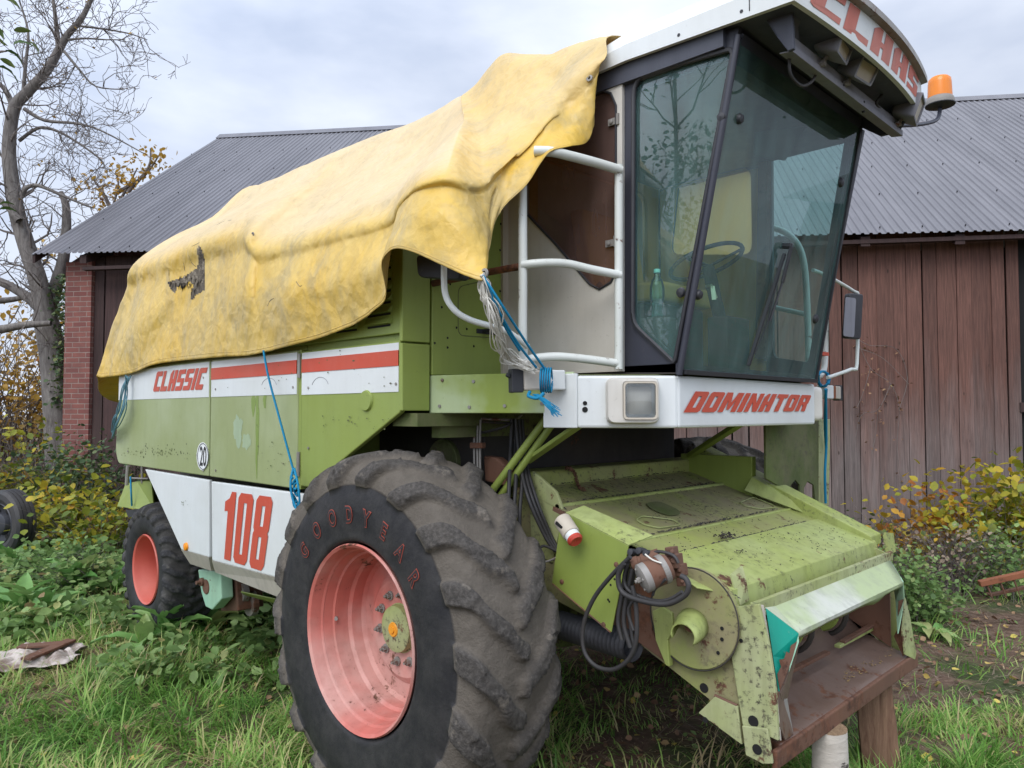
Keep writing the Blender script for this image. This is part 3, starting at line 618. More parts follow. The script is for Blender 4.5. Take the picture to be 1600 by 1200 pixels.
for _ in range(90):
    q = P(random.gauss(245, 30), random.gauss(706, 5), Y=YS - .001); r_ = random.uniform(.003, .009); m.add([q + Vector((math.cos(a) * r_ * 1.3, 0, math.sin(a) * r_)) for a in (0, 1.2, 2.5, 3.7, 5)], [(0, 1, 2, 3, 4)])
m.build('grime_specks', 'green_dark', pa)['kind'] = 'stuff'
for par_, box_, n_ in ((pc, (500, 610, 650, 675), 20), (pb, (400, 460, 690, 740), 16), (sk1, (278, 296, 782, 790), 8), (pb, (340, 460, 556, 612), 10), (pc, (480, 620, 545, 605), 12)):
    m = MB()
    for _ in range(n_):
        q = P(random.uniform(*box_[:2]), random.uniform(*box_[2:]), Y=YS + (.007 if par_ is sk1 else -.0072)); r_ = random.uniform(.0018, .005); st__ = random.uniform(1, 3); m.add([q + Vector((math.cos(a) * r_ * st__, 0, math.sin(a) * r_)) for a in (0, 1.2, 2.5, 3.7, 5)], [(0, 1, 2, 3, 4)])
    m.build('chips', 'green_dark', par_)['kind'] = 'stuff'
for a, b, par_ in ((337, 608, pb), (337, 553, pb), (458, 605, pb), (482, 606, pc), (619, 600, pc), (482, 700, pc), (337, 735, pb), (200, 705, pa), (318, 735, pa), (318, 590, pa)):
    m = MB(); m.bolt(P(a, b, Y=YS - .003), (0, -1, 0), .008, .004); m.build('panel_screw', 'steel', par_)
m = MB()
for (a, b) in ((421, 636), (0, 0)):
    if a: m.tube([P(500, 606, Y=YS - .004) + Vector((math.cos(t) * .09, 0, math.sin(t) * .06)) for t in np.linspace(.3, 2.8, 12)], .0012, 4)
m.tube([P(420, 606, Y=YS - .004) + Vector((math.cos(t) * .10, 0, math.sin(t) * .06)) for t in np.linspace(.3, 2.8, 12)], .0012, 4); m.build('scratches', 'lamp_grey', pb)
# ================================================================ cab
g = G('cream_yellow'); tr_ = g.n('ShaderNodeBsdfTranslucent'); tr_.inputs[0].default_value = (.85, .62, .22, 1); g.l(tr_.outputs[0], g.out.inputs[0]); M['cream_yellow'] = g.m
CW, CF = 2.92, 4.36
T = Vector((-1.55, CW, 3.50)); B = Vector((-1.852, CW, 2.08)); fn = Vector((T - B)).cross(Vector((0, 1, 0))).normalized()
if fn.x < 0: fn = -fn
cab = MB(); cab.box((-2.96, CW, 2.075), (-1.87, CF, 2.12)); cab = cab.build('cab', 'dark_metal', cmb)     # floor; everything else hangs on it
def Fp(px, py, off=0): return PN(px, py, T, fn) + fn * off
# side frame with window opening
outer = [P(974, 582, Y=CW), P(1060, 582, Y=CW), P(1157, 30, Y=CW), P(974, 96, Y=CW)]
hole = rnd([P(990, 506, Y=CW), P(1055, 568, Y=CW), P(1147, 76, Y=CW), P(991, 122, Y=CW)], [.05, .02, .03, .09])
plate('side_frame', outer, [hole], (0, 1, 0), .03, 'frame_black', cab)
m = MB(); h2 = [p + Vector((0, -.006, 0)) for p in hole]; m.tube(h2 + [h2[0]], .011, 6); m.build('window_seal', 'plastic_black', cab, smooth=60)
m = MB(); m.add([p + Vector((0, .012, 0)) for p in hole], [tuple(range(len(hole)))]); m.build('side_window', 'cab_glass', cab)
# windscreen
ws = [Vector((B.x, CW + .015, B.z)), Vector((B.x, CF, B.z)), Vector((T.x, CF - .06, T.z)), Vector((T.x, CW + .015, T.z))]
m = MB(); m.add([p + fn * .008 for p in ws], [(0, 1, 2, 3)]); wsc = m.build('windscreen', 'cab_glass', cab)
m = MB(); m.tube([B + Vector((-.005, -.002, -.01)) + fn * .005, T + Vector((0, 0, .02)) + fn * .005], .0155, 10); m.build('corner_post', 'frame_black', cab, smooth=40)
m = MB(); m.bar(ws[1] + fn * .012, ws[2] + fn * .012, .016, .014, fn); m.bar(ws[0] + Vector((0, 0, .006)) + fn * .012, ws[1] + Vector((0, 0, .006)) + fn * .012, .02, .03, fn); m.build('windscreen_seal', 'plastic_black', wsc)
for (a, b) in ((1140, 183), (1076, 457)):
    m = MB(); p = Fp(a + 12, b + 3); q = P(a - 12, b, Y=CW - .004); m.lathe(p + fn * .012, fn, [(.001, .016), (.018, .012), (.024, 0), (.024, -.004)], 14); m.build('glass_clamp', 'plastic_black', wsc, smooth=40); m = MB(); m.lathe(q, (0, -1, 0), [(.001, .016), (.018, .012), (.024, 0)], 14); m.build('glass_clamp', 'plastic_black', wsc, smooth=40)
for (a, b) in ((1311, 285), (1271, 498)): m = MB(); m.lathe(Fp(a, b) + fn * .012, fn, [(.001, .014), (.02, .01), (.027, 0), (.027, -.004)], 14); m.build('glass_clamp', 'plastic_black', wsc, smooth=40)
# wiper
m = MB(); a = Fp(1222, 384, .03); b = Fp(1208, 440, .05); c_ = Fp(1163, 570, .022)
m.tube([Fp(1222, 384, .0), Fp(1222, 384, .05)], .016, 10); m.bar(Fp(1222, 384, .05), b, .022, .012, fn); wi = m.build('wiper', 'plastic_black', cab, bevel=.002)
m = MB(); m.tube([b, Fp(1190, 500, .045)], .006, 6); m.bar(Fp(1217, 396, .03), c_, .012, .016, fn); m.tube([Fp(1212, 412, .035), Fp(1188, 500, .042), Fp(1170, 552, .034)], .003, 5); m.build('wiper_blade', 'plastic_black', wi)
# white side door with brown glass
dx0 = -2.93
outer = [Vector((dx0, CW - .02, 2.1)), P(972, 580, Y=CW - .02), P(972, 108, Y=CW - .02), Vector((dx0, CW - .02, 3.60))]
gl_ = [(822, 333), (868, 381), (922, 444), (937, 452), (955, 441), (963, 425), (963, 165), (955, 146), (935, 140), (895, 152), (822, 240)]
hole = [P(a, b, Y=CW - .02) for a, b in gl_]
dr = plate('cab_door', outer, [hole], (0, 1, 0), .025, 'white_old', cab)
m = MB(); m.add([P(a, b, Y=CW - .012) for a, b in gl_], [tuple(range(len(gl_)))]); m.build('door_glass', 'brown_glass', dr)
m = MB(); h2 = [p + Vector((0, -.003, 0)) for p in hole]; m.tube(h2 + [h2[0]], .006, 6); m.build('glass_seal', 'plastic_black', dr, smooth=60)
for (a, b) in ((958, 190), (954, 380)):
    q = P(a, b, Y=CW - .024); m = MB(); m.obox(q, (.03, 0, 0), (0, .004, 0), (0, 0, .017)); m.lathe(q + Vector((-.008, -.004, 0)), (0, -1, 0), [(.001, .01), (.011, .008), (.013, 0)], 12)
    m.obox(q + Vector((.028, 0, .005)), (.007, 0, 0), (0, .007, 0), (0, 0, .028)); m.build('hinge', 'steel', dr, bevel=.002)
m = MB(); m.box((-2.975, 2.86, 2.1), (-2.93, 2.925, 3.4)); m.build('rear_pillar', 'ply_cream', cab)
# far side, rear wall, header
outer = [Vector((-2.93, CF, 2.1)), Vector((B.x, CF, 2.1)), Vector((T.x, CF - .0, 3.5)), Vector((-2.93, CF, 3.55))]
hole = rnd([P(1207, 560, Y=CF), P(1262, 572, Y=CF), P(1322, 205, Y=CF), P(1205, 195, Y=CF)], .06)
hrear = rnd([P(1048, 398, Y=CF), P(1176, 398, Y=CF), P(1174, 262, Y=CF), P(1062, 266, Y=CF)], .07); htop = rnd([P(1092, 235, Y=CF), P(1182, 235, Y=CF), P(1184, 150, Y=CF), P(1125, 150, Y=CF)], .04)
plate('side_frame', outer, [hole, hrear, htop], (0, 1, 0), .03, 'frame_black', cab)
xl_ = P(1200, 400, Y=CF).x; up_l = lambda p: p + Vector((0, -.008, 0))
plate('inner_lining', [Vector((-2.9, CF - .008, 2.13)), Vector((xl_ - .02, CF - .008, 2.13)), Vector((xl_ + .02, CF - .008, 3.42)), Vector((-2.9, CF - .008, 3.42))], [[up_l(p) for p in hrear], [up_l(p) for p in htop]], (0, 1, 0), .006, 'interior_ochre', cab)
m = MB(); m.add([p + Vector((0, .02, 0)) for p in hrear], [tuple(range(len(hrear)))]); m.build('rear_quarter_pane', 'cream_yellow', cab)
m = MB(); m.bar(P(1190, 560, Y=CF - .03), P(1196, 170, Y=CF - .03), .06, .05, (0, 1, 0)); m.build('door_pillar', 'rust_brown', cab)
m = MB(); m.bar(P(1196, 560, Y=CF - .02), P(1275, 572, Y=CF - .02), .03, .03); m.bar(P(1270, 570, Y=CF - .02), P(1330, 195, Y=CF - .02), .03, .03, (0, 1, 0)); m.build('door_frame', 'frame_black', cab)
m = MB(); m.add([p + Vector((0, .01, 0)) for p in hole], [tuple(range(len(hole)))]); m.build('side_window', 'cab_glass', cab)
outer = [Vector((-2.93, CW + .02, 2.1)), Vector((-2.93, CF - .02, 2.1)), Vector((-2.93, CF - .02, 3.55)), Vector((-2.93, CW + .02, 3.55))]
hole = rnd([Vector((-2.93, CW + .2, 2.75)), Vector((-2.93, CF - .15, 2.75)), Vector((-2.93, CF - .15, 3.38)), Vector((-2.93, CW + .2, 3.38))], .1)
plate('rear_wall', outer, [hole], (1, 0, 0), .02, 'interior_ochre', cab)
m = MB(); m.add([Vector((-2.95, p.y, p.z)) for p in hole], [tuple(range(len(hole)))]); m.build('rear_window', 'cream', cab)
m = MB(); m.box((-2.93, CW + .02, 3.44), (-1.6, CF - .02, 3.52)); m.build('headlining', 'frame_black', cab)
m = MB(); m.prism([T + Vector((-.02, .02, -.09)), Vector((T.x - .02, CF - .06, T.z - .09)), Vector((T.x + .02, CF - .06, T.z + .03)), T + Vector((.02, .02, .03))], (-.03, 0, 0)); m.build('windscreen_header', 'frame_black', cab)
# sun visor, inner mirror, seat, steering wheel, console
m = MB(); m.prism([Fp(1212, 205, -.10), Fp(1290, 195, -.10), Fp(1262, 250, -.12), Fp(1216, 242, -.12)], fn * -.012); m.build('sun_visor', 'seat_fabric', cab, bevel=.004)
m = MB(); m.box((-2.72, 3.38, 2.12), (-2.3, 3.9, 2.5)); m.build('seat_base', 'dark_metal', cab, bevel=.02)
m = MB(); m.prism(rnd([Vector((-2.78, 3.36, 2.5)), Vector((-2.25, 3.36, 2.5)), Vector((-2.22, 3.36, 2.6)), Vector((-2.7, 3.36, 2.62)), Vector((-2.78, 3.36, 3.1)), Vector((-2.88, 3.36, 3.1))], .03), (0, .54, 0)); m.build('seat', 'interior_ochre', cab, bevel=.03)
m = MB(); sc_ = Vector((-2.12, 3.62, 2.72)); sn = Vector((-.35, 0, .94)).normalized(); su = Vector((.94, 0, .35)); ring = [sc_ + (su * math.cos(a) + Vector((0, 1, 0)) * math.sin(a)) * .20 for a in np.linspace(0, 2 * math.pi, 33)]
m.tube(ring, .012, 8)
for a in (0.5, 2.6, 4.7): m.bar(sc_ - sn * .03, sc_ + (su * math.cos(a) + Vector((0, 1, 0)) * math.sin(a)) * .195, .025, .008, sn)
sw = m.build('steering_wheel', 'plastic_black', cab, smooth=50)
m = MB(); m.tube([sc_ - sn * .03, Vector((-1.98, 3.62, 2.15))], .035, 12); m.box((-2.05, 3.5, 2.12), (-1.93, 3.74, 2.4)); m.build('steering_column', 'dark_metal', cab, bevel=.01)
m = MB(); m.box((-2.7, 2.99, 2.12), (-2.08, 3.22, 2.36)); m.box((-2.2, 3.0, 2.12), (-2.0, 3.16, 2.36)); m.build('side_console', 'dark_metal', cab, bevel=.02)
m = MB()
for k in range(3): m.tube([(-2.3 - .1 * k, 3.12, 2.34), (-2.27 - .1 * k, 3.13, 2.56)], .007, 6); m.lathe((-2.27 - .1 * k, 3.13, 2.56), (0, 0, 1), [(.001, -.01), (.018, 0), (.018, .02), (.001, .035)], 10)
m.build('control_lever', 'plastic_black', cab, smooth=50)
m = MB(); q = Vector((-2.02, 3.45, 2.55)); m.lathe(q, (1, 0, 0), [(.001, 0), (.014, 0), (.014, .03), (.001, .03)], 10); m.bar(q + Vector((.035, 0, 0)), q + Vector((.04, .005, -.07)), .004, .022); m.bar(q + Vector((.035, 0, 0)), q + Vector((.04, .03, -.06)), .004, .016); m.build('ignition_keys', 'key_metal', cab)
# ---- cab roof
YR0, YR1 = 2.86, 4.42; XB_ = -2.98
def bow(y, x0, b): t = (y - YC) / .78; return x0 + b * (1 - t * t)
yy = list(np.linspace(2.86, 4.42, 15)); y2 = list(np.linspace(2.93, 4.35, 15))
low = [Vector((XB_, YR0, 3.55)), Vector((-2.1, YR0, 3.575))] + [Vector((bow(y, -1.27, .07), y, 3.54 - .035 * (1 - ((y - YC) / .78) ** 2))) for y in yy] + [Vector((-2.1, YR1, 3.575)), Vector((XB_, YR1, 3.585))]
mid = [Vector((XB_, YR0 + .004, 3.57)), Vector((-2.1, YR0 + .004, 3.655))] + [Vector((bow(y, -1.262, .07), y, 3.64)) for y in yy] + [Vector((-2.1, YR1 - .004, 3.655)), Vector((XB_, YR1 - .004, 3.63))]
upp = [Vector((XB_, YR0 + .07, 3.60)), Vector((-2.1, YR0 + .07, 3.755))] + [Vector((bow(y, -1.255, .075), y, 3.715)) for y in y2] + [Vector((-2.1, YR1 - .07, 3.755)), Vector((XB_, YR1 - .07, 3.66))]
top = [Vector((XB_, YR0 + .12, 3.61)), Vector((-2.1, YR0 + .12, 3.77))] + [Vector((bow(y, -1.30, .075), y, 3.74)) for y in y2] + [Vector((-2.1, YR1 - .12, 3.77)), Vector((XB_, YR1 - .12, 3.67))]
m = MB(); k = len(low); inn = [p + Vector((-.02 if p.x > -2 else 0, .02 if p.y < YC else -.02, .0)) for p in low]
loops = [inn, low, mid, upp, top]; m.add([p for l_ in loops for p in l_], [(j * k + i, j * k + (i + 1) % k, (j + 1) * k + (i + 1) % k, (j + 1) * k + i) for j in range(4) for i in range(k)])
m.add(top, [tuple(range(k))]); rf = m.build('cab_roof', 'white', cab, smooth=32)
m = MB(); m.prism([p + Vector((0, 0, .012)) for p in inn], (0, 0, .02)); m.prism([Vector((-2.98, 2.89, 3.5)), Vector((-1.6, 2.89, 3.48)), Vector((-1.6, 2.89, 3.585)), Vector((-2.98, 2.89, 3.60))], (0, .05, 0))
m.prism([Vector((-2.98, 4.36, 3.5)), Vector((-1.6, 4.36, 3.48)), Vector((-1.6, 4.36, 3.585)), Vector((-2.98, 4.36, 3.60))], (0, .03, 0)); m.build('soffit', 'soffit', cab)
# lip and name sign on the bowed front
LP = lambda y, z: Vector((bow(y, -1.2665 - (3.64 - z) * .08 * 1, .07) + .004, y, z))
ysn = np.linspace(2.9, 4.38, 25); m = MB()
zl0 = lambda y: 3.545 - .035 * (1 - ((y - YC) / .78) ** 2)
vs = [LP(y, zl0(y) + .006) for y in ysn] + [LP(y, 3.668) for y in ysn]; m.add(vs, [(i, i + 1, 26 + i, 25 + i) for i in range(24)]); m.build('name_sign', 'sign_white', rf, smooth=60)
def smap(v):
    y = 2.96 + v.x * 1.33; z0 = zl0(y) + .02; z1 = 3.665; p = LP(y, z0 + (z1 - z0) * v.y); return p + Vector((.0035, 0, 0))
lettering('brand_lettering', word('CLAAS', .12, .55), smap, 'sign_red', rf)
m = MB(); m.add([LP(y, 3.668) + Vector((.002, 0, 0)) for y in ysn] + [LP(y, 3.672) + Vector((.034, 0, 0.0)) for y in ysn] + [LP(y, 3.705) + Vector((.03, 0, 0)) for y in ysn] + [LP(y, 3.742) + Vector((-.05, 0, 0)) for y in ysn],
      [(r_ * 25 + i, r_ * 25 + i + 1, (r_ + 1) * 25 + i + 1, (r_ + 1) * 25 + i) for r_ in range(3) for i in range(24)]); m.build('roof_lip', 'steel', rf, smooth=50)
m = MB(); 
for (a, b) in ((1159, 18), (1061, 55)): m.bolt(P(a, b, Y=YR0 + .002), (0, -1, 0), .008, .004)
m.build('roof_bolts', 'plastic_black', rf)
m = MB(); q = P(1171, 10, Y=YR0 - .001); m.box((q.x - .002, YR0 - .002, 3.57), (q.x + .002, YR0 + .0, 3.655)); m.build('roof_seam', 'plastic_black', rf)
# brackets and lamp bar under the roof front
BX, BZ = -1.38, 3.445
m = MB(); m.prism([P(1192, 24, Y=2.95), P(1237, 3, Y=2.95), P(1240, 76, Y=2.97), P(1231, 80, Y=2.97), P(1216, 61, Y=2.96)], (0, .02, 0))
q0, q1 = P(1237, 3, X=-1.31), P(1240, 76, X=BX); m.add([q0, P(1258, 20, X=-1.30), P(1247, 44, X=-1.34), P(1251, 74, X=BX), q1], [(0, 1, 2, 3, 4)])
m.build('lamp_bracket', 'soffit', cab, bevel=.004); m = MB(); m.prism([(-1.62, 4.34, 3.56), (-1.27, 4.34, 3.55), (-1.36, 4.34, 3.43), (-1.45, 4.34, 3.43)], (0, .02, 0))
m.build('lamp_bracket', 'soffit', cab, bevel=.004)
m = MB(); m.prism([(BX - .03, 3.02, BZ - .02), (BX + .03, 3.02, BZ - .03), (BX + .03, 3.02, BZ + .004), (BX + .022, 3.02, BZ + .006), (BX + .02, 3.02, BZ - .022), (BX - .03, 3.02, BZ - .014)], (0, 1.37, 0)); m.box((BX + .012, 3.02, BZ - .02), (BX + .02, 4.39, BZ + .05)); m.build('lamp_bar', 'lamp_grey', cab, bevel=.003)
m = MB()
for (a, b) in ((1315, 134), (1347, 160), (1347, 175)): q = P(a, b, X=BX + .0205); m.tube([q, q + Vector((.012, 0, 0))], .006, 8)
m.build('bar_holes', 'black_hole', cab)
def worklight(px, py, yaw, pitch, roll=0, dz=.0):
    c0 = P(px, py, X=BX + .03) ; c0 += Vector((.05, .02, .0)); f = Vector((math.cos(pitch) * math.cos(yaw), math.cos(pitch) * math.sin(yaw), math.sin(pitch))); u = Vector((0, 0, 1)); s = f.cross(u).normalized(); u = s.cross(f)
    m = MB(); L4 = lambda d, w_, h_, r: rnd([c0 + f * d + s * sx * w_ + u * sz * h_ for sx, sz in ((-1, -1), (1, -1), (1, 1), (-1, 1))], r, 3)
    loops = [L4(-.075, .035, .03, .012), L4(-.06, .062, .052, .02), L4(-.0, .080, .063, .02), L4(.05, .085, .066, .012), L4(.058, .085, .066, .012), L4(.058, .075, .057, .01), L4(.048, .075, .057, .01)]; k = len(loops[0])
    m.add([p for l_ in loops for p in l_], [(j * k + i, j * k + (i + 1) % k, (j + 1) * k + (i + 1) % k, (j + 1) * k + i) for j in range(6) for i in range(k)]); m.add(loops[0], [tuple(range(k))[::-1]])
    o = m.build('work_light', 'lamp_grey', cab, smooth=35)
    m = MB(); m.add(loops[6], [tuple(range(k))]); m.build('lens', 'cream', o)
    m = MB(); q = Vector((BX + .03, c0.y - .03, BZ + .01)); m.tube([q, c0 - u * .05 - f * .01], .009, 8); m.tube([q + Vector((-.03, 0, 0)), q + Vector((.02, 0, 0))], .014, 8); m.build('mounting_bolt', 'steel', o); return o
worklight(1284, 70, R(8), R(-22)); worklight(1322, 105, R(-5), R(-30)); worklight(1402, 172, R(12), R(-20))
pipe('lamp_cable', [P(1236, 66, X=BX - .02), P(1233, 92, X=BX - .02), P(1236, 118, X=BX - .02), P(1252, 134, X=BX - .02), P(1268, 128, X=BX - .01), P(1276, 112, X=BX)], .007, 'rubber_hose', par=cab)
pipe('lamp_cable', [P(1392, 180, X=BX), P(1370, 165, X=BX + .02), P(1376, 150, X=BX + .04), P(1388, 142, X=BX + .05), P(1394, 140, X=BX + .06)], .006, 'rubber_hose', par=cab)
pipe('lamp_cable', [P(1284, 100, X=BX + .01), P(1292, 92, X=BX + .02), P(1305, 88, X=BX + .03), P(1312, 92, X=BX + .03)], .006, 'rubber_hose', par=cab)
# rotating beacon
q = P(1469, 165, X=BX); bc = MB(); bc.lathe(q, (0, 0, 1), [(.001, -.012), (.055, -.01), (.083, .0), (.083, .022), (.078, .04), (.066, .055), (.001, .055)], 28); bc = bc.build('beacon', 'steel', cab, smooth=35)
m = MB(); m.lathe(q, (0, 0, 1), [(.001, -.016), (.05, -.014), (.085, -.001), (.086, .004), (.06, .005)], 28); m.build('beacon_base', 'plastic_black', bc, smooth=35)
g = G('amber_dome'); g.color((.95, .27, .012)); g.rough(.25); g.b.inputs['Transmission Weight'].default_value = .25; M['amber_dome'] = g.m
m = MB(); m.lathe(q, (0, 0, 1), [(.070, .05), (.070, .055), (.067, .14), (.064, .165), (.052, .178), (.001, .182)], 32); m.build('amber_dome', 'amber_dome', bc, smooth=40)
pipe('beacon_arm', [P(1403, 196, X=BX), P(1430, 195, X=BX), P(1455, 191, X=BX), P(1466, 184, X=BX), P(1469, 168, X=BX)], .012, 'frame_black', sm=4, par=bc)

# ================================================================ wheels
def fract_noise(x, y, z): return noise.noise(Vector((x, y, z)))
def tyre_mesh(Rb, prof, nl, hl, A, rot=0, seg=30, aggressive=1.0, tw=.22, kt=.033):
    """prof: list of (r, dy) across the section, outer to inner; lugs raised on the tread"""
    pts = [Vector((dy, r, 0)) for r, dy in prof]; dense, _ = crs(pts, [0] * len(pts), 7); n = nl * seg
    k = len(dense); vs = np.zeros((k * n, 3)); lug = np.zeros(k * n)
    dy = np.array([p.x for p in dense]); rr = np.array([p.y for p in dense])
    dd = np.gradient(dy); dr = np.gradient(rr); ln = np.hypot(dd, dr); nr_, ny_ = dd / ln, -dr / ln      # outward normal (radial, lateral)
    th = np.arange(n) * 2 * math.pi / n; pitch = 2 * math.pi / nl
    for i in range(k):
        w_ = dy[i] / tw; aw = abs(w_); r0 = rr[i]; sm_ = float(np.clip((r0 - Rb * .825) / (Rb * .07), 0, 1))
        side = -1 if w_ < 0 else 1
        wav = .02 * np.sin(th * 3 + i * .1)
        def lugf(wv, phase):
            a_ = abs(wv); cth = A * (1 - min(a_, 1.3) ** 1.25)
            d = ((th - rot - phase * pitch - cth + pitch * .5) % pitch - pitch * .5) * Rb
            half = kt * (1 + .35 * a_)
            return np.clip((half * (1 + .22 * np.sin(5.3 * th + wv * 2) * np.sin(11 * th)) + .014 - np.abs(d + .008 * np.sin(wv * 9 + th * 4))) / .019, 0, 1)
        out_l = np.clip((.12 - w_) / .12, 0, 1) * sm_; in_l = np.clip((w_ + .12) / .12, 0, 1) * sm_
        h = np.maximum(lugf(w_ if w_ < 0 else -.0, 0) * out_l, lugf(w_ if w_ > 0 else 0, .5) * in_l)
        h = h * h * (3 - 2 * h)
        nz = np.array([fract_noise(math.cos(t) * 7, math.sin(t) * 7, dy[i] * 9) for t in th]); nz2 = np.array([fract_noise(math.cos(t) * 22, math.sin(t) * 22, dy[i] * 26) for t in th])
        tread = float(np.clip((r0 - Rb * .83) / (Rb * .04), 0, 1))
        hh = h * (hl * (1 - .25 * (nz > .1) * aggressive) + .004 * nz) + tread * (.006 * nz + .003 * nz2)
        rad = r0 + hh * nr_[i]; yv = dy[i] + hh * ny_[i]
        sl_ = slice(i * n, (i + 1) * n); vs[sl_, 0] = np.sin(th) * rad; vs[sl_, 2] = np.cos(th) * rad; vs[sl_, 1] = yv; lug[sl_] = h * .5 + .5 * tread
    fs = [(i * n + j, i * n + (j + 1) % n, (i + 1) * n + (j + 1) % n, (i + 1) * n + j) for i in range(k - 1) for j in range(n)]
    me = bpy.data.meshes.new('tyre'); me.from_pydata(vs.tolist(), [], fs); me.polygons.foreach_set('use_smooth', [True] * len(fs))
    a = me.attributes.new('lug', 'FLOAT', 'POINT'); a.data.foreach_set('value', lug)
    bm = bmesh.new(); bm.from_mesh(me); bmesh.ops.recalc_face_normals(bm, faces=bm.faces); bm.to_mesh(me); bm.free(); return me
def rubber(name, dust, lugc=(.055, .055, .06), groove=(.19, .165, .14)):
    g = G(name); lg = g.attr('lug'); n1_ = g.noise(9, 6, .7); n2_ = g.noise(60, 5, .7)
    tread = g.ramp(lg, [(.3, 0), (.45, 1)]); groovef = g.ramp(g.math('ADD', lg, g.math('MULTIPLY', g.math('SUBTRACT', n1_, .5), .55)), [(.55, 1), (1.0, 0)])
    smooth = g.mix(g.ramp(n1_, [(.38, 0), (.75, .7)]), (.016, .016, .018), (.055, .052, .05))
    dirt = g.mix(g.ramp(n1_, [(.3, 0), (.7, 1)]), groove, tuple(x * .6 for x in groove))
    lc = g.mix(g.ramp(n2_, [(.4, 0), (.75, 1)]), lugc, tuple(x * 2.4 for x in lugc)); lc = g.mix(g.ramp(n1_, [(.55, 0), (.68, .75)]), lc, tuple(x * 1.5 for x in groove))
    t = g.mix(g.math('MULTIPLY', groovef, dust), lc, dirt); c = g.mix(tread, smooth, t)
    g.color(c); g.rough(g.math('ADD', g.math('MULTIPLY', tread, .3), .6)); g.spec(.3); ck = g.n('ShaderNodeTexVoronoi'); ck.feature = 'DISTANCE_TO_EDGE'; ck.inputs['Scale'].default_value = 9; g.l(g.mix(.35, g.map((1, 1, 1)), g.n('ShaderNodeTexNoise').outputs['Color']), ck.inputs[0]); g.bump(g.math('ADD', g.math('MULTIPLY', g.ramp(ck.outputs['Distance'], [(0, 0), (.06, 1)]), g.math('MULTIPLY', tread, .12)), g.math('ADD', g.math('MULTIPLY', n2_, g.math('ADD', tread, .25)), g.math('MULTIPLY', n1_, .6))), .7, .009)
    M[name] = g.m
rubber('tyre_worn', .9, (.046, .042, .038), (.15, .13, .106)); rubber('tyre_rear', .55, (.03, .03, .032), (.09, .085, .075))
def wheel(name, org, R0, tme, tmat, rimprof, rimmat, hubd, rim_r, nuts, par=cmb):
    """rim is the thing's mesh; tyre, hub, cap and nuts are its pieces. axis along Y, outside towards -Y"""
    org = Vector(org); m = MB(); m.lathe(org, (0, 1, 0), rimprof, 72); rim = m.build(name, rimmat, par, origin=org, smooth=28)
    t = bpy.data.objects.new('tyre', tme); tme.materials.append(M[tmat]); COL.objects.link(t); t.parent = rim; ORG[t.name] = org
    return rim
fprof = [(.432, -.215), (.452, -.262), (.50, -.272), (.585, -.278), (.665, -.272), (.735, -.255), (.785, -.232), (.812, -.20), (.826, -.13), (.832, 0), (.826, .13), (.812, .20), (.785, .232), (.735, .255), (.665, .272), (.585, .278), (.50, .272), (.452, .262), (.432, .215)]
tm = tyre_mesh(.83, fprof, 18, .040, .30, rot=.14, seg=30, tw=.222, kt=.041)
WC = Vector((-3.005, 2.245, .845))
rimf = [(.40, -.20), (.430, -.245), (.439, -.262), (.433, -.272), (.420, -.262), (.412, -.235), (.405, -.20), (.400, -.195), (.392, -.150), (.380, -.146), (.376, -.07), (.366, -.06), (.362, -.055), (.358, .0), (.345, .02), (.27, .015), (.245, -.004), (.235, -.01), (.16, -.012), (.001, -.012)]
w1 = wheel('drive_wheel', WC, .87, tm, 'tyre_worn', rimf, 'rim_red', 0, .44, 8)
w1['label'] = 'large front wheel with worn chevron tyre and faded red rim'; del w1['label']
m = MB(); m.lathe(WC, (0, 1, 0), [(.001, -.055), (.085, -.055), (.11, -.045), (.115, -.015), (.12, -.012)], 36); m.build('hub', 'green_worn', w1, origin=WC, smooth=35)
m = MB(); m.lathe(WC + Vector((0, -.055, 0)), (0, -1, 0), [(.001, .012), (.016, .012), (.018, .006), (.032, .006), (.036, 0)], 24); m.build('hub_cap', 'yellow_cap', w1, origin=WC, smooth=30)
nm = None
for k in range(10):
    a = 2 * math.pi * k / 10 + .2; p = WC + Vector((math.cos(a) * .165, -.012, math.sin(a) * .165))
    if nm is None:
        m = MB(); m.tube([(0, 0, 0), (0, -.008, 0)], .023, 14); m.tube([(0, -.008, 0), (0, -.026, 0)], .016, 6); m.tube([(0, -.026, 0), (0, -.040, 0)], .008, 8)
        nm = m.build('wheel_nut', 'steel', w1, origin=(0, 0, 0)); nm.parent = w1; o = nm
    else: o = nm.copy(); COL.objects.link(o)
    o.location = p - WC; o.rotation_euler = (0, a, 0)
m = MB(); m.tube([WC + Vector((-.39, -.13, .0)), WC + Vector((-.36, -.15, .0))], .009, 8); m.build('valve', 'steel', w1, origin=WC)
# maker's name raised on the sidewall, built letter by letter
angs = []
for (px, py) in ((478, 866), (498, 840), (521, 824), (545, 819), (570, 827), (593, 850), (613, 884), (629, 921)):
    q = P(px, py, Y=WC.y - .282); angs.append((math.atan2(q.x - WC.x, q.z - WC.z), math.hypot(q.x - WC.x, q.z - WC.z)))
def side_y(r): 
    return float(np.interp(r, [p[0] for p in fprof[:8]], [p[1] for p in fprof[:8]]))
def sidewall(off, mat, name, out):
    m = MB()
    for ch, (a, r0) in zip('GOODYEAR', angs):
        vs, fs = textmesh(ch, off); ys_ = [v.y for v in vs]; yc_ = (min(ys_) + max(ys_)) / 2
        pts = []
        for v in vs:
            r = .575 + (v.y - yc_) * .108; th = a + v.x * .085 / .575; pts.append(WC + Vector((math.sin(th) * r, side_y(r) - out, math.cos(th) * r)))
        m.add(pts, fs)
    return m.build(name, mat, w1, origin=WC)
plain('tyre_letter_red', (.33, .065, .042), .7); plain('tyre_black', (.016, .016, .019), .55)
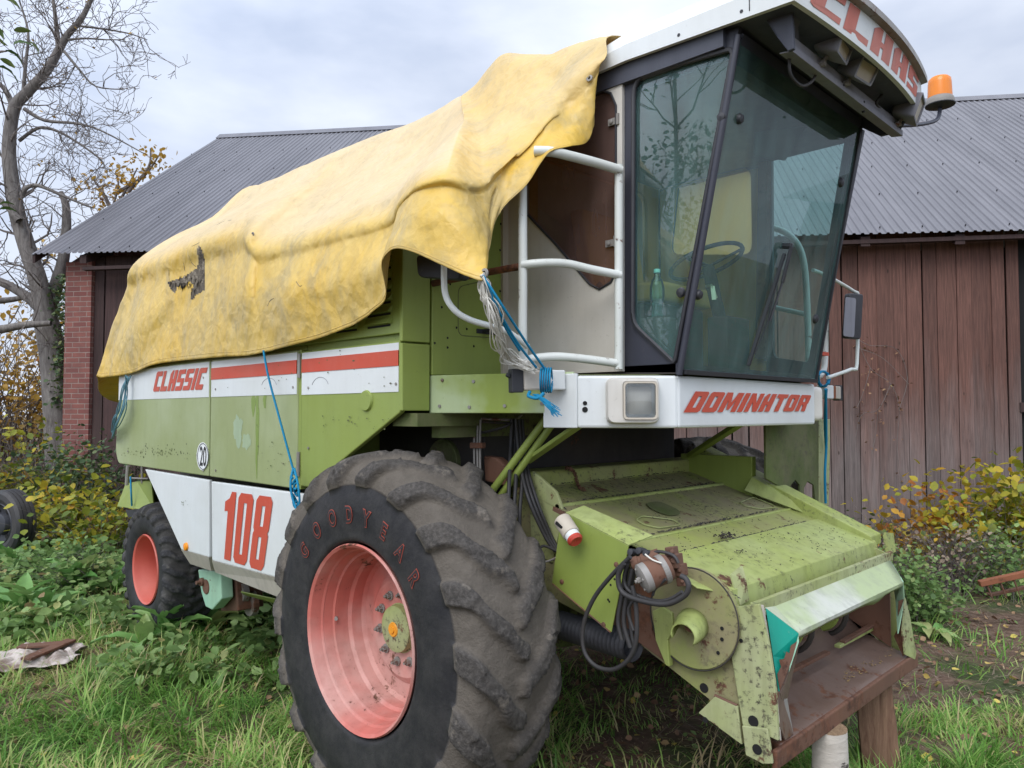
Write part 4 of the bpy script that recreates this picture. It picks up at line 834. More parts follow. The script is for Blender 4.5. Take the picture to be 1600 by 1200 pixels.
sidewall(.045, 'tyre_letter_red', 'tyre_lettering', .0045); sidewall(.008, 'tyre_black', 'tyre_lettering', .0062)
w2 = copy_tree(w1)
for c_ in list(w2.children):
    if c_.name.startswith('tyre_lettering') or c_.name.startswith('valve'): bpy.data.objects.remove(c_)
w2.parent = cmb; w2.location = (WC.x - ROOT.x, 2 * YC - WC.y - ROOT.y, WC.z); w2.rotation_euler = (0, 0, math.pi)
# rear wheels
rprof = [(.285, -.15), (.30, -.18), (.35, -.205), (.42, -.212), (.48, -.20), (.515, -.175), (.53, -.12), (.535, 0), (.53, .12), (.515, .175), (.48, .20), (.42, .212), (.35, .205), (.30, .18), (.285, .15)]
tmr = tyre_mesh(.53, rprof, 26, .026, .16, rot=0, seg=14, tw=.17, kt=.020, aggressive=.3)
WR = Vector((-6.76, 2.53, .56))
rimr = [(.27, -.14), (.288, -.17), (.297, -.19), (.291, -.2), (.278, -.19), (.268, -.16), (.262, -.13), (.235, -.07), (.232, .04), (.20, .06), (.14, .05), (.001, .05)]
r1 = wheel('steering_wheel_rear', WR, .56, tmr, 'tyre_rear', rimr, 'rim_red_rear', 0, .3, 6); r1.name = 'rear_wheel'; ORG['rear_wheel'] = WR
m = MB(); m.lathe(WR, (0, 1, 0), [(.001, -.06), (.05, -.06), (.06, -.05), (.065, .05)], 24)
for k in range(6): a = k * math.pi / 3; p = WR + Vector((math.cos(a) * .1, .05, math.sin(a) * .1)); m.tube([p, p - Vector((0, .03, 0))], .013, 6)
m.build('hub', 'green_dark', r1, origin=WR, smooth=35)
r2 = copy_tree(r1); r2.parent = cmb; r2.location = (WR.x - ROOT.x, 2 * YC - WR.y - ROOT.y, WR.z); r2.rotation_euler = (0, 0, math.pi)
m = MB(); m.bar((-6.76, 2.55, .56), (-6.76, 4.73, .56), .16, .2); m.bar((-3.0, 2.3, .85), (-3.0, 5.0, .85), .3, .34); m.build('axle', 'green_dark', cmb, bevel=.01)
# ================================================================ feeder house
F0 = Vector((-1.476, 2.775, 1.12)); FN_ = Vector((.308, 0, 1)).normalized()
def FP(px, py, off=0): return PN(px, py, F0 + FN_ * off, FN_)
FY0, FY1 = 2.79, 4.47
def fz(x): return 1.12 + (-1.476 - x) * .308
prof_ = [(-2.80, fz(-2.80) - .02), (-1.50, fz(-1.50) - .02), (-1.50, .62), (-1.42, .56), (-1.62, .52), (-2.0, .62), (-2.8, 1.0)]
sp = [P(a, b, Y=FY0 + .01) for a, b in ((997, 1005), (1043, 1041), (1107, 1092), (1160, 1160))]
side_ = [Vector((-2.80, FY0 + .01, fz(-2.8) - .012)), Vector((-1.48, FY0 + .01, fz(-1.48) - .012)), Vector((-1.44, FY0 + .01, .75)), Vector((-1.41, FY0 + .01, .56))] + [sp[3], sp[2], sp[1], sp[0], Vector((-2.75, FY0 + .01, 1.02))]
m = MB(); m.prism(side_, (0, .012, 0)); fh = m.build('feeder_house', 'green_dusty', cmb, bevel=.003)
m = MB(); m.prism([p + Vector((0, FY1 - FY0 - .03, 0)) for p in side_], (0, .012, 0)); m.build('side_plate', 'green_worn', fh)
m = MB(); m.prism([(-2.8, FY0 + .02, 1.05), (-2.0, FY0 + .02, .95), (-2.0, FY0 + .02, .98), (-2.8, FY0 + .02, 1.09)], (0, FY1 - FY0 - .04, 0)); m.prism([(-2.8, FY0 + .02, 1.0), (-2.78, FY0 + .02, 1.0), (-2.78, FY0 + .02, 1.45), (-2.8, FY0 + .02, 1.45)], (0, FY1 - FY0 - .04, 0)); m.build('floor_plate', 'dark_metal', fh)
# top sheets (each laid slightly over the next)
def sheet(name, pts, off, mat, th=.006, par=fh, bevel=0, fix=True):
    q = [FP(a, b, off) for a, b in pts]; m = MB(); m.prism(q, FN_ * -th); return m.build(name, mat, par, bevel=bevel)
LE = lambda x, off=0: Vector((x, FY0, fz(x))) + FN_ * off; RE = lambda x, off=0: Vector((x, FY1, fz(x))) + FN_ * off
def band(name, xa, xb, off, mat, dy0=0, dy1=0, th=.006, bevel=.002):
    m = MB(); m.prism([LE(xa, off) + Vector((0, dy0, 0)), LE(xb, off) + Vector((0, dy0, 0)), RE(xb, off) + Vector((0, dy1, 0)), RE(xa, off) + Vector((0, dy1, 0))], FN_ * -th); return m.build(name, mat, fh, bevel=bevel)
xs_ = [FP(a, b).x for a, b in ((915, 787), (1040, 837), (1080, 868))]
m = MB(); m.box((-2.9, 2.86, 1.44), (-2.72, 4.62, 1.585)); m.build('upper_crossbox', 'green_top', fh, bevel=.015)
band('rear_sheet', -2.74, xs_[0] - .01, .000, 'green_dusty')
s2 = band('middle_sheet', xs_[0] - .01, xs_[1], .006, 'green_dusty')
m = MB(); m.tube([LE(xs_[0], .004), RE(xs_[0], .004)], .014, 8); m.build('stiffening_bead', 'green_mossy', fh, smooth=50)
band('hatch_sheet', xs_[1] - .01, xs_[2] + .006, .012, 'green_top')
m = MB(); m.tube([LE(xs_[1] + .012, .012), RE(xs_[1] + .012, .012)], .008, 8); m.build('stiffening_bead', 'green_mossy', fh, smooth=50)
x4 = FP(1181, 907, .022).x
fl4 = MB(); q = [LE(xs_[2] - .02, .02) + Vector((0, -.03, 0)), Vector((x4 - .07, FY0 - .09, fz(x4 - .07) + .02)), Vector((x4, FY0 + .0, fz(x4) + .018)), Vector((x4, FY1 + .02, fz(x4) + .018)), Vector((x4 - .06, FY1 + .1, fz(x4 - .06) + .02)), RE(xs_[2] - .02, .02)]
fl4.prism(q, FN_ * -.006); fl4 = fl4.build('front_flap', 'green_mossy', fh, bevel=.002)
m = MB(); m.prism([(x4 - .004, FY0 + .0, fz(x4) + .016), (x4 + .002, FY0 + .0, fz(x4) + .018), (x4 + .02, FY0 + .01, fz(x4) - .075), (x4 + .012, FY0 + .01, fz(x4) - .077)], (0, FY1 - FY0 + .02, 0)); m.build('flap_front', 'green_mossy', fl4, bevel=.003)
m = MB(); q = [P(1142, 898, X=x4 - .02), P(1160, 884, X=x4 - .02), P(1166, 905, X=x4 + .01), P(1171, 938, X=x4 + .02), P(1157, 946, X=x4 + .02), P(1148, 920, X=x4)]; m.prism(q, (-.006, 0, 0)); m.build('bent_tab', 'green_worn', fl4)
m = MB(); q = [P(1384, 832, X=x4 - .02), P(1396, 833, X=x4 - .02), P(1400, 862, X=x4 + .015), P(1390, 866, X=x4 + .015)]; m.prism(q, (-.02, 0, 0)); m.build('bent_tab', 'green_worn', fl4)
# embossed hatches, moss patch and debris
for pts in ([(1003, 806), (1052, 812), (1064, 820), (1030, 825), (1006, 820), (994, 812)], [(1156, 785), (1177, 777), (1208, 789), (1211, 793), (1188, 795), (1165, 791)]):
    l_ = rnd([FP(a, b, .013) for a, b in pts], .02); m = MB(); m.tube(l_ + [l_[0]], .0035, 5); m.build('embossed_hatch', 'green_worn', s2)
m = MB(); m.prism(rnd([FP(a, b, .0132) for a, b in [(1008, 786), (1030, 783), (1060, 796), (1064, 804), (1044, 806), (1018, 796)]], .04), FN_ * .001); m.build('moss_patch', 'green_dark', s2)
dk = MB()
def clump(mb, c, n, sx, sy, r):
    for _ in range(n):
        p = c + Vector((random.gauss(0, sx), random.gauss(0, sy), 0)); p.z = fz(p.x) + .028 + random.random() * .008; s_ = r * random.uniform(.5, 1.4)
        mb.add([p + Vector((random.uniform(-1, 1), random.uniform(-1, 1), random.uniform(-.5, .5))).normalized() * s_ for _ in range(4)], [(0, 1, 2), (0, 2, 3), (0, 3, 1), (1, 3, 2)])
clump(dk, FP(1133, 847), 60, .012, .045, .010); clump(dk, FP(1158, 872), 12, .008, .02, .007); clump(dk, FP(1105, 826), 10, .006, .03, .006); clump(dk, FP(1192, 846), 6, .01, .02, .005)
dk.m = 0; dk = dk.build('dirt_clumps', 'dark_metal'); tag(dk, 'dark clumps of rotten chaff lying on the green feeder house top', 'debris', kind='stuff')
sc2 = MB()
for _ in range(900):
    x = random.uniform(-2.68, x4 - .02); y = random.uniform(FY0 + .03, FY1 - .05 - (0.12 if x < -1.8 else 0)); 
    if noise.noise(Vector((x * 5, y * 5, 0))) < -.05: continue
    z = fz(x) + (.0215 if x > xs_[2] - .02 else .0125); r_ = random.uniform(.0015, .0042); a = random.random() * 6.3; c0 = Vector((x, y, z + .001))
    u_ = Vector((math.cos(a), math.sin(a), -math.cos(a) * .308)) * r_ * random.uniform(1, 2.4); v_ = Vector((-math.sin(a), math.cos(a), math.sin(a) * .308)) * r_ * .6
    sc2.add([c0 - u_, c0 - v_, c0 + u_, c0 + v_, c0 + FN_ * .003], [(0, 1, 4), (1, 2, 4), (2, 3, 4), (3, 0, 4)])
for xs__, n__ in ((xs_[1] - .012, 160), (xs_[2] - .022, 220), (xs_[0] - .014, 120), (-2.70, 90)):
    for _ in range(n__):
        y = random.uniform(FY0 + .02, FY1 - .14); x = xs__ - abs(random.gauss(0, .006)); r_ = random.uniform(.002, .006); c0 = Vector((x, y, fz(x) + .013)); a = random.random() * 3
        sc2.add([c0 + Vector((0, -r_ * 2.4, 0)), c0 + Vector((-r_, 0, r_ * .3)), c0 + Vector((0, r_ * 2.4, 0)), c0 + Vector((r_, 0, -r_ * .3)), c0 + Vector((0, 0, r_ * .7))], [(0, 1, 4), (1, 2, 4), (2, 3, 4), (3, 0, 4)])
for _ in range(220):
    x = random.uniform(-2.6, -1.5); y = FY0 + .01 + abs(random.gauss(0, .012)); r_ = random.uniform(.0015, .005); c0 = Vector((x, y, fz(x) + (.022 if x > xs_[2] - .02 else .012))); sc2.add([c0 + Vector((-r_ * 2, 0, r_ * .6)), c0 + Vector((0, r_, 0)), c0 + Vector((r_ * 2, 0, -r_ * .6)), c0 + Vector((0, -r_, 0)), c0 + Vector((0, 0, r_ * .7))], [(0, 1, 4), (1, 2, 4), (2, 3, 4), (3, 0, 4)])
sc2 = sc2.build('leaf_crumbs', 'dark_metal'); tag(sc2, 'fine dark specks of chaff scattered over the green feeder house top', 'debris', kind='stuff')
# chain on the cross box
m = MB(); cpts = [P(884, 731, Z=1.592), P(892, 733, Z=1.592), P(897, 738, X=-2.714), P(900, 747, X=-2.712), P(902, 755, X=-2.705), FP(906, 762, .012), FP(915, 766, .012)]
pp, _ = crs([Vector(p) for p in cpts], [0] * 7, 3)
for k in range(len(pp) - 1):
    d = (pp[k + 1] - pp[k]).normalized(); u = d.orthogonal(); u.rotate(Matrix.Rotation(k * math.pi / 2 + .6, 3, d)); u.normalize(); c0 = (pp[k] + pp[k + 1]) / 2; L_ = (pp[k + 1] - pp[k]).length * .68
    m.tube([c0 + d * math.cos(a) * L_ + u * math.sin(a) * .011 for a in np.linspace(0, 2 * math.pi, 9)], .0035, 5, cap=False)
m.build('chain', 'rust_brown', fh)
# far cheek
O1, O2 = P(1108, 697, Y=4.6), P(1371, 835, Y=4.56)
m = MB(); m.prism([Vector((O1.x, 4.46, O1.z)), Vector((O2.x, 4.46, O2.z)), Vector((O2.x, 4.46, O2.z - .06)), Vector((-2.0, 4.46, fz(-2.0) - .05)), Vector((O1.x, 4.46, fz(O1.x) - .1))], (0, .16, 0)); m.build('far_cheek', 'green_mossy', fh, bevel=.006)
I1, I2, I3 = P(1175, 745, Y=4.40), P(1296, 816, Y=4.33), P(1163, 766, Y=4.33)
m = MB(); m.add([I3, FP(1296, 816, .012), I1, Vector((I1.x, 4.46, I1.z + .003)), FP(1296, 816, .013) + Vector((0, .12, 0)), Vector((I3.x, 4.46, I3.z))], [(0, 1, 2), (2, 1, 4, 3), (0, 2, 3, 5)]); m.build('cheek_wedge', 'green_mossy', fh)
m = MB(); m.box((O1.x - .1, 4.40, 1.3), (I1.x, 4.455, 1.62)); m.build('hinge_plate', 'green', fh, bevel=.004)
# ---- front frame
def q3(lst): return [P(a, b, X=x) for a, b, x in lst]
m = MB(); m.prism([P(a, b, Y=FY0 - .012) for a, b in ((1150, 948), (1185, 944), (1201, 1010), (1211, 1075), (1216, 1158), (1160, 1133), (1140, 1012))], (0, .02, 0)); post = m.build('frame_post', 'green_worn', fh, bevel=.004)
m = MB(); m.add(q3([(1183, 944, -1.44), (1193, 946, -1.42), (1212, 1067, -1.375), (1219, 1157, -1.35), (1214, 1158, -1.37), (1205, 1070, -1.395)]), [(0, 1, 2, 5), (5, 2, 3, 4)]); o = m.build('post_edge', 'sign_white', post); s_ = o.modifiers.new('t', 'SOLIDIFY'); s_.thickness = .006
m = MB()
for (a, b, r_) in ((1158, 1001, .008), (1153, 963, .008), (1177, 1127, .022), (1100, 1075, .02), (1102, 1125, .012), (1183, 1171, .02), (1164, 1145, .008), (1167, 1172, .008)):
    yy_ = FY0 - .0135 if (a, b) != (1183, 1171) else FY0 - .030
    if a < 1120: yy_ = FY0 + .008 if b < 1100 else FY0 - .022
    q = P(a, b, Y=yy_); m.tube([q, q - Vector((0, .001, 0))], r_, 14)
m.build('post_holes', 'black_hole', post)
def rib_bar(pts, name, mat, th, par=fh): m = MB(); m.prism(pts, th); return m.build(name, mat, par, bevel=.003)
rib_bar([P(a, b, Y=FY0 - .028) for a, b in ((1159, 1134), (1199, 1139), (1207, 1194), (1192, 1194), (1165, 1180))], 'foot_plate', 'green_worn', (0, .014, 0))
rib_bar([P(a, b, Y=FY0 - .02) for a, b in ((1091, 1114), (1117, 1088), (1152, 1104), (1159, 1164))], 'lug_bracket', 'green_worn', (0, .012, 0))
m = MB(); m.tube([P(1117, 1087, Y=FY0 - .012), P(1152, 1103, Y=FY0 - .012)], .008, 6); m.build('bracket_rim', 'rust_brown', fh)
# hood beam over the opening
bt0, bt1 = P(1212, 947, X=-1.455), P(1392, 879, X=-1.455); bf0, bf1 = P(1247, 988, X=-1.34), P(1412, 909, X=-1.34)
zt_ = (bt0.z + bt1.z) / 2; zf_ = (bf0.z + bf1.z) / 2
nseg = 14; vs = []; 
for i in range(nseg + 1):
    t = i / nseg; dent = .006 * noise.noise(Vector((t * 5, 0, 0))); 
    yb = 2.90 + (FY1 - .13 - 2.86) * t; yf = bf0.y + (bf1.y - bf0.y) * t
    vs += [Vector((-1.47, yb, zt_ + .03)), Vector((-1.45, yb, zt_)), Vector((-1.34 + dent, yf, zf_ + dent)), Vector((-1.342 + dent, yf, zf_ - .018)), Vector((-1.37 + dent * 2, yf, zf_ - .045 - (.012 if .7 < t < .85 else 0)))]
m = MB(); m.add(vs, [(i * 5 + j, i * 5 + j + 1, (i + 1) * 5 + j + 1, (i + 1) * 5 + j) for i in range(nseg) for j in range(4)]); hb = m.build('hood_beam', 'white_green', fh, smooth=30); s_ = hb.modifiers.new('t', 'SOLIDIFY'); s_.thickness = .005
m = MB(); m.box((-1.475, FY0 + .04, zt_ + .0), (-1.455, FY1 - .04, zt_ + .05)); m.build('top_rail', 'green_worn', fh, bevel=.002)
# side deflectors
def defl(name, pts, mat): m = MB(); m.add(pts, [tuple(range(len(pts)))]); o = m.build(name, mat, fh); s_ = o.modifiers.new('t', 'SOLIDIFY'); s_.thickness = .006; return o
A_ = P(1196, 950, X=-1.44); B_ = P(1212, 947, X=-1.45); C_ = P(1247, 989, X=-1.338); D_ = P(1246, 1001, X=-1.34); E_ = P(1236, 1030, X=-1.365); H_ = P(1216, 1082, X=-1.385); I_ = P(1207, 1025, X=-1.41)
defl('side_deflector', [A_, C_, D_, E_, H_, I_], 'teal'); defl('deflector_top', [A_ + Vector((.0, -.002, .003)), B_, C_ + Vector((0, .002, .002))], 'white_green')
defl('guide_strip', [E_ + Vector((.003, .003, 0)), D_ + Vector((.002, .004, 0)), P(1229, 1090, X=-1.40), P(1219, 1092, X=-1.385), H_ + Vector((.003, 0, 0))], 'rust_plate')
defl('guide_strip', [P(1214, 1080, X=-1.38), P(1222, 1083, X=-1.40), P(1237, 1147, X=-1.37), P(1225, 1156, X=-1.355), P(1214, 1130, X=-1.36)], 'rust_plate')
defl('guide_strip', [P(1222, 1087, X=-1.395), P(1227, 1086, X=-1.40), P(1237, 1145, X=-1.372), P(1230, 1150, X=-1.368)], 'steel')
defl('side_deflector', [P(1393, 878, X=-1.455), P(1412, 909, X=-1.338), P(1414, 938, X=-1.35), P(1404, 990, X=-1.38), P(1401, 940, X=-1.40)], 'mint')
defl('frame_post', [P(1413, 934, X=-1.35), P(1420, 962, X=-1.35), P(1430, 1022, X=-1.35), P(1428, 1030, X=-1.35), P(1412, 1022, X=-1.36), P(1408, 985, X=-1.37)], 'green_worn')
defl('guide_strip', [P(1404, 940, X=-1.37), P(1413, 936, X=-1.352), P(1418, 1020, X=-1.36), P(1411, 1026, X=-1.37), P(1397, 995, X=-1.42), P(1402, 985, X=-1.40)], 'rust_brown')
tpn = (D_ - A_).cross(H_ - A_).normalized(); tpn = tpn if tpn.dot(ray(1220, 1000)) < 0 else -tpn
m = MB(); m.add([PN(a, b, A_, tpn) + tpn * .012 for a, b in ((1244, 1001), (1236, 1030), (1217, 1079), (1213, 1052), (1219, 1041), (1216, 1031), (1224, 1028), (1227, 1017), (1232, 1020), (1234, 1008), (1240, 1004))], [tuple(range(11))]); m.build('rust_patch', 'rust_brown', fh)
m = MB(); m.add([PN(a, b, A_, tpn) + tpn * .011 for a, b in ((1246, 992), (1247, 1002), (1237, 1032), (1231, 1050), (1234, 1030), (1243, 1002))], [tuple(range(6))]); m.build('paint_remnant', 'mint', fh)
# tray
zt0 = .605; TY0, TY1 = 2.835, 4.40
vs = []; nT = 20
pr2 = [(-2.05, .99), (-1.8, .83), (-1.62, .67), (-1.43, zt0), (-1.385, zt0 + .003), (-1.365, zt0 - .004), (-1.357, zt0 - .02), (-1.355, .535), (-1.37, .53), (-1.45, .58)]
for i in range(nT + 1):
    t = i / nT; y = TY0 + (TY1 - TY0) * t
    for j, (x, z) in enumerate(pr2): vs.append(Vector((x + .004 * noise.noise(Vector((t * 4, j, 0))), y, z + .004 * noise.noise(Vector((t * 5, j * .3, 2))))))
k = len(pr2); m = MB(); m.add(vs, [(i * k + j, i * k + j + 1, (i + 1) * k + j + 1, (i + 1) * k + j) for i in range(nT) for j in range(k - 1)]); m.add([vs[j] for j in range(k)], [tuple(range(k))]); m.add([vs[nT * k + j] for j in range(k)], [tuple(range(k))])
tr = m.build('intake_tray', 'rust_plate', fh, smooth=35)
m = MB(); m.box((-1.37, TY0 - .05, .525), (-1.347, TY1 + .06, .598)); m.build('tray_lip', 'rust_brown', tr, bevel=.006)
m = MB(); m.prism([(-1.9, TY0 + .01, .9), (-1.46, TY0 + .01, .62), (-1.46, TY0 + .01, 1.0), (-1.9, TY0 + .01, 1.12)], (0, .01, 0)); m.build('inner_cheek', 'rust_brown', fh); m = MB(); m.prism([(-2.0, TY1 - .02, .9), (-1.46, TY1 - .02, .62), (-1.46, TY1 - .02, 1.05), (-2.0, TY1 - .02, 1.15)], (0, .01, 0)); m.build('inner_cheek', 'rust_brown', fh)
m = MB(); m.box((-2.05, TY0 + .01, .82), (-2.03, TY1 - .01, 1.2)); m.build('inner_back', 'black_hole', fh)
# conveyor: shaft, chain wheels, slats
m = MB(); m.tube([(-1.72, TY0, .84), (-1.72, TY1, .84)], .03, 12); cv = m.build('conveyor_shaft', 'dark_metal', fh, smooth=40)
for yc_ in (3.05, 3.32, 3.62, 4.05):
    m = MB(); m.lathe((-1.72, yc_, .84), (0, 1, 0), [(.001, -.012), (.112, -.012), (.118, 0), (.112, .012), (.001, .012)], 28); m.build('chain_wheel', 'green', cv, smooth=35)
    m = MB(); m.tube([Vector((-1.72 + math.cos(a) * .14, yc_ + .035, .84 + math.sin(a) * .14)) for a in np.linspace(-2.4, 2.6, 22)], .014, 6); m.build('conveyor_chain', 'dark_metal', cv)
for (a, b, c_, d, x, mt_) in ((1233, 1049, 1293, 1019, -1.56, 'rust_brown'), (1316, 1003, 1391, 961, -1.56, 'rust_brown'), (1308, 1010, 1386, 969, -1.565, 'green_mossy')):
    m = MB(); m.bar(P(a, b, X=x), P(c_, d, X=x), .03, .016); m.build('conveyor_slat', mt_, cv, bevel=.003)
m = MB()
for (a, b, c_, d) in ((1262, 1040, 1290, 1052), (1331, 1000, 1355, 1013), (1245, 1025, 1275, 1035)): m.bar(P(a, b, Z=.62), P(c_, d, Z=.612), .03, .006)
m.build('slat_rubber', 'plastic_black', cv)
ch_ = MB()
for _ in range(260):
    x = random.uniform(-1.70, -1.42); y = random.uniform(3.7, 4.36); z = zt0 + max(0, -1.43 - x) * .19 + random.random() * .008; a = random.random() * 6; l_ = random.uniform(.004, .014)
    ch_.bar((x, y, z), (x + math.cos(a) * l_, y + math.sin(a) * l_, z + .002), .004, .003)
g = G('straw'); g.color(g.mix(g.noise(30, 2), (.32, .23, .10), (.16, .10, .05))); g.rough(.9); M['straw'] = g.m
tag(ch_.build('grain_litter', 'straw'), 'pale chaff and grain husks lying in the rusty intake tray', 'chaff', kind='stuff')
# ---- near-side gear of the feeder house
c0 = P(1083, 966, Y=FY0 - .03)
m = MB(); m.lathe(c0, (0, -1, 0), [(.205, -.03), (.207, 0), (.202, .006), (.001, .008)], 56); gd = m.build('pulley_guard', 'green_dusty', fh, smooth=30)
m = MB(); m.tube([c0 + Vector((math.cos(a) * .209, -.004, math.sin(a) * .209)) for a in np.linspace(0, 2 * math.pi, 49)], .003, 5); m.build('guard_edge', 'dark_metal', gd)
m = MB()
for (a, b) in ((1128, 982), (1128, 999), (1122, 1020)): q = P(a, b, Y=FY0 - .040); m.tube([q, q - Vector((0, .001, 0))], .008, 10)
m.build('guard_holes', 'black_hole', gd)
# bent shaft cover
q0 = P(1066, 962, Y=FY0 - .04); vs = []; na = 14; m = MB()
for i, (dx, out, rr_) in enumerate(((0, .0, .065), (.015, .05, .062), (.03, .10, .055), (.035, .13, .05))):
    for j in range(na + 1):
        a = math.pi * (1.12 - 1.30 * j / na); vs.append(P(1082, 975, Y=FY0 - .04) + Vector((dx + math.cos(a) * rr_ * 1.15, -out, math.sin(a) * rr_ - out * .12)))
m.add(vs, [(i * (na + 1) + j, i * (na + 1) + j + 1, (i + 1) * (na + 1) + j + 1, (i + 1) * (na + 1) + j) for i in range(3) for j in range(na)])
o = m.build('shaft_cover', 'green_mossy', fh, smooth=50); s_ = o.modifiers.new('t', 'SOLIDIFY'); s_.thickness = .006
m = MB(); m.cyl(P(1082, 975, Y=FY0 - .04), P(1082, 975, Y=FY0 - .10), .035); m.build('drive_shaft', 'rust_brown', fh, smooth=40)
m = MB(); m.prism([P(a, b, Y=FY0 - .05) for a, b in ((1019, 955), (1034, 948), (1050, 958), (1052, 985), (1043, 1000), (1046, 1042), (1040, 1040), (1024, 1000))], (0, .03, 0)); m.build('guard_bracket', 'green_mossy', fh, bevel=.004)
m = MB(); m.prism([P(a, b, Y=FY0 - .02) for a, b in ((940, 920), (1030, 905), (1018, 985), (1040, 1035), (996, 1003), (950, 975))], (0, .02, 0)); m.build('rusty_panel', 'rust_brown', fh, bevel=.004)
# rear side plates beside the hoses
m = MB(); m.prism([P(a, b, Y=FY0 + .0) for a, b in ((832, 736), (868, 768), (880, 800), (862, 880), (830, 860), (828, 800))], (0, .02, 0)); m.build('rear_side_plate', 'green_worn', fh, bevel=.004)
# folded shield plate
SY = 2.62
sh = MB(); sh.prism([P(a, b, Y=SY) for a, b in ((877, 806), (884, 802), (982, 853), (955, 988), (949, 985), (862, 911))], (0, .006, 0)); sh = sh.build('shield_plate', 'green', fh, bevel=.002)
a0, a1 = P(884, 802, Y=SY), P(982, 853, Y=SY); m = MB(); m.add([a0, a1, a1 + Vector((.035, .13, .03)), a0 + Vector((.0, .13, .02))], [(0, 1, 2, 3)]); o = m.build('shield_fold', 'green_mossy', sh); s_ = o.modifiers.new('t', 'SOLIDIFY'); s_.thickness = .005
m = MB(); m.tube([P(863, 912, Y=SY - .002), P(954, 988, Y=SY - .002)], .0035, 5); m.build('rusty_edge', 'rust_brown', sh)
m = MB()
for (a, b) in ((878, 909), (943, 976), (963, 882)): q = P(a, b, Y=SY); m.lathe(q, (0, -1, 0), [(.012, 0), (.011, .004), (.001, .007)], 10)
m.build('shield_bolts', 'rust_brown', sh)
m = MB()
for (a, b) in ((954, 914), (950, 937), (952, 940), (960, 905)): q = P(a, b, Y=SY - .001); m.tube([q, q + Vector((0, .0006, 0))], .0055, 8)
m.build('shield_holes', 'black_hole', sh)
m = MB(); a0, a1 = P(878, 812, Y=SY - .05), P(893, 835, Y=SY - .07); m.cyl(a0, a1, .040); sn_ = m.build('tube_sleeve', 'cream', sh, bevel=.004, smooth=40)
m = MB(); m.cyl(a1, a1 + (a1 - a0) * .25, .034); m.build('sleeve_ring', 'white', sn_, smooth=40)
m = MB(); m.lathe(a1 + (a1 - a0) * .25, (a1 - a0), [(.034, 0), (.036, .012), (.028, .022), (.001, .016)], 20); m.build('red_cap', 'label_red', sn_, smooth=40)
m = MB(); q = (a0 + a1) / 2 + Vector((-.01, -.036, .01)); m.obox(q, (.02, 0, -.01), (0, .006, 0), (.002, 0, .006)); m.build('sleeve_slot', 'black_hole', sn_)
m = MB(); pts_ = [FP(914, 797, -.02), FP(938, 811, -.02), FP(978, 838, -.02), FP(990, 842, -.02)]; pts_ = [Vector((p.x, 2.74, p.z + .03)) for p in pts_]; m.bar(pts_[0], pts_[3], .01, .02); m.build('rusty_rod', 'rust_brown', fh)
# electric motor with solenoid
a0, a1 = P(1002, 905, Y=2.50), P(1047, 884, Y=2.60); ax_ = (a1 - a0).normalized()
m = MB(); m.lathe(a0, ax_, [(.001, .0), (.05, .0), (.058, .008), (.058, .11), (.052, .125), (.001, .13)], 32); mo = m.build('electric_motor', 'rust_brown', fh, smooth=35)
m = MB(); m.lathe(a0, ax_, [(.001, -.004), (.045, -.004), (.0595, .004), (.0597, .03), (.058, .031)], 32); m.tube([a0 - ax_ * .02, a0], .012, 6); m.tube([a0 - ax_ * .028, a0], .007, 8)
for k in range(4): a = k * math.pi / 2 + .4; u_ = ax_.orthogonal().normalized(); v_ = ax_.cross(u_); q = a0 + (u_ * math.cos(a) + v_ * math.sin(a)) * .042; m.tube([q - ax_ * .008, q], .005, 6)
m.build('motor_cap', 'steel', mo, smooth=35)
m = MB(); m.lathe(a0 + ax_ * .085, ax_, [(.0585, 0), (.0605, .002), (.0605, .022), (.0585, .024)], 32); m.build('motor_band', 'steel', mo)
b0, b1 = P(987, 882, Y=2.56), P(1030, 868, Y=2.62); ax2 = (b1 - b0).normalized()
m = MB(); m.lathe(b0, ax2, [(.001, 0), (.026, 0), (.028, .004), (.028, .03), (.024, .032), (.024, .045), (.030, .047), (.030, .12), (.001, .122)], 24); m.build('solenoid', 'rust_brown', mo, smooth=35)
m = MB(); 
for (a, b, y, r_) in ((1053, 876, 2.64, .028), (1062, 890, 2.66, .024), (1050, 862, 2.65, .02), (1066, 908, 2.66, .018)): m.obox(P(a, b, Y=y), (r_, 0, .004), (0, r_, 0), (-.004, 0, r_)); m.tube([P(a, b, Y=y - .03), P(a, b, Y=y)], r_ * .5, 6)
m.build('valve_block', 'rust_brown', mo, bevel=.004)
m = MB()
for (a, b) in ((990, 864), (1003, 862), (1014, 866)): q = P(a, b, Y=2.6); m.lathe(q, (0, -1, .3), [(.001, .03), (.014, .028), (.017, .01), (.017, -.02)], 12)
m.build('plug_cap', 'plastic_black', mo, smooth=40)
def hose(pts, r=.008, Y=2.58, mat='rubber_hose', par=fh, name='hose'):
    pts = [P(p[0], p[1], Y=(p[2] if len(p) > 2 else Y)) for p in pts]; m = MB(); m.tube(pts, r, 9, 5); return m.build(name, mat, par, smooth=60)
hose([(985, 870), (955, 900), (928, 935), (912, 975), (912, 1015), (930, 1040), (958, 1046), (982, 1030), (994, 1000), (994, 950), (988, 915)], .0095, 2.52)
hose([(975, 880), (966, 900), (972, 925), (1000, 938), (1040, 944), (1068, 932), (1076, 918), (1072, 905), (1064, 900)], .011, 2.50)
hose([(982, 876), (975, 905), (985, 925), (1020, 938), (1045, 937), (1066, 925)], .008, 2.53)
hose([(980, 885), (972, 930), (966, 970), (972, 1000)], .010, 2.56); hose([(988, 888), (978, 940), (975, 975), (985, 1012)], .010, 2.55)
hose([(992, 890), (983, 940), (986, 985), (990, 1010)], .008, 2.57); hose([(1000, 930), (985, 945), (982, 960), (990, 985)], .007, 2.55)
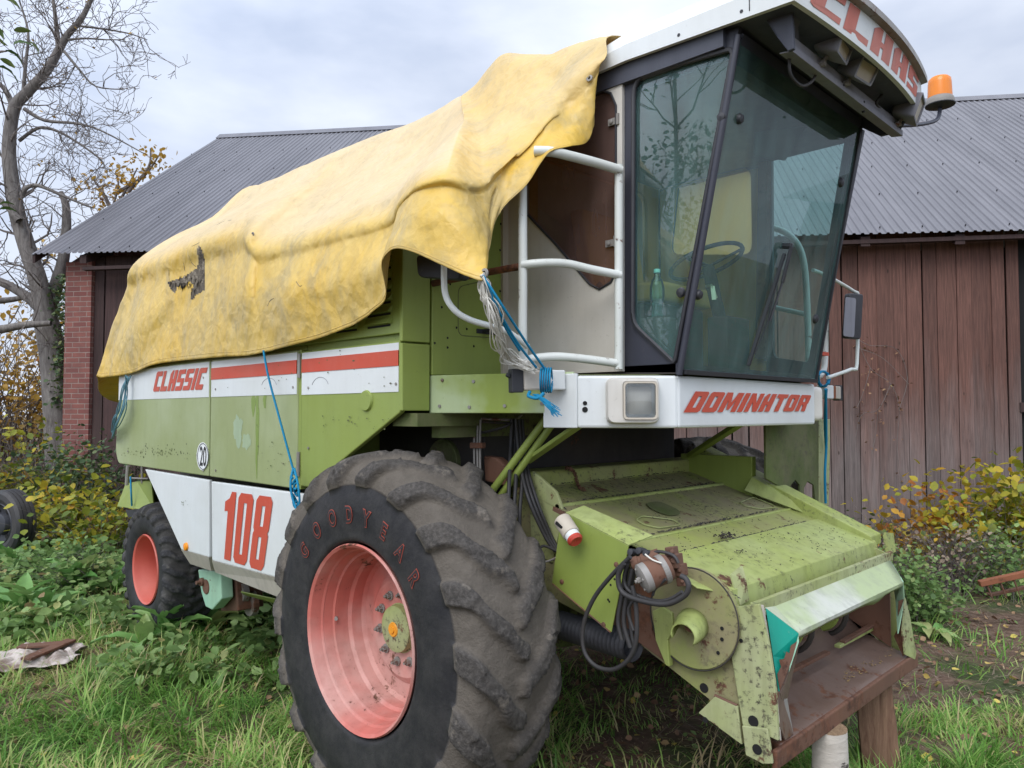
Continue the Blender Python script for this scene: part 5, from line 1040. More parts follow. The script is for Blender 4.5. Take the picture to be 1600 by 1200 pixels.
hose([(1020, 930), (1024, 920), (1040, 905)], .006, 2.53); hose([(1008, 868), (1030, 862), (1052, 868), (1060, 880)], .007, 2.6); hose([(1008, 866), (1020, 875), (1034, 880)], .0035, 2.52, 'twine')
# rubber bellows under the shield
m = MB(); b0, b1 = P(872, 975, Y=2.78), P(990, 1010, Y=2.74); ax_ = (b1 - b0).normalized(); Lb = (b1 - b0).length; pr3 = []
for k in range(40): t = k / 39 * Lb; pr3.append((.058 + (.009 if k % 2 else -.006), t))
m.lathe(b0, ax_, pr3, 24); m.build('bellows', 'plastic_black', fh, smooth=50)
m = MB(); m.prism([P(a, b, Y=2.9) for a, b in ((838, 900), (890, 905), (895, 1010), (870, 1012), (845, 960))], (0, .05, 0)); m.build('leg_plate', 'green_dark', cmb, bevel=.004)
# ---- struts, hoses and drives between wheel and cab
def strut(pts, r, mat='green', name='strut'): m = MB(); m.tube(pts, r, 12); return m.build(name, mat, cmb, smooth=50)
strut([P(864, 640, Y=2.75), P(768, 768, Y=2.62)], .019); strut([P(877, 643, Y=2.78), P(781, 776, Y=2.66)], .019)
m = MB(); m.bar(P(908, 662, X=-2.2), P(822, 722, X=-2.66), .05, .02); m.build('brace', 'green', cmb, bevel=.004)
m = MB(); m.bar(P(1156, 662, X=-2.15), P(1078, 712, X=-2.7), .05, .03); m.build('brace', 'green', cmb, bevel=.004)
for k, dx in enumerate((0, 5, 9)): pipe('hydraulic_pipe', [P(742 + dx, 648 + k * 4, Y=2.66), P(741 + dx, 690, Y=2.66), P(742 + dx, 745, Y=2.66), P(748 + dx, 790, Y=2.68)], .006, 'steel')
m = MB(); m.bar(P(737, 696, Y=2.65), P(756, 696, Y=2.65), .03, .03); m.build('pipe_clip', 'rust_brown', cmb, bevel=.004)
pipe('hydraulic_pipe', [P(745, 654, Y=2.66), P(790, 656, X=-2.8), P(806, 655, X=-2.8), P(815, 648, X=-2.8)], .007, 'steel'); pipe('hydraulic_pipe', [P(750, 659, Y=2.66), P(795, 661, X=-2.8), P(812, 656, X=-2.8)], .006, 'dark_metal')
for k, x in enumerate((800, 806, 812)): pipe('hose', [P(x, 655, X=-2.75), P(x - 2, 700, X=-2.75), P(x + 4 * k - 4, 745, X=-2.65), P(x - 6 + 3 * k, 800, X=-2.6), P(x + 2 * k - 4, 850, X=-2.6)], .010, 'rubber_hose')
for k in range(3): pipe('hose', [P(806 + 5 * k, 655, X=-2.72), P(812 + 5 * k, 720, X=-2.68), P(826 + 6 * k, 780, X=-2.55), P(850 + 5 * k, 835, X=-2.5), P(868 + 3 * k, 862, X=-2.45)], .009, 'rubber_hose')
pipe('hose', [P(725, 645, Y=2.7), P(730, 668, Y=2.68), P(750, 676, Y=2.68), P(785, 668, Y=2.7), P(800, 660, Y=2.75)], .007, 'rubber_hose')
pipe('hose', [P(838, 862, X=-2.45), P(850, 853, X=-2.45), P(872, 862, X=-2.4)], .007, 'rubber_hose'); pipe('hose', [P(830, 868, X=-2.45), P(850, 878, X=-2.42), P(876, 868, X=-2.4)], .005, 'steel')
m = MB(); c0 = P(690, 722, Y=2.72); m.lathe(c0, (0, -1, 0), [(.001, .0), (.03, .0), (.035, -.02), (.11, -.02), (.125, .0), (.13, -.004), (.13, -.05)], 36); m.build('drive_pulley', 'green_dark', cmb, smooth=35)
m = MB(); m.prism([P(a, b, Y=2.72) for a, b in ((755, 712), (775, 715), (792, 730), (790, 760), (757, 752))], (0, .06, 0)); m.build('gearbox', 'rust_brown', cmb, bevel=.01)
m = MB(); m.bar((-2.98, 2.75, .95), (-2.98, 4.55, .95), .3, .5); m.build('front_crossmember', 'dark_metal', cmb, bevel=.01)
# green skirt and ladder post at the far front corner
XS = -2.15
m = MB(); pts_ = [P(a, b, X=XS) for a, b in ((1197, 655), (1282, 655), (1282, 780), (1275, 788), (1272, 758), (1262, 752), (1257, 762), (1256, 772), (1250, 772), (1250, 758), (1243, 750), (1236, 758), (1236, 770), (1197, 748))]; m.prism(pts_, (-.015, 0, 0)); m.build('far_skirt', 'green_dark', cmb, bevel=.003)
m = MB(); m.prism([P(a, b, X=XS + .004) for a, b in ((1280, 655), (1297, 655), (1297, 700), (1295, 790), (1280, 790))], (-.05, 0, 0)); m.build('ladder_post', 'green_worn', cmb, bevel=.004)
m = MB(); m.box((XS - .05, 4.75, 1.14), (XS, 5.3, 1.17)); m.build('ladder_step', 'green_dark', cmb)
# ---- under the rear: mint bracket, pulleys, step
m = MB(); m.prism([P(a, b, Y=2.34) for a, b in ((309, 890), (344, 893), (346, 936), (331, 953), (321, 948), (314, 925))], (0, .09, 0)); mb_ = m.build('suspension_bracket', 'mint', cmb, bevel=.008)
m = MB(); c0 = P(317, 909, Y=2.335); m.lathe(c0, (0, -1, 0), [(.001, .05), (.014, .05), (.014, .02), (.03, .018), (.03, 0)], 14); m.lathe(P(322, 917, Y=2.338), (0, -1, 0), [(.001, .006), (.05, .006), (.055, 0)], 20); m.build('pivot_bolt', 'rust_brown', mb_, smooth=40)
m = MB(); m.lathe(P(377, 926, Y=2.5), (0, -1, 0), [(.001, .03), (.03, .03), (.035, .01), (.07, .01), (.075, -.03), (.001, -.03)], 24); m.lathe(P(388, 943, Y=2.55), (0, -1, 0), [(.09, .0), (.095, -.04), (.001, -.04), (.001, 0), (.09, 0)], 24); m.build('belt_pulley', 'steel', cmb, smooth=40)
m = MB(); m.prism([P(a, b, Y=2.45) for a, b in ((345, 900), (368, 905), (372, 955), (345, 955))], (0, .2, 0)); m.build('gearbox', 'rust_brown', cmb, bevel=.01)
m = MB(); m.add([P(376, 925, Y=2.42), P(437, 938, Y=2.42), P(437, 945, Y=2.5), P(380, 929, Y=2.5)], [(0, 1, 2, 3)]); o = m.build('under_strip', 'green', cmb); s_ = o.modifiers.new('t', 'SOLIDIFY'); s_.thickness = .006
rs_ = MB(); a_ = [P(214, 752, Y=2.5), P(236, 752, Y=2.5), P(240, 795, Y=2.5), P(212, 795, Y=2.42), P(183, 791, Y=2.5), P(196, 756, Y=2.6)]
rs_.add(a_ + [p + Vector((0, .9, 0)) for p in a_], [(0, 1, 2, 3), (0, 3, 4, 5), (0, 5, 11, 6), (5, 4, 10, 11), (4, 3, 9, 10)]); o = rs_.build('rear_hood', 'green', cmb); s_ = o.modifiers.new('t', 'SOLIDIFY'); s_.thickness = .01
m = MB(); m.tube([P(200, 728, Y=2.5), P(198, 758, Y=2.5)], .018, 8); m.tube([P(222, 728, Y=2.5), P(222, 755, Y=2.5)], .012, 8); m.tube([P(203, 747, Y=2.48), P(232, 748, Y=2.48)], .008, 8); m.build('rear_bracket', 'steel', cmb)
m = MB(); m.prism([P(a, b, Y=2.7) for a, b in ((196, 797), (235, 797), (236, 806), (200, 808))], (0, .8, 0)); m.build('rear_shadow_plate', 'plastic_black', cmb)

# ================================================================ bottle in the cab
g = P(1027, 487, Y=3.08); bz = 2.36
q = Vector((g.x, 3.08, bz)); m = MB(); m.lathe(q, (0, 0, 1), [(.001, 0), (.036, .002), (.038, .02), (.036, .05), (.030, .07), (.034, .09), (.037, .11), (.036, .15), (.028, .185), (.014, .205), (.013, .225)], 20)
bo = m.build('plastic_bottle', 'bottle_glass', smooth=40); tag(bo, 'clear green plastic drink bottle standing on the console behind the cab window', 'bottle')
m = MB(); m.lathe(q, (0, 0, 1), [(.016, .222), (.016, .24), (.001, .242)], 16); m.build('bottle_cap', 'bottle_plastic', bo)
# ================================================================ logs under the tray
def log_mat(name, c1, c2, sc=(14, 14, 1.4), blot=None):
    g = G(name); n_ = g.noise(2.5, 7, .7, g.map(sc), .5); c = g.ramp(n_, [(.3, c1), (.7, c2)])
    if blot: c = g.mix(g.ramp(g.noise(7, 5, .7, g.map((1, 1, 3))), [(.58, 0), (.64, 1)]), c, blot)
    g.color(c); g.rough(.85); g.bump(n_, .6, .012); M[name] = g.m
log_mat('birch_bark', (.42, .38, .33), (.62, .57, .50), (3, 3, 9), (.05, .04, .035)); log_mat('split_wood', (.10, .045, .026), (.27, .16, .10)); log_mat('end_grain', (.16, .1, .055), (.32, .22, .13), (30, 30, 30)); log_mat('grey_bark', (.05, .04, .032), (.13, .10, .08), (18, 18, 3))
def log(c, top, r, n, mats, name, seed, flat=None):
    c, top = Vector(c), Vector(top); ax_ = (top - c).normalized(); u_ = ax_.orthogonal().normalized(); v_ = ax_.cross(u_); m = MB(); vs = []; H = 9; Lg = (top - c).length
    for i in range(H + 1):
        for j in range(n):
            a = 2 * math.pi * j / n; rr_ = r * (1 + .06 * noise.noise(Vector((math.cos(a) * 2 + seed, math.sin(a) * 2, i * .5)))) * (1.08 - .08 * i / H)
            if flat is not None:
                d = math.cos(a - flat); rr_ = min(rr_, .45 * r / d) if d > .05 else rr_
            vs.append(c + ax_ * Lg * i / H + (u_ * math.cos(a) + v_ * math.sin(a)) * rr_)
    m.m = 0; m.add(vs, [(i * n + j, i * n + (j + 1) % n, (i + 1) * n + (j + 1) % n, (i + 1) * n + j) for i in range(H) for j in range(n)]); m.m = 1; m.add(vs[-n:], [tuple(range(n))]); m.add(vs[:n], [tuple(range(n))[::-1]])
    return m.build(name, mats, smooth=35)
tp = P(1297, 1138, Z=.525); lb = log((tp.x - .02, tp.y + .03, -.03), (tp.x, tp.y, .528), .072, 28, ['birch_bark', 'end_grain'], 'birch_log', 2); tag(lb, 'pale birch log standing upright under the rusty tray edge', 'log')
tp = P(1372, 1098, Z=.44); tp = P(1384, 1098, Z=.44); tp = Vector((tp.x - .08, tp.y + .08, 0)); lb = log((tp.x + .02, tp.y + .03, .0), (tp.x - .01, tp.y, .50), .088, 28, ['split_wood', 'end_grain'], 'split_log', 5, flat=R(250)); tag(lb, 'reddish brown split log standing under the right part of the tray', 'log')
# ================================================================ tarpaulin
R0_, R1_ = P(391, 308, Y=3.3), P(734, 159, Y=3.3)
def ridge(x): t = (x - R0_.x) / (R1_.x - R0_.x); return R0_.lerp(R1_, t)
def H_(a, b, y): return P(a, b, Y=y)
cols = []
def col(hem, crease, rid, far=None, farhem=None, mid=None, sl=None):
    hem, crease, rid = Vector(hem), Vector(crease), Vector(rid)
    if far is not None: far = Vector(far)
    if farhem is not None: farhem = Vector(farhem)
    mid = Vector(mid) if mid is not None else None
    if mid is None: mid = hem.lerp(crease, .5)
    slope = crease.lerp(rid, .5) + Vector((0, 0, .02))
    if sl is not None: slope = sl
    if far is None: far = Vector((rid.x - .1, 4.9, min(3.0, rid.z - .5)))
    if farhem is None: farhem = far + Vector((0, .12, -.65))
    cols.append([hem, hem.lerp(mid, .5), mid, mid.lerp(crease, .55), crease, slope, rid, rid.lerp(far, .5) + Vector((0, .1, .06)), far, farhem])
# across the rear, from the far rear corner to the near one
col((-7.35, 4.9, 1.9), (-6.95, 4.7, 3.0), (-6.75, 3.75, 3.85), (-6.8, 4.85, 3.3), (-7.3, 4.95, 2.3))
col((-7.42, 3.6, 1.85), (-7.0, 3.5, 2.95), (-6.72, 3.4, 3.72))
col(H_(181, 628, 2.75), (-6.98, 2.75, 2.85), (-6.68, 3.32, 3.68), mid=(-7.15, 2.72, 2.4))
col(H_(153, 591, 2.22), H_(220, 416, 2.26), ridge(-6.62), mid=H_(184, 508, 2.24))
col(H_(160, 590, 2.15), H_(232, 409, 2.24), ridge(-6.55), mid=H_(195, 500, 2.19))
col(H_(204, 584, 2.16), H_(262, 396, 2.24), ridge(-6.3), mid=H_(232, 495, 2.14))
col(H_(240, 570, 2.15), H_(300, 379, 2.25), ridge(-5.9), mid=H_(272, 480, 2.19))
col(H_(290, 563, 2.155), H_(345, 363, 2.25), ridge(-5.5), mid=H_(318, 470, 2.20))
col(H_(345, 558, 2.15), H_(386, 352, 2.23), ridge(-5.15), mid=H_(368, 458, 2.15))
col(H_(385, 556, 2.15), H_(396, 360, 2.19), ridge(-5.0), mid=H_(390, 460, 2.12))
col(H_(412, 551, 2.14), H_(414, 376, 2.22), ridge(-4.9), mid=H_(408, 468, 2.15))
col(H_(455, 540, 2.13), H_(450, 371, 2.24), ridge(-4.65), mid=H_(452, 455, 2.11))
col(H_(500, 528, 2.13), H_(500, 358, 2.23), ridge(-4.4), mid=H_(500, 443, 2.11))
col(H_(550, 508, 2.12), H_(548, 345, 2.23), ridge(-4.15), mid=H_(550, 428, 2.10))
col(H_(585, 485, 2.10), H_(595, 335, 2.22), ridge(-3.9), mid=H_(592, 412, 2.08))
col(H_(603, 462, 2.07), H_(622, 322, 2.2), ridge(-3.8), mid=H_(614, 395, 2.10))
col(H_(598, 415, 2.00), H_(633, 306, 2.16), ridge(-3.7), mid=H_(618, 360, 2.06))
col(H_(610, 391, 1.93), H_(645, 290, 2.12), ridge(-3.62), mid=H_(628, 340, 2.00))
col(H_(640, 392, 1.92), H_(664, 275, 2.06), ridge(-3.56), mid=H_(650, 332, 1.95))
col(H_(690, 414, 1.96), H_(702, 264, 2.07), H_(738, 157, 3.2), mid=H_(695, 335, 1.98))
col(H_(730, 431, 2.0), H_(735, 275, 2.18), H_(746, 150, 3.2), mid=H_(732, 350, 2.05))
col(H_(757, 436, 2.04), H_(755, 272, 2.28), H_(755, 140, 3.2), mid=H_(757, 352, 2.16))
col(H_(763, 395, 2.14), H_(775, 255, 2.35), H_(765, 128, 3.2), mid=H_(769, 325, 2.27))
col(H_(780, 335, 2.3), H_(795, 240, 2.42), H_(778, 112, 3.2), mid=H_(788, 290, 2.36))
col(H_(822, 290, 2.40), H_(825, 215, 2.5), H_(798, 96, 3.2), mid=H_(824, 255, 2.44))
col(H_(843, 258, 2.44), H_(845, 192, 2.56), H_(830, 91, 3.15), mid=H_(844, 228, 2.50), far=(-3.0, 4.5, 3.85), farhem=(-3.0, 4.8, 3.3))
col(H_(860, 237, 2.47), H_(866, 172, 2.64), H_(866, 92, 3.1), mid=H_(862, 208, 2.56), far=(-2.85, 4.5, 3.9), farhem=(-2.85, 4.8, 3.4))
col(H_(890, 229, 2.58), H_(888, 162, 2.74), H_(892, 80, 3.2), sl=H_(890, 118, 2.79), mid=H_(890, 195, 2.68), far=(-2.6, 4.4, 3.9), farhem=(-2.6, 4.55, 3.5))
col(H_(916, 223, 2.74), H_(912, 145, 2.77), H_(925, 68, 3.12), sl=H_(915, 102, 2.79), mid=H_(914, 184, 2.76), far=(-2.4, 4.4, 3.89), farhem=(-2.4, 4.52, 3.5))
col(H_(927, 200, 2.80), H_(929, 122, 2.79), H_(948, 61, 3.06), sl=H_(935, 90, 2.79), mid=H_(928, 160, 2.80), far=(-2.25, 4.4, 3.88), farhem=(-2.25, 4.5, 3.5))
col(H_(929, 190, 2.82), H_(935, 112, 2.79), H_(965, 56, 3.02), sl=H_(946, 84, 2.79), mid=H_(929, 150, 2.81), far=(-2.15, 4.4, 3.88), farhem=(-2.15, 4.5, 3.5))
SU, SV = 9, 9
def cr4(p0, p1, p2, p3, t): return .5 * ((2 * p1) + (p2 - p0) * t + (2 * p0 - 5 * p1 + 4 * p2 - p3) * t * t + (3 * p1 - p0 - 3 * p2 + p3) * t ** 3)
def resample(seq, n):
    o_ = []; k = len(seq)
    for i in range(k - 1):
        for j in range(n): o_.append(cr4(seq[max(i - 1, 0)], seq[i], seq[i + 1], seq[min(i + 2, k - 1)], j / n))
    return o_ + [seq[-1]]
grid = [resample(c_, SV) for c_ in cols]                       # along each column
nv = len(grid[0]); rows = [resample([grid[i][j] for i in range(len(grid))], SU) for j in range(nv)]
nu = len(rows[0]); pts = [[rows[j][i] for i in range(nu)] for j in range(nv)]
vs = []
for j in range(nv):
    for i in range(nu):
        p = pts[j][i]; du = pts[j][min(i + 1, nu - 1)] - pts[j][max(i - 1, 0)]; dv = pts[min(j + 1, nv - 1)][i] - pts[max(j - 1, 0)][i]
        n_ = du.cross(dv); n_ = n_.normalized() if n_.length > 1e-9 else Vector((0, -1, 0))
        if n_.y > 0 and n_.z < .2: n_ = -n_
        q = Vector((p.x * 1.0, p.y * .7, p.z * 1.0)); 
        rd = lambda s_, o_: 1 - abs(noise.noise(q * s_ + Vector((o_, 0, 0)))) * 2
        edge = min(1, (i + 2) / 12, (nu - i) / 12, (j + 1) / 10)
        d = .022 * noise.noise(q * 1.5) + .010 * rd(1.7, 5) * edge + .0055 * rd(4.5, 9) + .0020 * rd(12, 2)
        drape = max(0, 1 - j / (SV * 4.2))      # long hanging folds, stronger towards the hem
        d *= min(1, .35 + j / 14)
        d += .012 * drape * min(1, .3 + j / 20) * noise.noise(Vector((p.x * 3.2 + p.y * 2, 0, p.z * .35))) + .008 * drape * noise.noise(Vector((p.x * 9, 4, p.z * .8)))
        top_ = j / nv
        if .45 < top_ < .75: d += .03 * noise.noise(Vector((p.x * 1.3 + p.y * 1.2, p.y * 2.2, 7)))
        vs.append(p + n_ * d * .9)
fs = [(j * nu + i, j * nu + i + 1, (j + 1) * nu + i + 1, (j + 1) * nu + i) for j in range(nv - 1) for i in range(nu - 1)]
g = G('tarpaulin'); sp_ = g.n("ShaderNodeSeparateXYZ"); geo = g.n("ShaderNodeNewGeometry"); g.l(g.tc.outputs['Object'], sp_.inputs[0])
b1_ = g.noise(1.1, 6, .65); b2_ = g.noise(3.0, 6, .7, g.map((1, 1, .6)), .4); fn_ = g.noise(30, 5, .75); 
vo = g.n("ShaderNodeTexVoronoi"); vo.feature = 'DISTANCE_TO_EDGE'; vo.inputs['Scale'].default_value = 5.5
wv = g.n("ShaderNodeMixRGB"); wv.blend_type = 'ADD'; wv.inputs[0].default_value = .45; g.l(g.tc.outputs['Object'], wv.inputs[1]); nn_ = g.n("ShaderNodeTexNoise"); nn_.inputs['Scale'].default_value = 2.6; nn_.inputs['Detail'].default_value = 5; g.l(g.tc.outputs['Object'], nn_.inputs[0]); g.l(nn_.outputs['Color'], wv.inputs[2]); g.l(wv.outputs[0], vo.inputs[0])
cracks = g.ramp(vo.outputs['Distance'], [(.0, 1), (.035, 0)])
up_ = g.attr('sun')
c = g.mix(g.ramp(b1_, [(.38, 0), (.62, 1)]), (.74, .475, .065), (.72, .52, .15))
c = g.mix(g.math('MULTIPLY', g.ramp(b2_, [(.47, 0), (.64, 1)]), .62), c, (.42, .34, .17))       # grey-brown soiling
c = g.mix(g.math('MULTIPLY', up_, g.ramp(b2_, [(.3, .92), (.7, .5)])), c, (.76, .61, .38))       # bleached by the weather on top
c = g.mix(g.math('MULTIPLY', cracks, g.ramp(b2_, [(.5, 0), (.68, .35)])), c, (.34, .26, .12))
c = g.mix(g.ramp(g.noise(9, 6, .8), [(.70, 0), (.74, .7)]), c, (.12, .09, .05))
c = g.mix(geo.outputs['Backfacing'], c, (.62, .36, .03))
g.color(c); g.rough(.42); g.spec(.45)
rdg = lambda s__, o__: g.math('ABSOLUTE', g.math('SUBTRACT', g.noise(s__, 2, .5, g.map((1, 1, .75), (0, 0, o__))), .5)); bh = g.math('ADD', g.math('MULTIPLY', g.math('ADD', rdg(3.2, 0), g.math('MULTIPLY', rdg(7.5, 1), .55)), -5.0), g.math('ADD', g.math('MULTIPLY', vo.outputs['Distance'], 1.6), g.math('MULTIPLY', g.noise(11, 6, .7), .5))); g.bump(bh, .42, .02)
trs = g.n("ShaderNodeBsdfTranslucent"); g.l(c, trs.inputs[0]); ms = g.n("ShaderNodeMixShader"); ms.inputs[0].default_value = .16; g.l(g.b.outputs[0], ms.inputs[1]); g.l(trs.outputs[0], ms.inputs[2]); g.l(ms.outputs[0], g.out.inputs[0])
M['tarpaulin'] = g.m
m = MB(); m.add(vs, fs)
tarp = m.build('tarpaulin', 'tarpaulin', smooth=80)
tag(tarp, 'torn faded yellow tarpaulin draped over the back of the combine, hanging down its side', 'tarpaulin')
a = tarp.data.attributes.new('sun', 'FLOAT', 'POINT'); av = []
for j in range(nv):
    for i in range(nu):
        t = j / (nv - 1) * 9; v_ = min(1, max(0, (t - 3.7) / .5)) if i < SU * 19 else min(1, max(0, (t - 3.2) / 1.4)) * .55
        av.append(v_)
a.data.foreach_set('value', av)
s_ = tarp.modifiers.new('t', 'SOLIDIFY'); s_.thickness = .003; s_.offset = 0
tbv = BVHTree.FromPolygons(vs, fs)
def on_tarp(px, py, off=.006):
    d = ray(px, py).normalized(); h = tbv.ray_cast(CAM, d); return (h[0] if h[0] else P(px, py, Y=2.1)) - d * off
# tear: frayed grey-brown lining hanging out of the sheet
ed = [(262, 441), (284, 434), (308, 419), (311, 404), (307, 392), (312, 383), (316, 392), (319, 403), (321, 430), (321, 452), (313, 458), (306, 460), (302, 467), (298, 468), (299, 456), (302, 446), (296, 438), (290, 448), (284, 453), (281, 446), (276, 449), (274, 460), (267, 452)]
def inside(x_, y_, pl):
    c_ = False
    for i in range(len(pl)):
        (x1, y1), (x2, y2) = pl[i - 1], pl[i]
        if (y1 > y_) != (y2 > y_) and x_ < (x2 - x1) * (y_ - y1) / (y2 - y1) + x1: c_ = not c_
    return c_
m = MB()
for a_ in range(258, 326, 2):
    for b_ in range(380, 472, 2):
        if inside(a_ + 1, b_ + 1, ed):
            j_ = lambda x_, y_: on_tarp(x_ + .9 * noise.noise(Vector((x_, y_, 0))), y_ + .9 * noise.noise(Vector((x_, y_, 5))), .006 + .012 * abs(noise.noise(Vector((x_ * .25, y_ * .25, 0)))))
            m.add([j_(a_, b_), j_(a_ + 2, b_), j_(a_ + 2, b_ + 2), j_(a_, b_ + 2)], [(0, 1, 2, 3)])
for k in range(26):
    a_ = random.uniform(266, 318); b_ = random.uniform(430, 452); q = on_tarp(a_, b_, .012); l_ = random.uniform(.02, .07)
    m.add([q, q + Vector((random.uniform(.01, .04), -.01, random.uniform(-.01, .01))), q + Vector((random.uniform(-.01, .03), -.004, -l_))], [(0, 1, 2)])
g = G('frayed_lining'); g.color(g.ramp(g.noise(16, 5, .8), [(.35, (.03, .022, .016)), (.5, (.11, .09, .065)), (.68, (.30, .26, .2))])); g.rough(.9); M['frayed_lining'] = g.m
m.build('torn_lining', 'frayed_lining', tarp)
def strand(pts, r=.002, mat='frayed_lining'): m = MB(); m.tube([on_tarp(a_, b_, .004) for a_, b_ in pts], r, 5, 3); return m
for pp_ in ([(286, 399), (287, 412), (289, 424)], [(295, 399), (300, 411), (307, 417)], [(264, 421), (264, 432), (265, 440)], [(338, 352), (350, 346), (362, 344)], [(292, 388), (302, 384), (312, 379)], [(463, 440), (468, 447), (472, 446)], [(418, 478), (422, 470), (428, 466)]): strand(pp_).build('tear_line', 'frayed_lining', tarp)
for (a_, b_, r_) in ((395, 366, .014), (921, 122, .016), (757, 427, .02), (194, 588, .014)):
    q = on_tarp(a_, b_, .004); m = MB(); nrm = Vector((0, -1, .0)) if a_ != 921 else Vector((.2, -1, .1)); m.lathe(q, nrm, [(r_ * .45, 0), (r_ * .5, .004), (r_, .003), (r_ * 1.05, -.002)], 20); o = m.build('eyelet', 'steel', tarp, smooth=40)
    m = MB(); m.lathe(q, nrm, [(.0005, .001), (r_ * .5, .001)], 14); m.build('eyelet_hole', 'black_hole', o)
# hem seam
m = MB(); m.tube([Vector(vs[2 * nu + i]) + Vector((0, -.0015, 0)) for i in range(SU * 3, nu)], .0022, 5); m.build('hem_seam', 'tarpaulin', tarp)
# ================================================================ ropes
def rope(name, strands, r, mat, label, n=8, sm=5, extra=None):
    m = MB()
    for s_ in strands: m.tube([Vector(p) for p in s_], r, n, sm)
    if extra: extra(m)
    o = m.build(name, mat, smooth=70); tag(o, label, 'rope'); return o
r1_ = [P(412, 548, Y=2.12), P(420, 590, Y=2.11), P(440, 665, Y=2.12), P(458, 732, Y=2.13)]
def knot(m):
    for k in range(6):
        c0 = P(460 + random.uniform(-3, 3), 742 + k * 9, Y=2.11); m.tube([c0 + Vector((math.cos(a) * .016, math.sin(a) * .01, math.sin(a + k) * .022)) for a in np.linspace(0, 5.6, 9)], .007, 6)
    m.tube([P(458, 732, Y=2.12), P(454, 755, Y=2.09), P(457, 778, Y=2.09), P(465, 800, Y=2.09)], .007, 6, 4); m.tube([P(460, 732, Y=2.12), P(466, 760, Y=2.09), P(468, 785, Y=2.09), P(465, 803, Y=2.09)], .007, 6, 4)
rope('rope', [r1_, [p + Vector((.007, -.006, 0)) for p in r1_]], .0055, 'rope_blue', 'bright blue rope running from the tarpaulin hem down to a knot above the big tyre', extra=knot)
st = []
for k in range(5): st.append([P(195 + k, 588, Y=2.14), P(192 + k * 1.5, 610, Y=2.11 + .01 * k), P(184 + k * 3, 640, Y=2.12), P(179 + k, 655 + k * 4, Y=2.12), P(176, 672 + k * 3, Y=2.17)])
st = [[p + Vector((random.gauss(0, .012), random.gauss(0, .012), random.gauss(0, .015))) for p in s_] for s_ in st + st]
rope('rope', st, .0045, 'rope_old', 'faded frayed blue-green rope at the rear corner of the tarpaulin')
rope('rope', [[P(204, 745, Y=2.42), P(205, 770, Y=2.40), P(206, 790, Y=2.42)]], .008, 'rope_blue', 'short blue rope hanging behind the rear green step')
G0 = P(754, 430, Y=2.03)
fa, fb = P(842, 578, Y=2.40), P(856, 578, Y=2.44)
s1 = [G0, P(775, 478, Y=2.1), P(808, 535, Y=2.25), P(838, 574, Y=2.38)]; s2_ = [G0, P(785, 478, Y=2.1), P(822, 535, Y=2.28), P(851, 576, Y=2.41)]; s3 = [G0, P(772, 470, Y=2.1), P(790, 512, Y=2.2), P(812, 548, Y=2.3)]
def wrap(m):
    for k in range(5):
        cx = 846 + k * 3.7; m.tube([P(cx + 2 * math.sin(a), 594 + 19 * math.cos(a), Y=2.50 + .07 * math.sin(a) - .06) for a in np.linspace(0, 2 * math.pi, 13)], .0042, 6)
    for k in range(26):
        e = (872 + random.uniform(-14, 6), 648 + random.uniform(-12, 4)); m.tube([P(838 + random.uniform(-6, 4), 616, Y=2.38), P(852 + random.uniform(-3, 3), 628 + random.uniform(-4, 4), Y=2.35), P(*e, Y=2.36)], .0019, 5, 4)
    m.tube([P(828, 612, Y=2.38), P(826, 619, Y=2.36), P(840, 622, Y=2.36), P(850, 614, Y=2.38)], .008, 6, 5)
rope('rope', [s1, s2_, s3], .0055, 'rope_blue', 'bright blue rope tied from the tarpaulin corner to the marker lamp beside the front fascia', extra=wrap)
tw_ = []
for k in range(26):
    j_ = lambda s_: Vector((random.gauss(0, s_), random.gauss(0, s_), random.gauss(0, s_)))
    tw_.append([G0 + j_(.004), P(760, 450, Y=2.06) + j_(.014), P(770, 490, Y=2.1) + j_(.018), P(784, 535, Y=2.2) + j_(.014), P(797, 560, Y=2.3) + j_(.016), P(822, 573, Y=2.36) + j_(.014), P(836, 578, Y=2.38) + j_(.008)])
for k in range(9): tw_.append([G0, P(750 + random.gauss(0, 5), 455 + random.gauss(0, 6), Y=2.05), P(757 + random.gauss(0, 4), 470, Y=2.06), P(770, 486, Y=2.1)])
tw_o = rope('baling_twine', tw_, .0026, 'twine', 'bundle of loose white baling twine hanging from the tarpaulin corner to the marker lamp', n=5, sm=4); tw_o['category'] = 'twine'
rope('rope', [[P(1290, 608, X=-2.0), P(1291, 690, X=-2.1), P(1289, 740, X=-2.11), P(1290, 786, X=-2.12)], [P(1291, 608, X=-2.0), P(1289, 660, X=-2.1), P(1291, 700, X=-2.12)]], .009, 'rope_blue', 'blue rope hanging down the green ladder post on the far side of the cab',
     extra=lambda m: [m.tube([P(1286 + 9 * math.cos(a) + random.uniform(-2, 2), 592 + 12 * math.sin(a), X=-2.03 + .03 * math.sin(a * 2)) for a in np.linspace(0, 6.2, 11)], .008, 6) for _ in range(4)] and None)
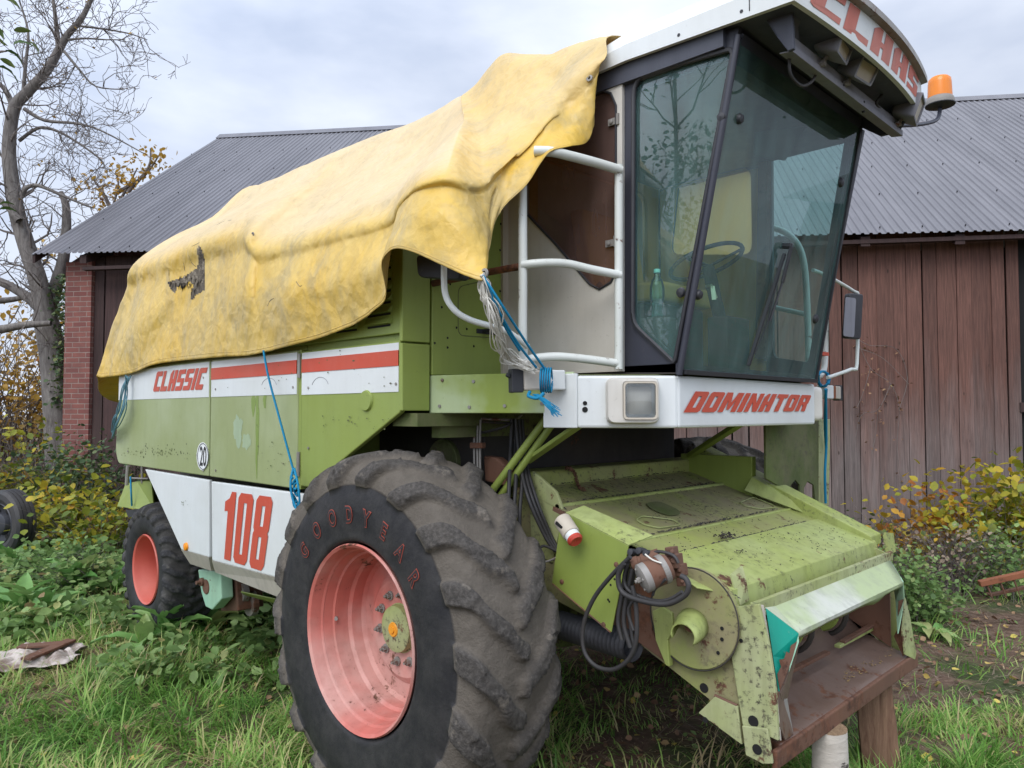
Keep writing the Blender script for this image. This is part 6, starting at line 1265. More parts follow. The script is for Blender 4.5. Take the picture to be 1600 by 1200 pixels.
# ================================================================ vegetation
def instance(name, T_v, T_f, pos, X_, Y_, Z_, tint, mat, parent=None, smooth=False, origin=None):
    """many small copies of one template merged into ONE mesh; rows of X_,Y_,Z_ are the (scaled) local axes"""
    T_v = np.asarray(T_v, float); n = len(pos); k = len(T_v); pos = np.asarray(pos)
    V = pos[:, None, :] + T_v[None, :, 0:1] * X_[:, None, :] + T_v[None, :, 1:2] * Y_[:, None, :] + T_v[None, :, 2:3] * Z_[:, None, :]
    V = V.reshape(-1, 3)
    if parent is None: og = Vector((float(pos[:, 0].mean()), float(pos[:, 1].mean()), float(pos[:, 2].min()))) if origin is None else Vector(origin); pw = Vector((0, 0, 0))
    else: og = ORG[parent.name]; pw = og
    V = V - np.array(og)
    me = bpy.data.meshes.new(name); me.vertices.add(len(V)); me.vertices.foreach_set('co', V.ravel())
    fl = [len(f) for f in T_f]; tot = sum(fl); base = np.concatenate([np.array(f) for f in T_f])
    idx = (base[None, :] + (np.arange(n) * k)[:, None]).ravel(); me.loops.add(len(idx)); me.loops.foreach_set('vertex_index', idx.astype(np.int32))
    st_ = np.concatenate([[0], np.cumsum(fl)[:-1]]); st_ = (st_[None, :] + (np.arange(n) * tot)[:, None]).ravel()
    me.polygons.add(len(st_)); me.polygons.foreach_set('loop_start', st_.astype(np.int32)); me.update(calc_edges=True); me.validate()
    a = me.attributes.new('tint', 'FLOAT', 'POINT'); a.data.foreach_set('value', np.repeat(tint, k).astype(np.float32))
    if smooth: me.polygons.foreach_set('use_smooth', [True] * len(me.polygons))
    me.materials.append(M[mat]); o = bpy.data.objects.new(name, me); COL.objects.link(o); o.location = og - pw
    if parent is not None: o.parent = parent
    ORG[o.name] = og; return o
def leafmat(name, stops, trans=.3, rough=.5, vein=True):
    g = G(name); t = g.attr('tint'); c = g.ramp(t, stops)
    hs = g.n("ShaderNodeHueSaturation"); g.l(c, hs.inputs['Color']); g.l(g.math('ADD', g.math('MULTIPLY', g.noise(11, 3), .7), .65), hs.inputs['Value'])
    g.color(hs.outputs[0]); g.rough(rough); g.spec(.3)
    tr = g.n("ShaderNodeBsdfTranslucent"); g.l(hs.outputs[0], tr.inputs[0]); ms = g.n("ShaderNodeMixShader"); ms.inputs[0].default_value = trans
    g.l(g.b.outputs[0], ms.inputs[1]); g.l(tr.outputs[0], ms.inputs[2]); g.l(ms.outputs[0], g.out.inputs[0]); M[name] = g.m
leafmat('grass', [(0, (.11, .25, .045)), (.3, (.20, .40, .075)), (.5, (.31, .50, .12)), (.70, (.48, .52, .19)), (.84, (.58, .50, .25)), (1, (.60, .47, .28))], .4)
leafmat('weed_leaf', [(0, (.10, .18, .06)), (.45, (.20, .32, .10)), (.7, (.30, .42, .15)), (.88, (.44, .44, .17)), (1, (.34, .24, .12))], .4)
dock_spots = [P(a, b, Z=.03) for a, b in ((262, 1000), (330, 985), (225, 1010), (120, 925), (60, 960), (335, 1035), (300, 1000))]
leafmat('dock_leaf', [(0, (.10, .24, .06)), (.6, (.20, .38, .11)), (1, (.38, .42, .17))], .3, .4)
leafmat('vine_leaf', [(0, (.10, .15, .02)), (.3, (.26, .28, .03)), (.6, (.50, .40, .04)), (.8, (.52, .30, .03)), (1, (.35, .13, .03))], .35)
leafmat('autumn_leaf', [(0, (.22, .15, .04)), (.4, (.42, .25, .05)), (.8, (.50, .32, .06)), (1, (.30, .12, .04))], .35)
leafmat('evergreen', [(0, (.03, .06, .03)), (.6, (.07, .12, .05)), (1, (.16, .18, .06))], .2)
leafmat('dead_leaf', [(0, (.12, .065, .04)), (.5, (.26, .15, .09)), (.8, (.38, .25, .14)), (.9, (.55, .42, .10)), (1, (.62, .50, .12))], .15, .8)
leafmat('dry_stem', [(0, (.10, .07, .05)), (.5, (.20, .15, .11)), (1, (.33, .26, .19))], .1, .8)
leafmat('apple_leaf', [(0, (.025, .06, .015)), (.6, (.06, .11, .03)), (1, (.12, .15, .04))], .3)
g = G('tree_bark'); n_ = g.noise(3, 7, .7, g.map((6, 6, 1.5)), .5); g.color(g.ramp(n_, [(.3, (.075, .065, .06)), (.5, (.15, .135, .125)), (.7, (.24, .225, .205))])); g.rough(.9); g.bump(n_, .6, .02); M['tree_bark'] = g.m
g = G('twig_bark'); g.color(g.ramp(g.noise(4, 4), [(.3, (.09, .075, .07)), (.7, (.19, .165, .15))])); g.rough(.9); M['twig_bark'] = g.m
LEAF_V = [(0, 0, 0), (-.36, .28, .06), (-.40, .62, .05), (0, 1, -.06), (.40, .62, .05), (.36, .28, .06)]; LEAF_F = [(0, 3, 2, 1), (0, 5, 4, 3)]
BLADE_V = [(-.5, 0, 0), (.5, 0, 0), (-.42, .4, .04), (.42, .4, .04), (-.28, .75, .18), (.28, .75, .18), (0, 1, .42)]; BLADE_F = [(0, 1, 3, 2), (2, 3, 5, 4), (4, 5, 6)]
def frames(d, roll, sx, sy, sz):
    """local frames with Y along d"""
    d = d / np.linalg.norm(d, axis=1, keepdims=True); ref = np.where(np.abs(d[:, 2:3]) > .95, np.array([[1., 0, 0]]), np.array([[0., 0, 1]]))
    x = np.cross(d, ref); x /= np.linalg.norm(x, axis=1, keepdims=True); z = np.cross(x, d); c_, s_ = np.cos(roll)[:, None], np.sin(roll)[:, None]
    return (x * c_ + z * s_) * sx[:, None], d * sy[:, None], (-x * s_ + z * c_) * sz[:, None]
def leaves(name, pos, mat, size, tint, parent=None, droop=.3, wide=.8, spread=1.0, V=LEAF_V, F=LEAF_F):
    n = len(pos); a = rng.uniform(0, 2 * np.pi, n); el = rng.normal(-droop, .5, n) * spread
    d = np.stack([np.cos(a) * np.cos(el), np.sin(a) * np.cos(el), np.sin(el)], 1); s = size * rng.uniform(.6, 1.3, n)
    X_, Y_, Z_ = frames(d, rng.normal(0, .6, n), s * wide, s, s); return instance(name, V, F, pos, X_, Y_, Z_, tint, mat, parent)
gznp = lambda x, y: np.array([gz(a, b) for a, b in zip(x, y)])
# machine footprint to keep clear
def px_area(n, poly_fn):
    pass
def ground_pts(n, xr, yr, dens=None):
    """scatter on the ground inside a region given in camera-ground coordinates (right, away)"""
    r = rng.uniform(*xr, n); f = rng.uniform(*yr, n); x = c45 * (r - f); y = c45 * (r + f)
    keep = np.ones(n, bool) if dens is None else rng.uniform(0, 1, n) < np.array([dens(a, b) for a, b in zip(x, y)])
    return x[keep], y[keep]
def soil(x, y):
    """where bare soil shows instead of grass"""
    v = noise.noise(Vector((x * .9, y * .9, 5)))
    r, f = c45 * (x + y), c45 * (y - x)
    if -4.3 < x < -1.2 and 2.6 < y < 4.8: return .78                                   # under the feeder house
    if -7.5 < x < -2.3 and 2.7 < y < 4.9: return .93                                   # under the machine
    if r > 2.5 + .35 * v and 4.9 + .5 * v < f < 7.4: return .93 + .2 * v                                   # bare strip in front of the barn
    return .22 + .8 * v if v > 0 else .1
wheels_ = [(-3.0, 2.24, .62, .26), (-3.0, 5.04, .62, .26), (-6.76, 2.53, .35, .2), (-6.76, 4.75, .35, .2)]
def clear(x, y):
    return not any(abs(x - a) < c_ and abs(y - b) < d for a, b, c_, d in wheels_)
def grass(name, n, xr, yr, hmean, dens, label, tilt=.55, dry=.0):
    x, y = ground_pts(n, xr, yr, lambda a, b: (dens(a, b) if clear(a, b) else 0)); k = len(x)
    cl = np.array([noise.noise(Vector((a * 1.8, b * 1.8, 0))) for a, b in zip(x, y)]); cl2 = np.array([noise.noise(Vector((a * .7, b * .7, 9))) for a, b in zip(x, y)])
    cl3 = np.array([noise.noise(Vector((a * 6, b * 6, 4))) for a, b in zip(x, y)]); cl4 = np.array([noise.noise(Vector((a * 4, b * 4, 14))) for a, b in zip(x, y)])
    h = hmean * np.maximum(.25, 1 + .7 * cl + 1.1 * cl3) * rng.uniform(.45, 1.5, k); az = rng.uniform(0, 2 * np.pi, k) * .45 + cl2 * 5 + cl4 * 6; t_ = np.abs(rng.normal(tilt, .35, k))
    d = np.stack([np.cos(az) * np.sin(t_), np.sin(az) * np.sin(t_), np.cos(t_)], 1); w_ = rng.uniform(.004, .0105, k) * (1 + h)
    d = d / np.linalg.norm(d, axis=1, keepdims=True); sd = np.stack([-np.sin(az), np.cos(az), np.zeros(k)], 1); z = np.cross(sd, d); z[:, 2] = z[:, 2]
    tint = np.clip(rng.normal(.38 + dry, .26, k) + cl2 * .4 + cl4 * .5, 0, 1)
    o = instance(name, BLADE_V, BLADE_F, np.stack([x, y, gznp(x, y) - .01], 1), sd * w_[:, None], d * h[:, None], z * -(h * 1.1)[:, None] * np.sign(z[:, 2:3] + 1e-6), tint, 'grass'); tag(o, label, 'grass', kind='stuff'); return o
grass('grass', 60000, (-4.6, .4), (3.1, 7.0), .135, lambda x, y: 1 - soil(x, y) * .8, 'long green grass with dry blades in front of and beside the big wheel', .75, .06)
grass('grass', 70000, (.2, 6.2), (3.0, 7.2), .095, lambda x, y: 1 - soil(x, y), 'short green grass around the feeder house and the logs', .6, .0)
grass('grass', 26000, (-9, 9), (6.8, 10.5), .16, lambda x, y: (1 - soil(x, y)) * .8, 'rough grass in front of the barn', .6, .1)
# tufts near the camera at the foot of the wheel
# low broadleaf weeds
def weeds(name, n, xr, yr, dens, size, hmax, label, mat='weed_leaf', tmu=.45, per=7):
    x, y = ground_pts(n, xr, yr, lambda a, b: (dens(a, b) if clear(a, b) else 0)); k = len(x)
    X_, Y_ = np.repeat(x, per), np.repeat(y, per); hh = np.repeat(hmax * rng.uniform(.25, 1, k), per); t_ = rng.uniform(.1, 1, k * per); z = gznp(x, y).repeat(per) + hh * t_
    pos = np.stack([X_ + rng.normal(0, .045, k * per), Y_ + rng.normal(0, .045, k * per), z], 1)
    o = leaves(name, pos, mat, size, np.clip(rng.normal(tmu, .2, k * per), 0, 1), droop=.15, wide=.75); tag(o, label, 'ground cover', kind='stuff'); return o
nz1 = lambda x, y: noise.noise(Vector((x * .8 + 3, y * .8, 2)))
sheet_c = P(40, 1030, Z=.06)
weeds('nettles', 4200, (-6.5, -1.2), (5.2, 9.5), lambda x, y: 0 if (abs(x - sheet_c.x) + abs(y - sheet_c.y)) < .7 or any((x - q.x) ** 2 + (y - q.y) ** 2 < .07 for q in dock_spots) else (.12 + 1.2 * max(0, nz1(x, y) + .22)) * (1 if y - x > 9.0 else .8), .10, .30, 'dense low green nettles and herbs beside the rear wheel', per=8)
weeds('clover', 2600, (-4.5, 6.0), (3.3, 7.0), lambda x, y: .55 * max(0, nz1(x * 1.7, y * 1.7) + .1) * (1 - soil(x, y) * .6), .045, .06, 'small clover and herb leaves low in the grass', per=5)
x, y = ground_pts(5200, (-6, 7), (3.2, 9.0), lambda a, b: .3 + .6 * soil(a, b)); k = len(x)
o = leaves('leaf_litter', np.stack([x, y, gznp(x, y) + rng.uniform(.01, .05, k)], 1), 'dead_leaf', .05, rng.uniform(0, 1, k), droop=0, wide=.9, spread=.35); tag(o, 'fallen brown and yellow leaves scattered over the ground', 'fallen leaves', kind='stuff')
# straw under the machine and on the bare strip
n = 16000; x, y = ground_pts(n, (-1.5, 7), (3.3, 8.6), lambda a, b: soil(a, b) ** 2); k = len(x); az = rng.uniform(0, 2 * np.pi, k); el = rng.normal(.02, .12, k)
d = np.stack([np.cos(az) * np.cos(el), np.sin(az) * np.cos(el), np.sin(el)], 1); X_, Y_, Z_ = frames(d, np.zeros(k), np.full(k, .0042), rng.uniform(.05, .2, k), np.full(k, .02))
o = instance('straw', BLADE_V, BLADE_F, np.stack([x, y, gznp(x, y) + .012], 1), X_, Y_, Z_, rng.uniform(.2, 1, k), 'dry_stem'); tag(o, 'dry straw and dead stems strewn on the bare soil', 'straw', kind='stuff')
# dock plants: a rosette of big leaves each
DV = []; DF = []
for i in range(9):
    t = i / 8; wv_ = .5 * math.sin(math.pi * min(1, t * .93 + .04)) ** .75 * (1.05 - .35 * t); zz = .55 * t * (1 - t) - .30 * t * t
    ru = .025 * math.sin(i * 2.3); DV += [(-wv_, t, zz + .07 + ru), (0, t, zz), (wv_, t, zz + .07 - ru)]
for i in range(8): a_ = i * 3; DF += [(a_, a_ + 1, a_ + 4, a_ + 3), (a_ + 1, a_ + 2, a_ + 5, a_ + 4)]
def dock(px, py, nl, size, lab, tm=.5, grp='broad-leaved dock plants beside the wheels', lo=.35, hi=1.2, z=None, mat='dock_leaf'):
    q = P(px, py, Z=.03); c0 = np.array([q.x, q.y, gz(q.x, q.y)]); az = np.arange(nl) * 2.4 + rng.uniform(0, 1, nl); el = rng.uniform(lo, hi, nl)
    d = np.stack([np.cos(az) * np.cos(el), np.sin(az) * np.cos(el), np.sin(el)], 1); s = size * rng.uniform(.6, 1.15, nl); X_, Y_, Z_ = frames(d, rng.normal(0, .25, nl), s * .42, s, s)
    pos = c0 + d * .03 + np.array([0, 0, .0]); o = instance('dock_plant', DV, DF, pos, X_, Y_, Z_, np.clip(rng.normal(tm, .25, nl), 0, 1), mat, smooth=True, origin=c0); tag(o, lab, 'weed', grp); return o
dock(262, 1000, 13, .46, 'large dock plant with broad upright leaves, in front of the rear wheel')
dock(330, 985, 11, .42, 'broad glossy dock plant just in front of the mint green bracket')
dock(225, 1010, 10, .34, 'dock plant with drooping pale leaves near the crumpled white sheet', .8)
dock(120, 925, 11, .50, 'tall dock plant left of the rear wheel among the nettles', .4)
dock(60, 960, 10, .42, 'dock plant at the left edge above the white sheet', .6)
random.seed(31)
dk_ = sorted([(random.uniform(-15, 190) if k_ < 13 else random.uniform(320, 440), random.uniform(885, 985) if k_ < 13 else random.uniform(955, 1000)) for k_ in range(16)])
for k_, (a_, b_) in enumerate(dk_):
    dock(a_, b_, random.randint(5, 9), random.uniform(.30, .48) * (1 if a_ < 250 else .6), 'dock plant, %s from the left of the sixteen scattered around the rear wheel' % ('first second third fourth fifth sixth seventh eighth ninth tenth eleventh twelfth thirteenth fourteenth fifteenth sixteenth'.split()[k_]), random.uniform(.3, .8), grp='scattered docks among the nettles')
dock(335, 1035, 6, .16, 'small yellowing dock plant in the long grass', .9, lo=.1, hi=.6)
dock(1455, 990, 8, .28, 'pale crumpled dock plant behind the right end of the tray', .9, lo=.05, hi=.5)
dock(1495, 925, 6, .22, 'dock plant on the bare strip in front of the barn', .6, lo=.1, hi=.6)
dock(560, 1215, 6, .17, 'ragged pale green leaf plant at the foot of the big tyre', .7, lo=.7, hi=1.3)
# weedy bushes
def stems(mb, base, n, h, spread, r=.004, curve=.3, seg=4):
    tips = []
    for _ in range(n):
        a = random.random() * 6.283; s_ = random.uniform(.1, 1) * spread; p0 = base + Vector((random.gauss(0, spread * .25), random.gauss(0, spread * .25), 0)); hh = h * random.uniform(.5, 1.1); pts_ = []
        for i in range(seg + 1):
            t = i / seg; pts_.append(p0 + Vector((math.cos(a) * s_ * t * t * (1 + curve), math.sin(a) * s_ * t * t * (1 + curve), hh * (t - curve * t * t * .6))) + Vector((random.gauss(0, .02), random.gauss(0, .02), 0)) * h)
        mb.tube(pts_, [r * (1 - .7 * i / seg) for i in range(seg + 1)], 4); tips += pts_[1:]
    return tips
def bush(name, r_, f_, h, spread, nst, nleaf, size, mat, tint, label, cat='shrub', grp=None, z0=None, hang=.25, stemmat='twig_bark', wide=.85, sr=.004, jit=.09):
    q = cgw(r_, f_); z_ = gz(q.x, q.y); base = Vector((q.x, q.y, z_ - .02)); root = empty(name, base, label, cat, grp)
    m = MB(); tips = stems(m, base, nst, h, spread, r=sr); m.build('stems', stemmat, root)
    if nleaf:
        tp_ = np.array([list(random.choice(tips)) for _ in range(nleaf)]); tp_ += rng.normal(0, jit, tp_.shape); tp_[:, 2] = np.maximum(tp_[:, 2], z_ + .03)
        cl = np.array([noise.noise(Vector(p) * 2.2) for p in tp_]); leaves('foliage', tp_, mat, size, np.clip(rng.normal(tint, .16, nleaf) + cl * .5, 0, 1), root, droop=hang, wide=wide)
    return root
def RF(px, dep): return (px - 800) / FPX * dep, dep
# left thicket
for (px, dep, h, sp_, ns, nl, sz, mt, tn, lb, hg) in (
    (20, 10.8, 1.15, .7, 110, 800, .12, 'vine_leaf', .38, 'yellow-leaved bramble mound at the left edge behind the trailer wheel', .3),
    (125, 9.8, 1.0, .6, 100, 750, .12, 'vine_leaf', .34, 'yellow and green leafy mound left of the harvester rear', .3),
    (160, 9.2, .95, .7, 90, 700, .10, 'vine_leaf', .26, 'yellow-green shrub close behind the rear end of the harvester', .3),
    (150, 10.6, 1.75, .6, 50, 1500, .07, 'evergreen', .55, 'dark green climbing shrub at the foot of the brick pier', .2),
    (60, 11.2, 1.9, .9, 110, 260, .10, 'vine_leaf', .25, 'tangle of bare grey twigs below the old tree', .2),
    (5, 11.5, 2.1, .9, 110, 220, .12, 'vine_leaf', .25, 'tangle of bare brown brambles at the left edge', .2),
    (110, 11.0, 1.5, .6, 60, 500, .08, 'evergreen', .5, 'green and bare brushwood left of the brick pier', .2),
    (100, 8.4, .5, .6, 70, 700, .08, 'weed_leaf', .4, 'green herbs growing below the yellow brambles', .1),
    (150, 8.0, .5, .6, 70, 900, .07, 'weed_leaf', .5, 'grey-green seeding weeds behind the rear wheel', .1)):
    bush('bush', *RF(px, dep), h, sp_, ns, nl, sz, mt, tn, lb, 'bush', hang=hg)
# right side shrubs along the wall
for (px, dep, h, sp_, ns, nl, sz, mt, tn, lb, hg) in (
    (1590, 8.4, 1.5, .55, 40, 800, .11, 'vine_leaf', .33, 'yellow-green vine mound at the right edge against the barn', .3),
    (1510, 8.5, 1.3, .5, 36, 650, .10, 'vine_leaf', .50, 'orange and yellow vine leaves against the barn boards', .3),
    (1440, 8.7, 1.2, .4, 30, 420, .09, 'vine_leaf', .80, 'reddish orange vine leaves low on the barn boards', .3),
    (1480, 7.9, .85, .5, 150, 400, .05, 'dry_stem', .7, 'grey-brown dead weed heads in front of the vines', .1),
    (1560, 7.7, .8, .45, 50, 700, .06, 'weed_leaf', .45, 'green herbs at the right edge below the vines', .1),
    (1375, 8.2, .8, .6, 120, 160, .06, 'dry_stem', .3, 'tangle of brown bramble stems against the barn', .1),
    (1320, 8.8, .75, .45, 50, 420, .055, 'evergreen', .6, 'small green shrub at the foot of the barn wall beside the ladder post', .1),
    (1385, 8.6, .8, .45, 60, 300, .09, 'vine_leaf', .62, 'sparse rusty orange vine leaves on stems left of the wall vines', .3),
    (1345, 8.3, .5, .4, 60, 260, .06, 'evergreen', .7, 'low olive green brush at the wall behind the far corner of the feeder house', .2),
    (1405, 6.9, .72, .26, 50, 1500, .05, 'weed_leaf', .40, 'dense green nettle clump right of the feeder house', .1),
    (1440, 7.0, .38, .28, 40, 800, .045, 'weed_leaf', .48, 'lower green nettle clump beside the bare strip', .1)):
    bush('bush', *RF(px, dep), h, sp_, ns, nl, sz, mt, tn, lb, 'bush', hang=hg)
# dried vine on the wall
bl = Matrix.Rotation(BANG, 3, 'Z'); WL = lambda x, y, z: BW + bl @ Vector((x, y, z))
def wallpt(px, py, off=-.04):
    n_ = bl @ Vector((0, -1, 0)); return PN(px, py, WL(0, off, 0), n_)
vroot = empty('dead_vine', wallpt(1375, 690), 'dried brown creeper with a few reddish leaves on the barn boards behind the mirror', 'vine')
m = MB(); tips = []
for pl in ([(1412, 790), (1402, 700), (1405, 640), (1392, 600), (1360, 575), (1335, 520)], [(1392, 600), (1372, 640), (1345, 650), (1335, 700)], [(1405, 640), (1418, 590), (1400, 545), (1360, 540), (1340, 530)], [(1360, 575), (1350, 610), (1338, 640)], [(1345, 545), (1380, 560), (1420, 600)], [(1372, 640), (1368, 680), (1362, 710)]):
    q_, _ = crs([wallpt(a, b, -.05 - random.random() * .06) for a, b in pl], [0] * len(pl), 5); m.tube(q_, .0035, 4); tips += q_
m.build('stems', 'twig_bark', vroot)
sel = [t for t in tips if random.random() < .9]; tp_ = np.array([list(random.choice(sel)) for _ in range(110)]) + rng.normal(0, .035, (110, 3)); leaves('foliage', tp_, 'dead_leaf', .04, np.clip(rng.normal(.35, .2, 110), 0, 1), vroot, wide=.9)
# ================================================================ trees
def twigs(mb, p, d, L_, r, lvl, out, up=.15, n=4, hmin=.004):
    """recursive bare branch"""
    pts_ = [p]; q = p.copy(); dd = d.normalized(); segs = 4
    for i in range(segs):
        dd = (dd + Vector((random.gauss(0, .22), random.gauss(0, .22), random.gauss(up * .3, .2)))).normalized(); q = q + dd * L_ / segs; pts_.append(q.copy())
    mb.tube(pts_, [max(hmin, r * (1 - .65 * i / segs)) for i in range(segs + 1)], 4 if r < .02 else 6, cap=False); out.append(q)
    if lvl > 0:
        for k in range(n + random.randint(-1, 1)):
            t = random.uniform(.25, 1); i = min(segs - 1, int(t * segs)); b = pts_[i].lerp(pts_[i + 1], t * segs - i); a = (pts_[i + 1] - pts_[i]).normalized()
            s_ = a.orthogonal(); s_.rotate(Matrix.Rotation(random.random() * 6.283, 3, a)); nd = (a * .75 + s_ * random.uniform(.6, 1.1) + Vector((0, 0, up))).normalized()
            twigs(mb, b, nd, L_ * random.uniform(.5, .8), max(hmin, r * .5), lvl - 1, out, up, n, hmin)
DT = 13.0
def tp(px, py, dd=0): return P(px, py, D=DT + dd)
troot = empty('bare_tree', cgw(*RF(92, DT)), 'large leafless grey tree with spreading twigs, left of the barn', 'tree')
m = MB(); limbs = []
def limb(pl, r0, r1, dd=0, sm=4):
    q = [tp(a, b, dd + (c_[0] if c_ else 0)) for a, b, *c_ in pl]; q, rs = crs(q, list(np.linspace(r0 * (.8 if r0 > .25 else .72), r1 * .7, len(q))), sm); m.tube(q, rs, 10 if r0 > .05 else 7, cap=False); limbs.append((q, rs)); return q
limb([(100, 760), (92, 640), (84, 560), (70, 490)], .34, .27); limb([(70, 490), (60, 440), (42, 385), (26, 330), (18, 280), (14, 230), (22, 170), (42, 145), (72, 112), (92, 78), (105, 55), (128, 28), (146, -10)], .22, .05)
limb([(72, 495), (85, 455), (100, 400), (104, 330), (95, 300)], .20, .06, .3); limb([(70, 490), (40, 462), (0, 440), (-50, 425)], .14, .08); limb([(92, 78), (88, 40), (82, -10)], .07, .03)
limb([(30, 345), (8, 320), (-30, 290)], .09, .04, -.2); limb([(22, 170), (8, 140), (-10, 125)], .08, .04); limb([(36, 150), (40, 100), (44, 50), (30, 0)], .05, .02, .3)
limb([(34, 305), (42, 293), (60, 290), (90, 302), (120, 315), (145, 325)], .06, .02, -.3); limb([(30, 220), (60, 200), (90, 205), (125, 225), (158, 250), (163, 262)], .045, .015, .2)
limb([(38, 170), (70, 188), (120, 193), (160, 205), (225, 240)], .05, .012, -.2); limb([(105, 62), (135, 60), (165, 62), (195, 62)], .03, .01); limb([(120, 40), (160, 45), (200, 52), (230, 62)], .03, .01, .3)
limb([(100, 80), (125, 110), (150, 135), (195, 140)], .035, .01, -.2); limb([(0, 515), (40, 508), (80, 505)], .10, .06, -.5); limb([(0, 470), (30, 466), (62, 455)], .08, .05, .6)
m.build('trunk', 'tree_bark', troot, smooth=60)
m = MB(); tips = []
for (q, rs) in limbs[1:]:
    n_ = max(2, int(len(q) * .62))
    for _ in range(n_):
        i = random.randint(int(len(q) * .12), len(q) - 2); a = (q[i + 1] - q[i]).normalized(); s_ = a.orthogonal(); s_.rotate(Matrix.Rotation(random.random() * 6.283, 3, a))
        if q[i].z < 3.2 and random.random() < .6: continue
        twigs(m, q[i], (a * .6 + s_ * .9 + Vector((.0, 0, .25))).normalized(), random.uniform(.5, 1.0), max(.008, rs[i] * .2), 3, tips, .15, 2, .0042)
m.build('twigs', 'twig_bark', troot)
ip = np.array([list(tp(*( (96 + random.gauss(0, 9), random.uniform(430, 640))), random.uniform(-.5, .1))) for _ in range(700)]); leaves('ivy', ip, 'evergreen', .075, np.clip(rng.normal(.6, .25, 700), 0, 1), troot, wide=.9)
tl = np.array([list(random.choice(tips)) for _ in range(60)]); leaves('last_leaves', tl, 'autumn_leaf', .06, rng.uniform(0, 1, 60), troot)
# autumn saplings behind the tree
for (px, dep, h, sp_, nl, tn, lb) in ((15, 16, 4.6, 2.0, 1700, .5, 'golden autumn tree behind the left edge of the bare tree'), (95, 17.5, 4.4, 1.8, 1300, .45, 'golden autumn tree between the bare tree and the brick pier'), (-60, 15, 4.5, 1.8, 900, .4, 'yellow-leaved tree at the far left edge')):
    bush('autumn_tree', *RF(px, dep), h, sp_, 60, nl, .13, 'autumn_leaf', tn, lb, 'tree', hang=.4, sr=.02, jit=.2)
r3 = empty('autumn_tree', cgw(*RF(170, 19)), 'small orange-leaved tree showing above the left roof edge', 'tree')
m = MB(); tps = []; b0 = cgw(*RF(172, 19))
for pl in ([(150, 640), (160, 420), (175, 330), (185, 290), (180, 268)], [(172, 340), (195, 300), (215, 262)], [(185, 300), (225, 275), (250, 240)], [(175, 330), (160, 300), (142, 275)], [(200, 300), (232, 262), (235, 232)], [(165, 400), (120, 380), (60, 390)], [(170, 370), (200, 340)]):
    q, rs = crs([P(a, b, D=19) for a, b in pl], list(np.linspace(.06, .015, len(pl))), 4); m.tube(q, rs, 6, cap=False); tps += q[len(q) // 3:] if pl[0] != (150, 640) else q[-8:]
m.build('branches', 'twig_bark', r3)
tl = np.array([list(random.choice(tps)) for _ in range(420)]) + rng.normal(0, .22, (420, 3)); leaves('foliage', tl, 'autumn_leaf', .13, np.clip(rng.normal(.45, .2, 420), 0, 1), r3, droop=.5)
# young apple tree left of the camera: one leafy branch reaches into the picture, the rest shows in the cab glass
ax0 = Vector((-4.5, -1.15, 0)); aroot = empty('apple_tree', ax0, 'leafy branch with green leaves reaching in at the upper left corner', 'tree')
m = MB(); tips = []
trunk = [ax0, ax0 + Vector((.05, .05, .9)), ax0 + Vector((.0, .1, 2.2)), ax0 + Vector((.1, .1, 3.8)), ax0 + Vector((.15, .2, 5.9))]; q, rs = crs(trunk, [.06, .05, .042, .03, .012], 4); m.tube(q, rs, 8, cap=False)
for _ in range(34):
    i = random.randint(8, len(q) - 2); a = random.random() * 6.283; twigs(m, q[i], Vector((math.cos(a), math.sin(a), .9)), random.uniform(.6, 1.1), .014, 1, tips, .3, 5, .004)
bb = [q[7], P(-90, 190, D=3.2), P(-40, 120, D=3.0), P(-8, 85, D=2.95), P(10, 80, D=2.9)]; q2, r2_ = crs(bb, [.03, .02, .012, .006, .003], 4); m.tube(q2, r2_, 6, cap=False)
m.build('branches', 'twig_bark', aroot)
tl = np.array([list(random.choice(tips)) for _ in range(1500)]) + rng.normal(0, .12, (1500, 3)); leaves('foliage', tl, 'apple_leaf', .075, np.clip(rng.normal(.5, .25, 1500), 0, 1), aroot, droop=.3, wide=.7)
def bigleaf(px, py, px2, py2, dep, w_=.5):
    a, b = P(px, py, D=dep), P(px2, py2, D=dep + .03); d = np.array([list(b - a)]); s = np.linalg.norm(d); return a, d, s
lp_, ld, ls = [], [], []
for (a, b, c_, d_) in ((0, -4, 32, 8), (22, 48, 48, 47), (22, 70, 50, 66), (45, 66, 64, 82), (0, 60, 10, 72), (8, 80, 38, 95), (0, 92, 25, 105), (-5, 105, 32, 122), (-10, 40, 8, 60), (0, 320, 20, 316), (0, 328, 24, 326)):
    A_l, d, s = bigleaf(a, b, c_, d_, 3.0); lp_.append(list(A_l)); ld.append(d[0]); ls.append(s)
X_, Y_, Z_ = frames(np.array(ld), rng.normal(.3, .7, len(ls)), np.array(ls) * .45, np.array(ls), np.array(ls)); instance('near_leaves', DV, DF, np.array(lp_), X_, Y_, Z_, rng.uniform(.2, .9, len(ls)), 'apple_leaf', aroot, smooth=True)
tuft = grass('grass', 6500, (1.3, 2.6), (3.1, 4.1), .17, lambda x, y: 1.0, 'thick green grass at the foot of the two logs', .5, -.1)
# ================================================================ other things on the ground
TWc = P(12, 812, D=9.0); 
plain('trailer_rim', (.035, .037, .045), .5, .2)
m = MB(); axw = Vector((.35, -.94, 0)).normalized(); c0 = Vector((TWc.x, TWc.y, .57)); 
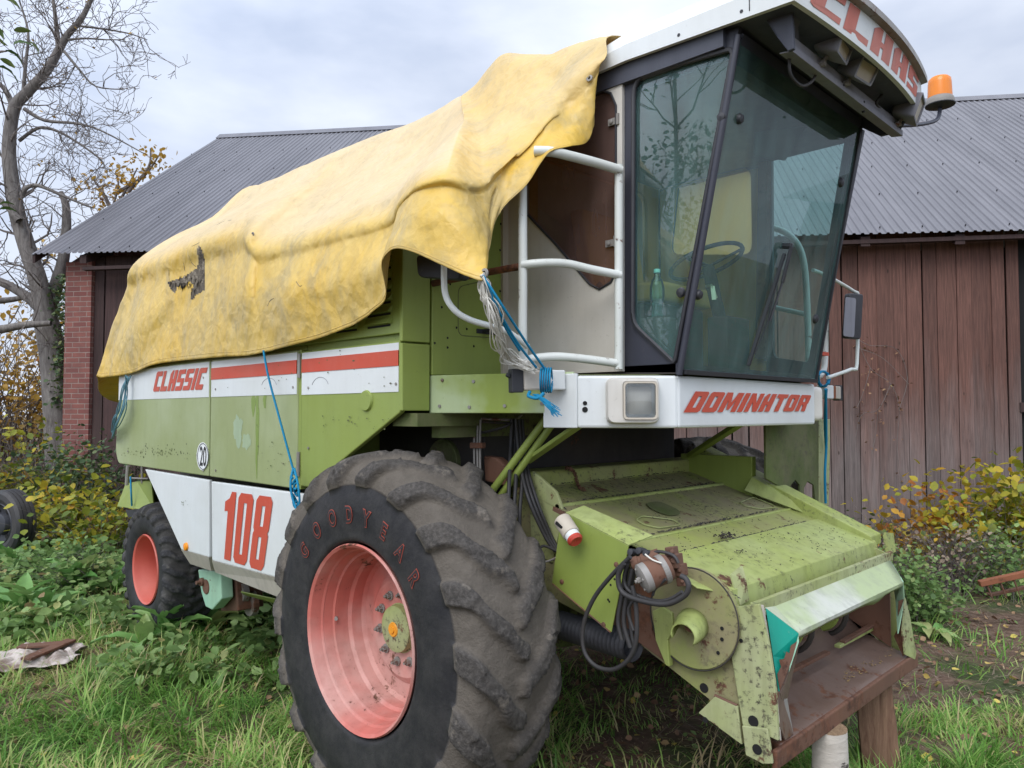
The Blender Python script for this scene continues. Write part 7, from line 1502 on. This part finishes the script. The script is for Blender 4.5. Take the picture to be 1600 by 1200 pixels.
# bristly road tread
pr4 = [(.24, -.10), (.30, -.125), (.36, -.12), (.395, -.095), (.40, -.09), (.40, -.05), (.39, -.048), (.39, -.04), (.40, -.038), (.40, .0), (.39, .002), (.39, .01), (.40, .012), (.40, .05), (.39, .052), (.39, .06), (.40, .062), (.395, .095), (.36, .12), (.30, .125), (.24, .10)]
m.lathe(c0, axw, pr4, 64); tw2 = m.build('trailer_wheel', 'rubber_hose', smooth=25); tag(tw2, 'black road tyre of a parked trailer at the left edge among the weeds', 'wheel')
m = MB(); m.lathe(c0, axw, [(.245, .10), (.235, .11), (.22, .06), (.14, .05), (.12, .10), (.10, .11), (.001, .11)], 40); m.build('rim', 'trailer_rim', tw2, smooth=35)
for k in range(6): m = MB(); a = k * math.pi / 3; u_ = Vector((axw.y, -axw.x, 0)); q = c0 + axw * .05 + (u_ * math.cos(a) + Vector((0, 0, 1)) * math.sin(a)) * .17; m.tube([q, q + axw * .012], .03, 10); m.build('rim_opening', 'black_hole', tw2)
# crumpled sheet
g = G('dirty_sheet'); g.color(g.mix(g.ramp(g.noise(4, 5, .7), [(.45, 0), (.6, 1)]), (.50, .44, .40), (.17, .12, .09))); g.rough(.75); M['dirty_sheet'] = g.m
def crumple(name, px, py, sx, sy, rot, mat, label, cat, seed=0, hgt=.07):
    q = P(px, py, Z=.06); n_ = 46; vs = []; cr_, sr_ = math.cos(rot), math.sin(rot)
    for j in range(n_):
        for i in range(n_):
            u_, v_ = i / (n_ - 1) * 2 - 1, j / (n_ - 1) * 2 - 1; e = 1 + .22 * noise.noise(Vector((math.atan2(v_, u_) * 1.5, seed, 0))); x_ = u_ * sx * e; y_ = v_ * sy * e; X, Y = q.x + x_ * cr_ - y_ * sr_, q.y + x_ * sr_ + y_ * cr_
            z_ = gz(X, Y) + .07 + hgt * abs(noise.noise(Vector((X * 6, Y * 6, seed)))) * 1.6 + hgt * .35 * abs(noise.noise(Vector((X * 17, Y * 17, seed))))
            vs.append((X, Y, z_))
    m = MB(); m.add(vs, [(j * n_ + i, j * n_ + i + 1, (j + 1) * n_ + i + 1, (j + 1) * n_ + i) for j in range(n_ - 1) for i in range(n_ - 1)]); o = m.build(name, mat, smooth=60); s_ = o.modifiers.new('t', 'SOLIDIFY'); s_.thickness = .004; return tag(o, label, cat)
crumple('plastic_sheet', 20, 1035, .42, .22, R(60), 'dirty_sheet', 'crumpled dirty white plastic sheet lying in the weeds at the left edge', 'plastic sheet', 1)
crumple('plastic_scrap', 98, 1030, .13, .06, R(20), 'dirty_sheet', 'small torn piece of white plastic right of the crumpled sheet', 'plastic scrap', 6, .05)
m = MB()
for (a, b, c_, d_) in ((40, 1030, 112, 1000), (30, 1010, 105, 1005)): m.bar(P(a, b, Z=.12), P(c_, d_, Z=.13), .09, .02)
tag(m.build('rotten_board', 'rust_brown', bevel=.004), 'brown rotten boards lying beside the crumpled white sheet', 'board')
# rusty timber and tines at the right edge
h0, h1 = P(1530, 912, D=6.6), P(1660, 884, D=6.5); hb_ = MB(); hb_.bar(h0, h1, .06, .05); hb_ = hb_.build('rusty_harrow', 'rust_orange', bevel=.005); tag(hb_, 'rusty harrow beam with short tines lying at the right edge', 'harrow')
for k in range(6):
    t = .08 + k * .16; q = h0.lerp(h1, t); m = MB(); m.tube([q, q + Vector((.02, .01, -.06)), q + Vector((.05, .02, -.16))], [.010, .009, .004], 6); m.build('tine', 'rust_brown', hb_)
m = MB(); a0, a1 = P(1545, 930, D=6.7), P(1660, 905, D=6.6); m.bar(a0, a1, .05, .02); m.build('lower_beam', 'rust_brown', hb_)
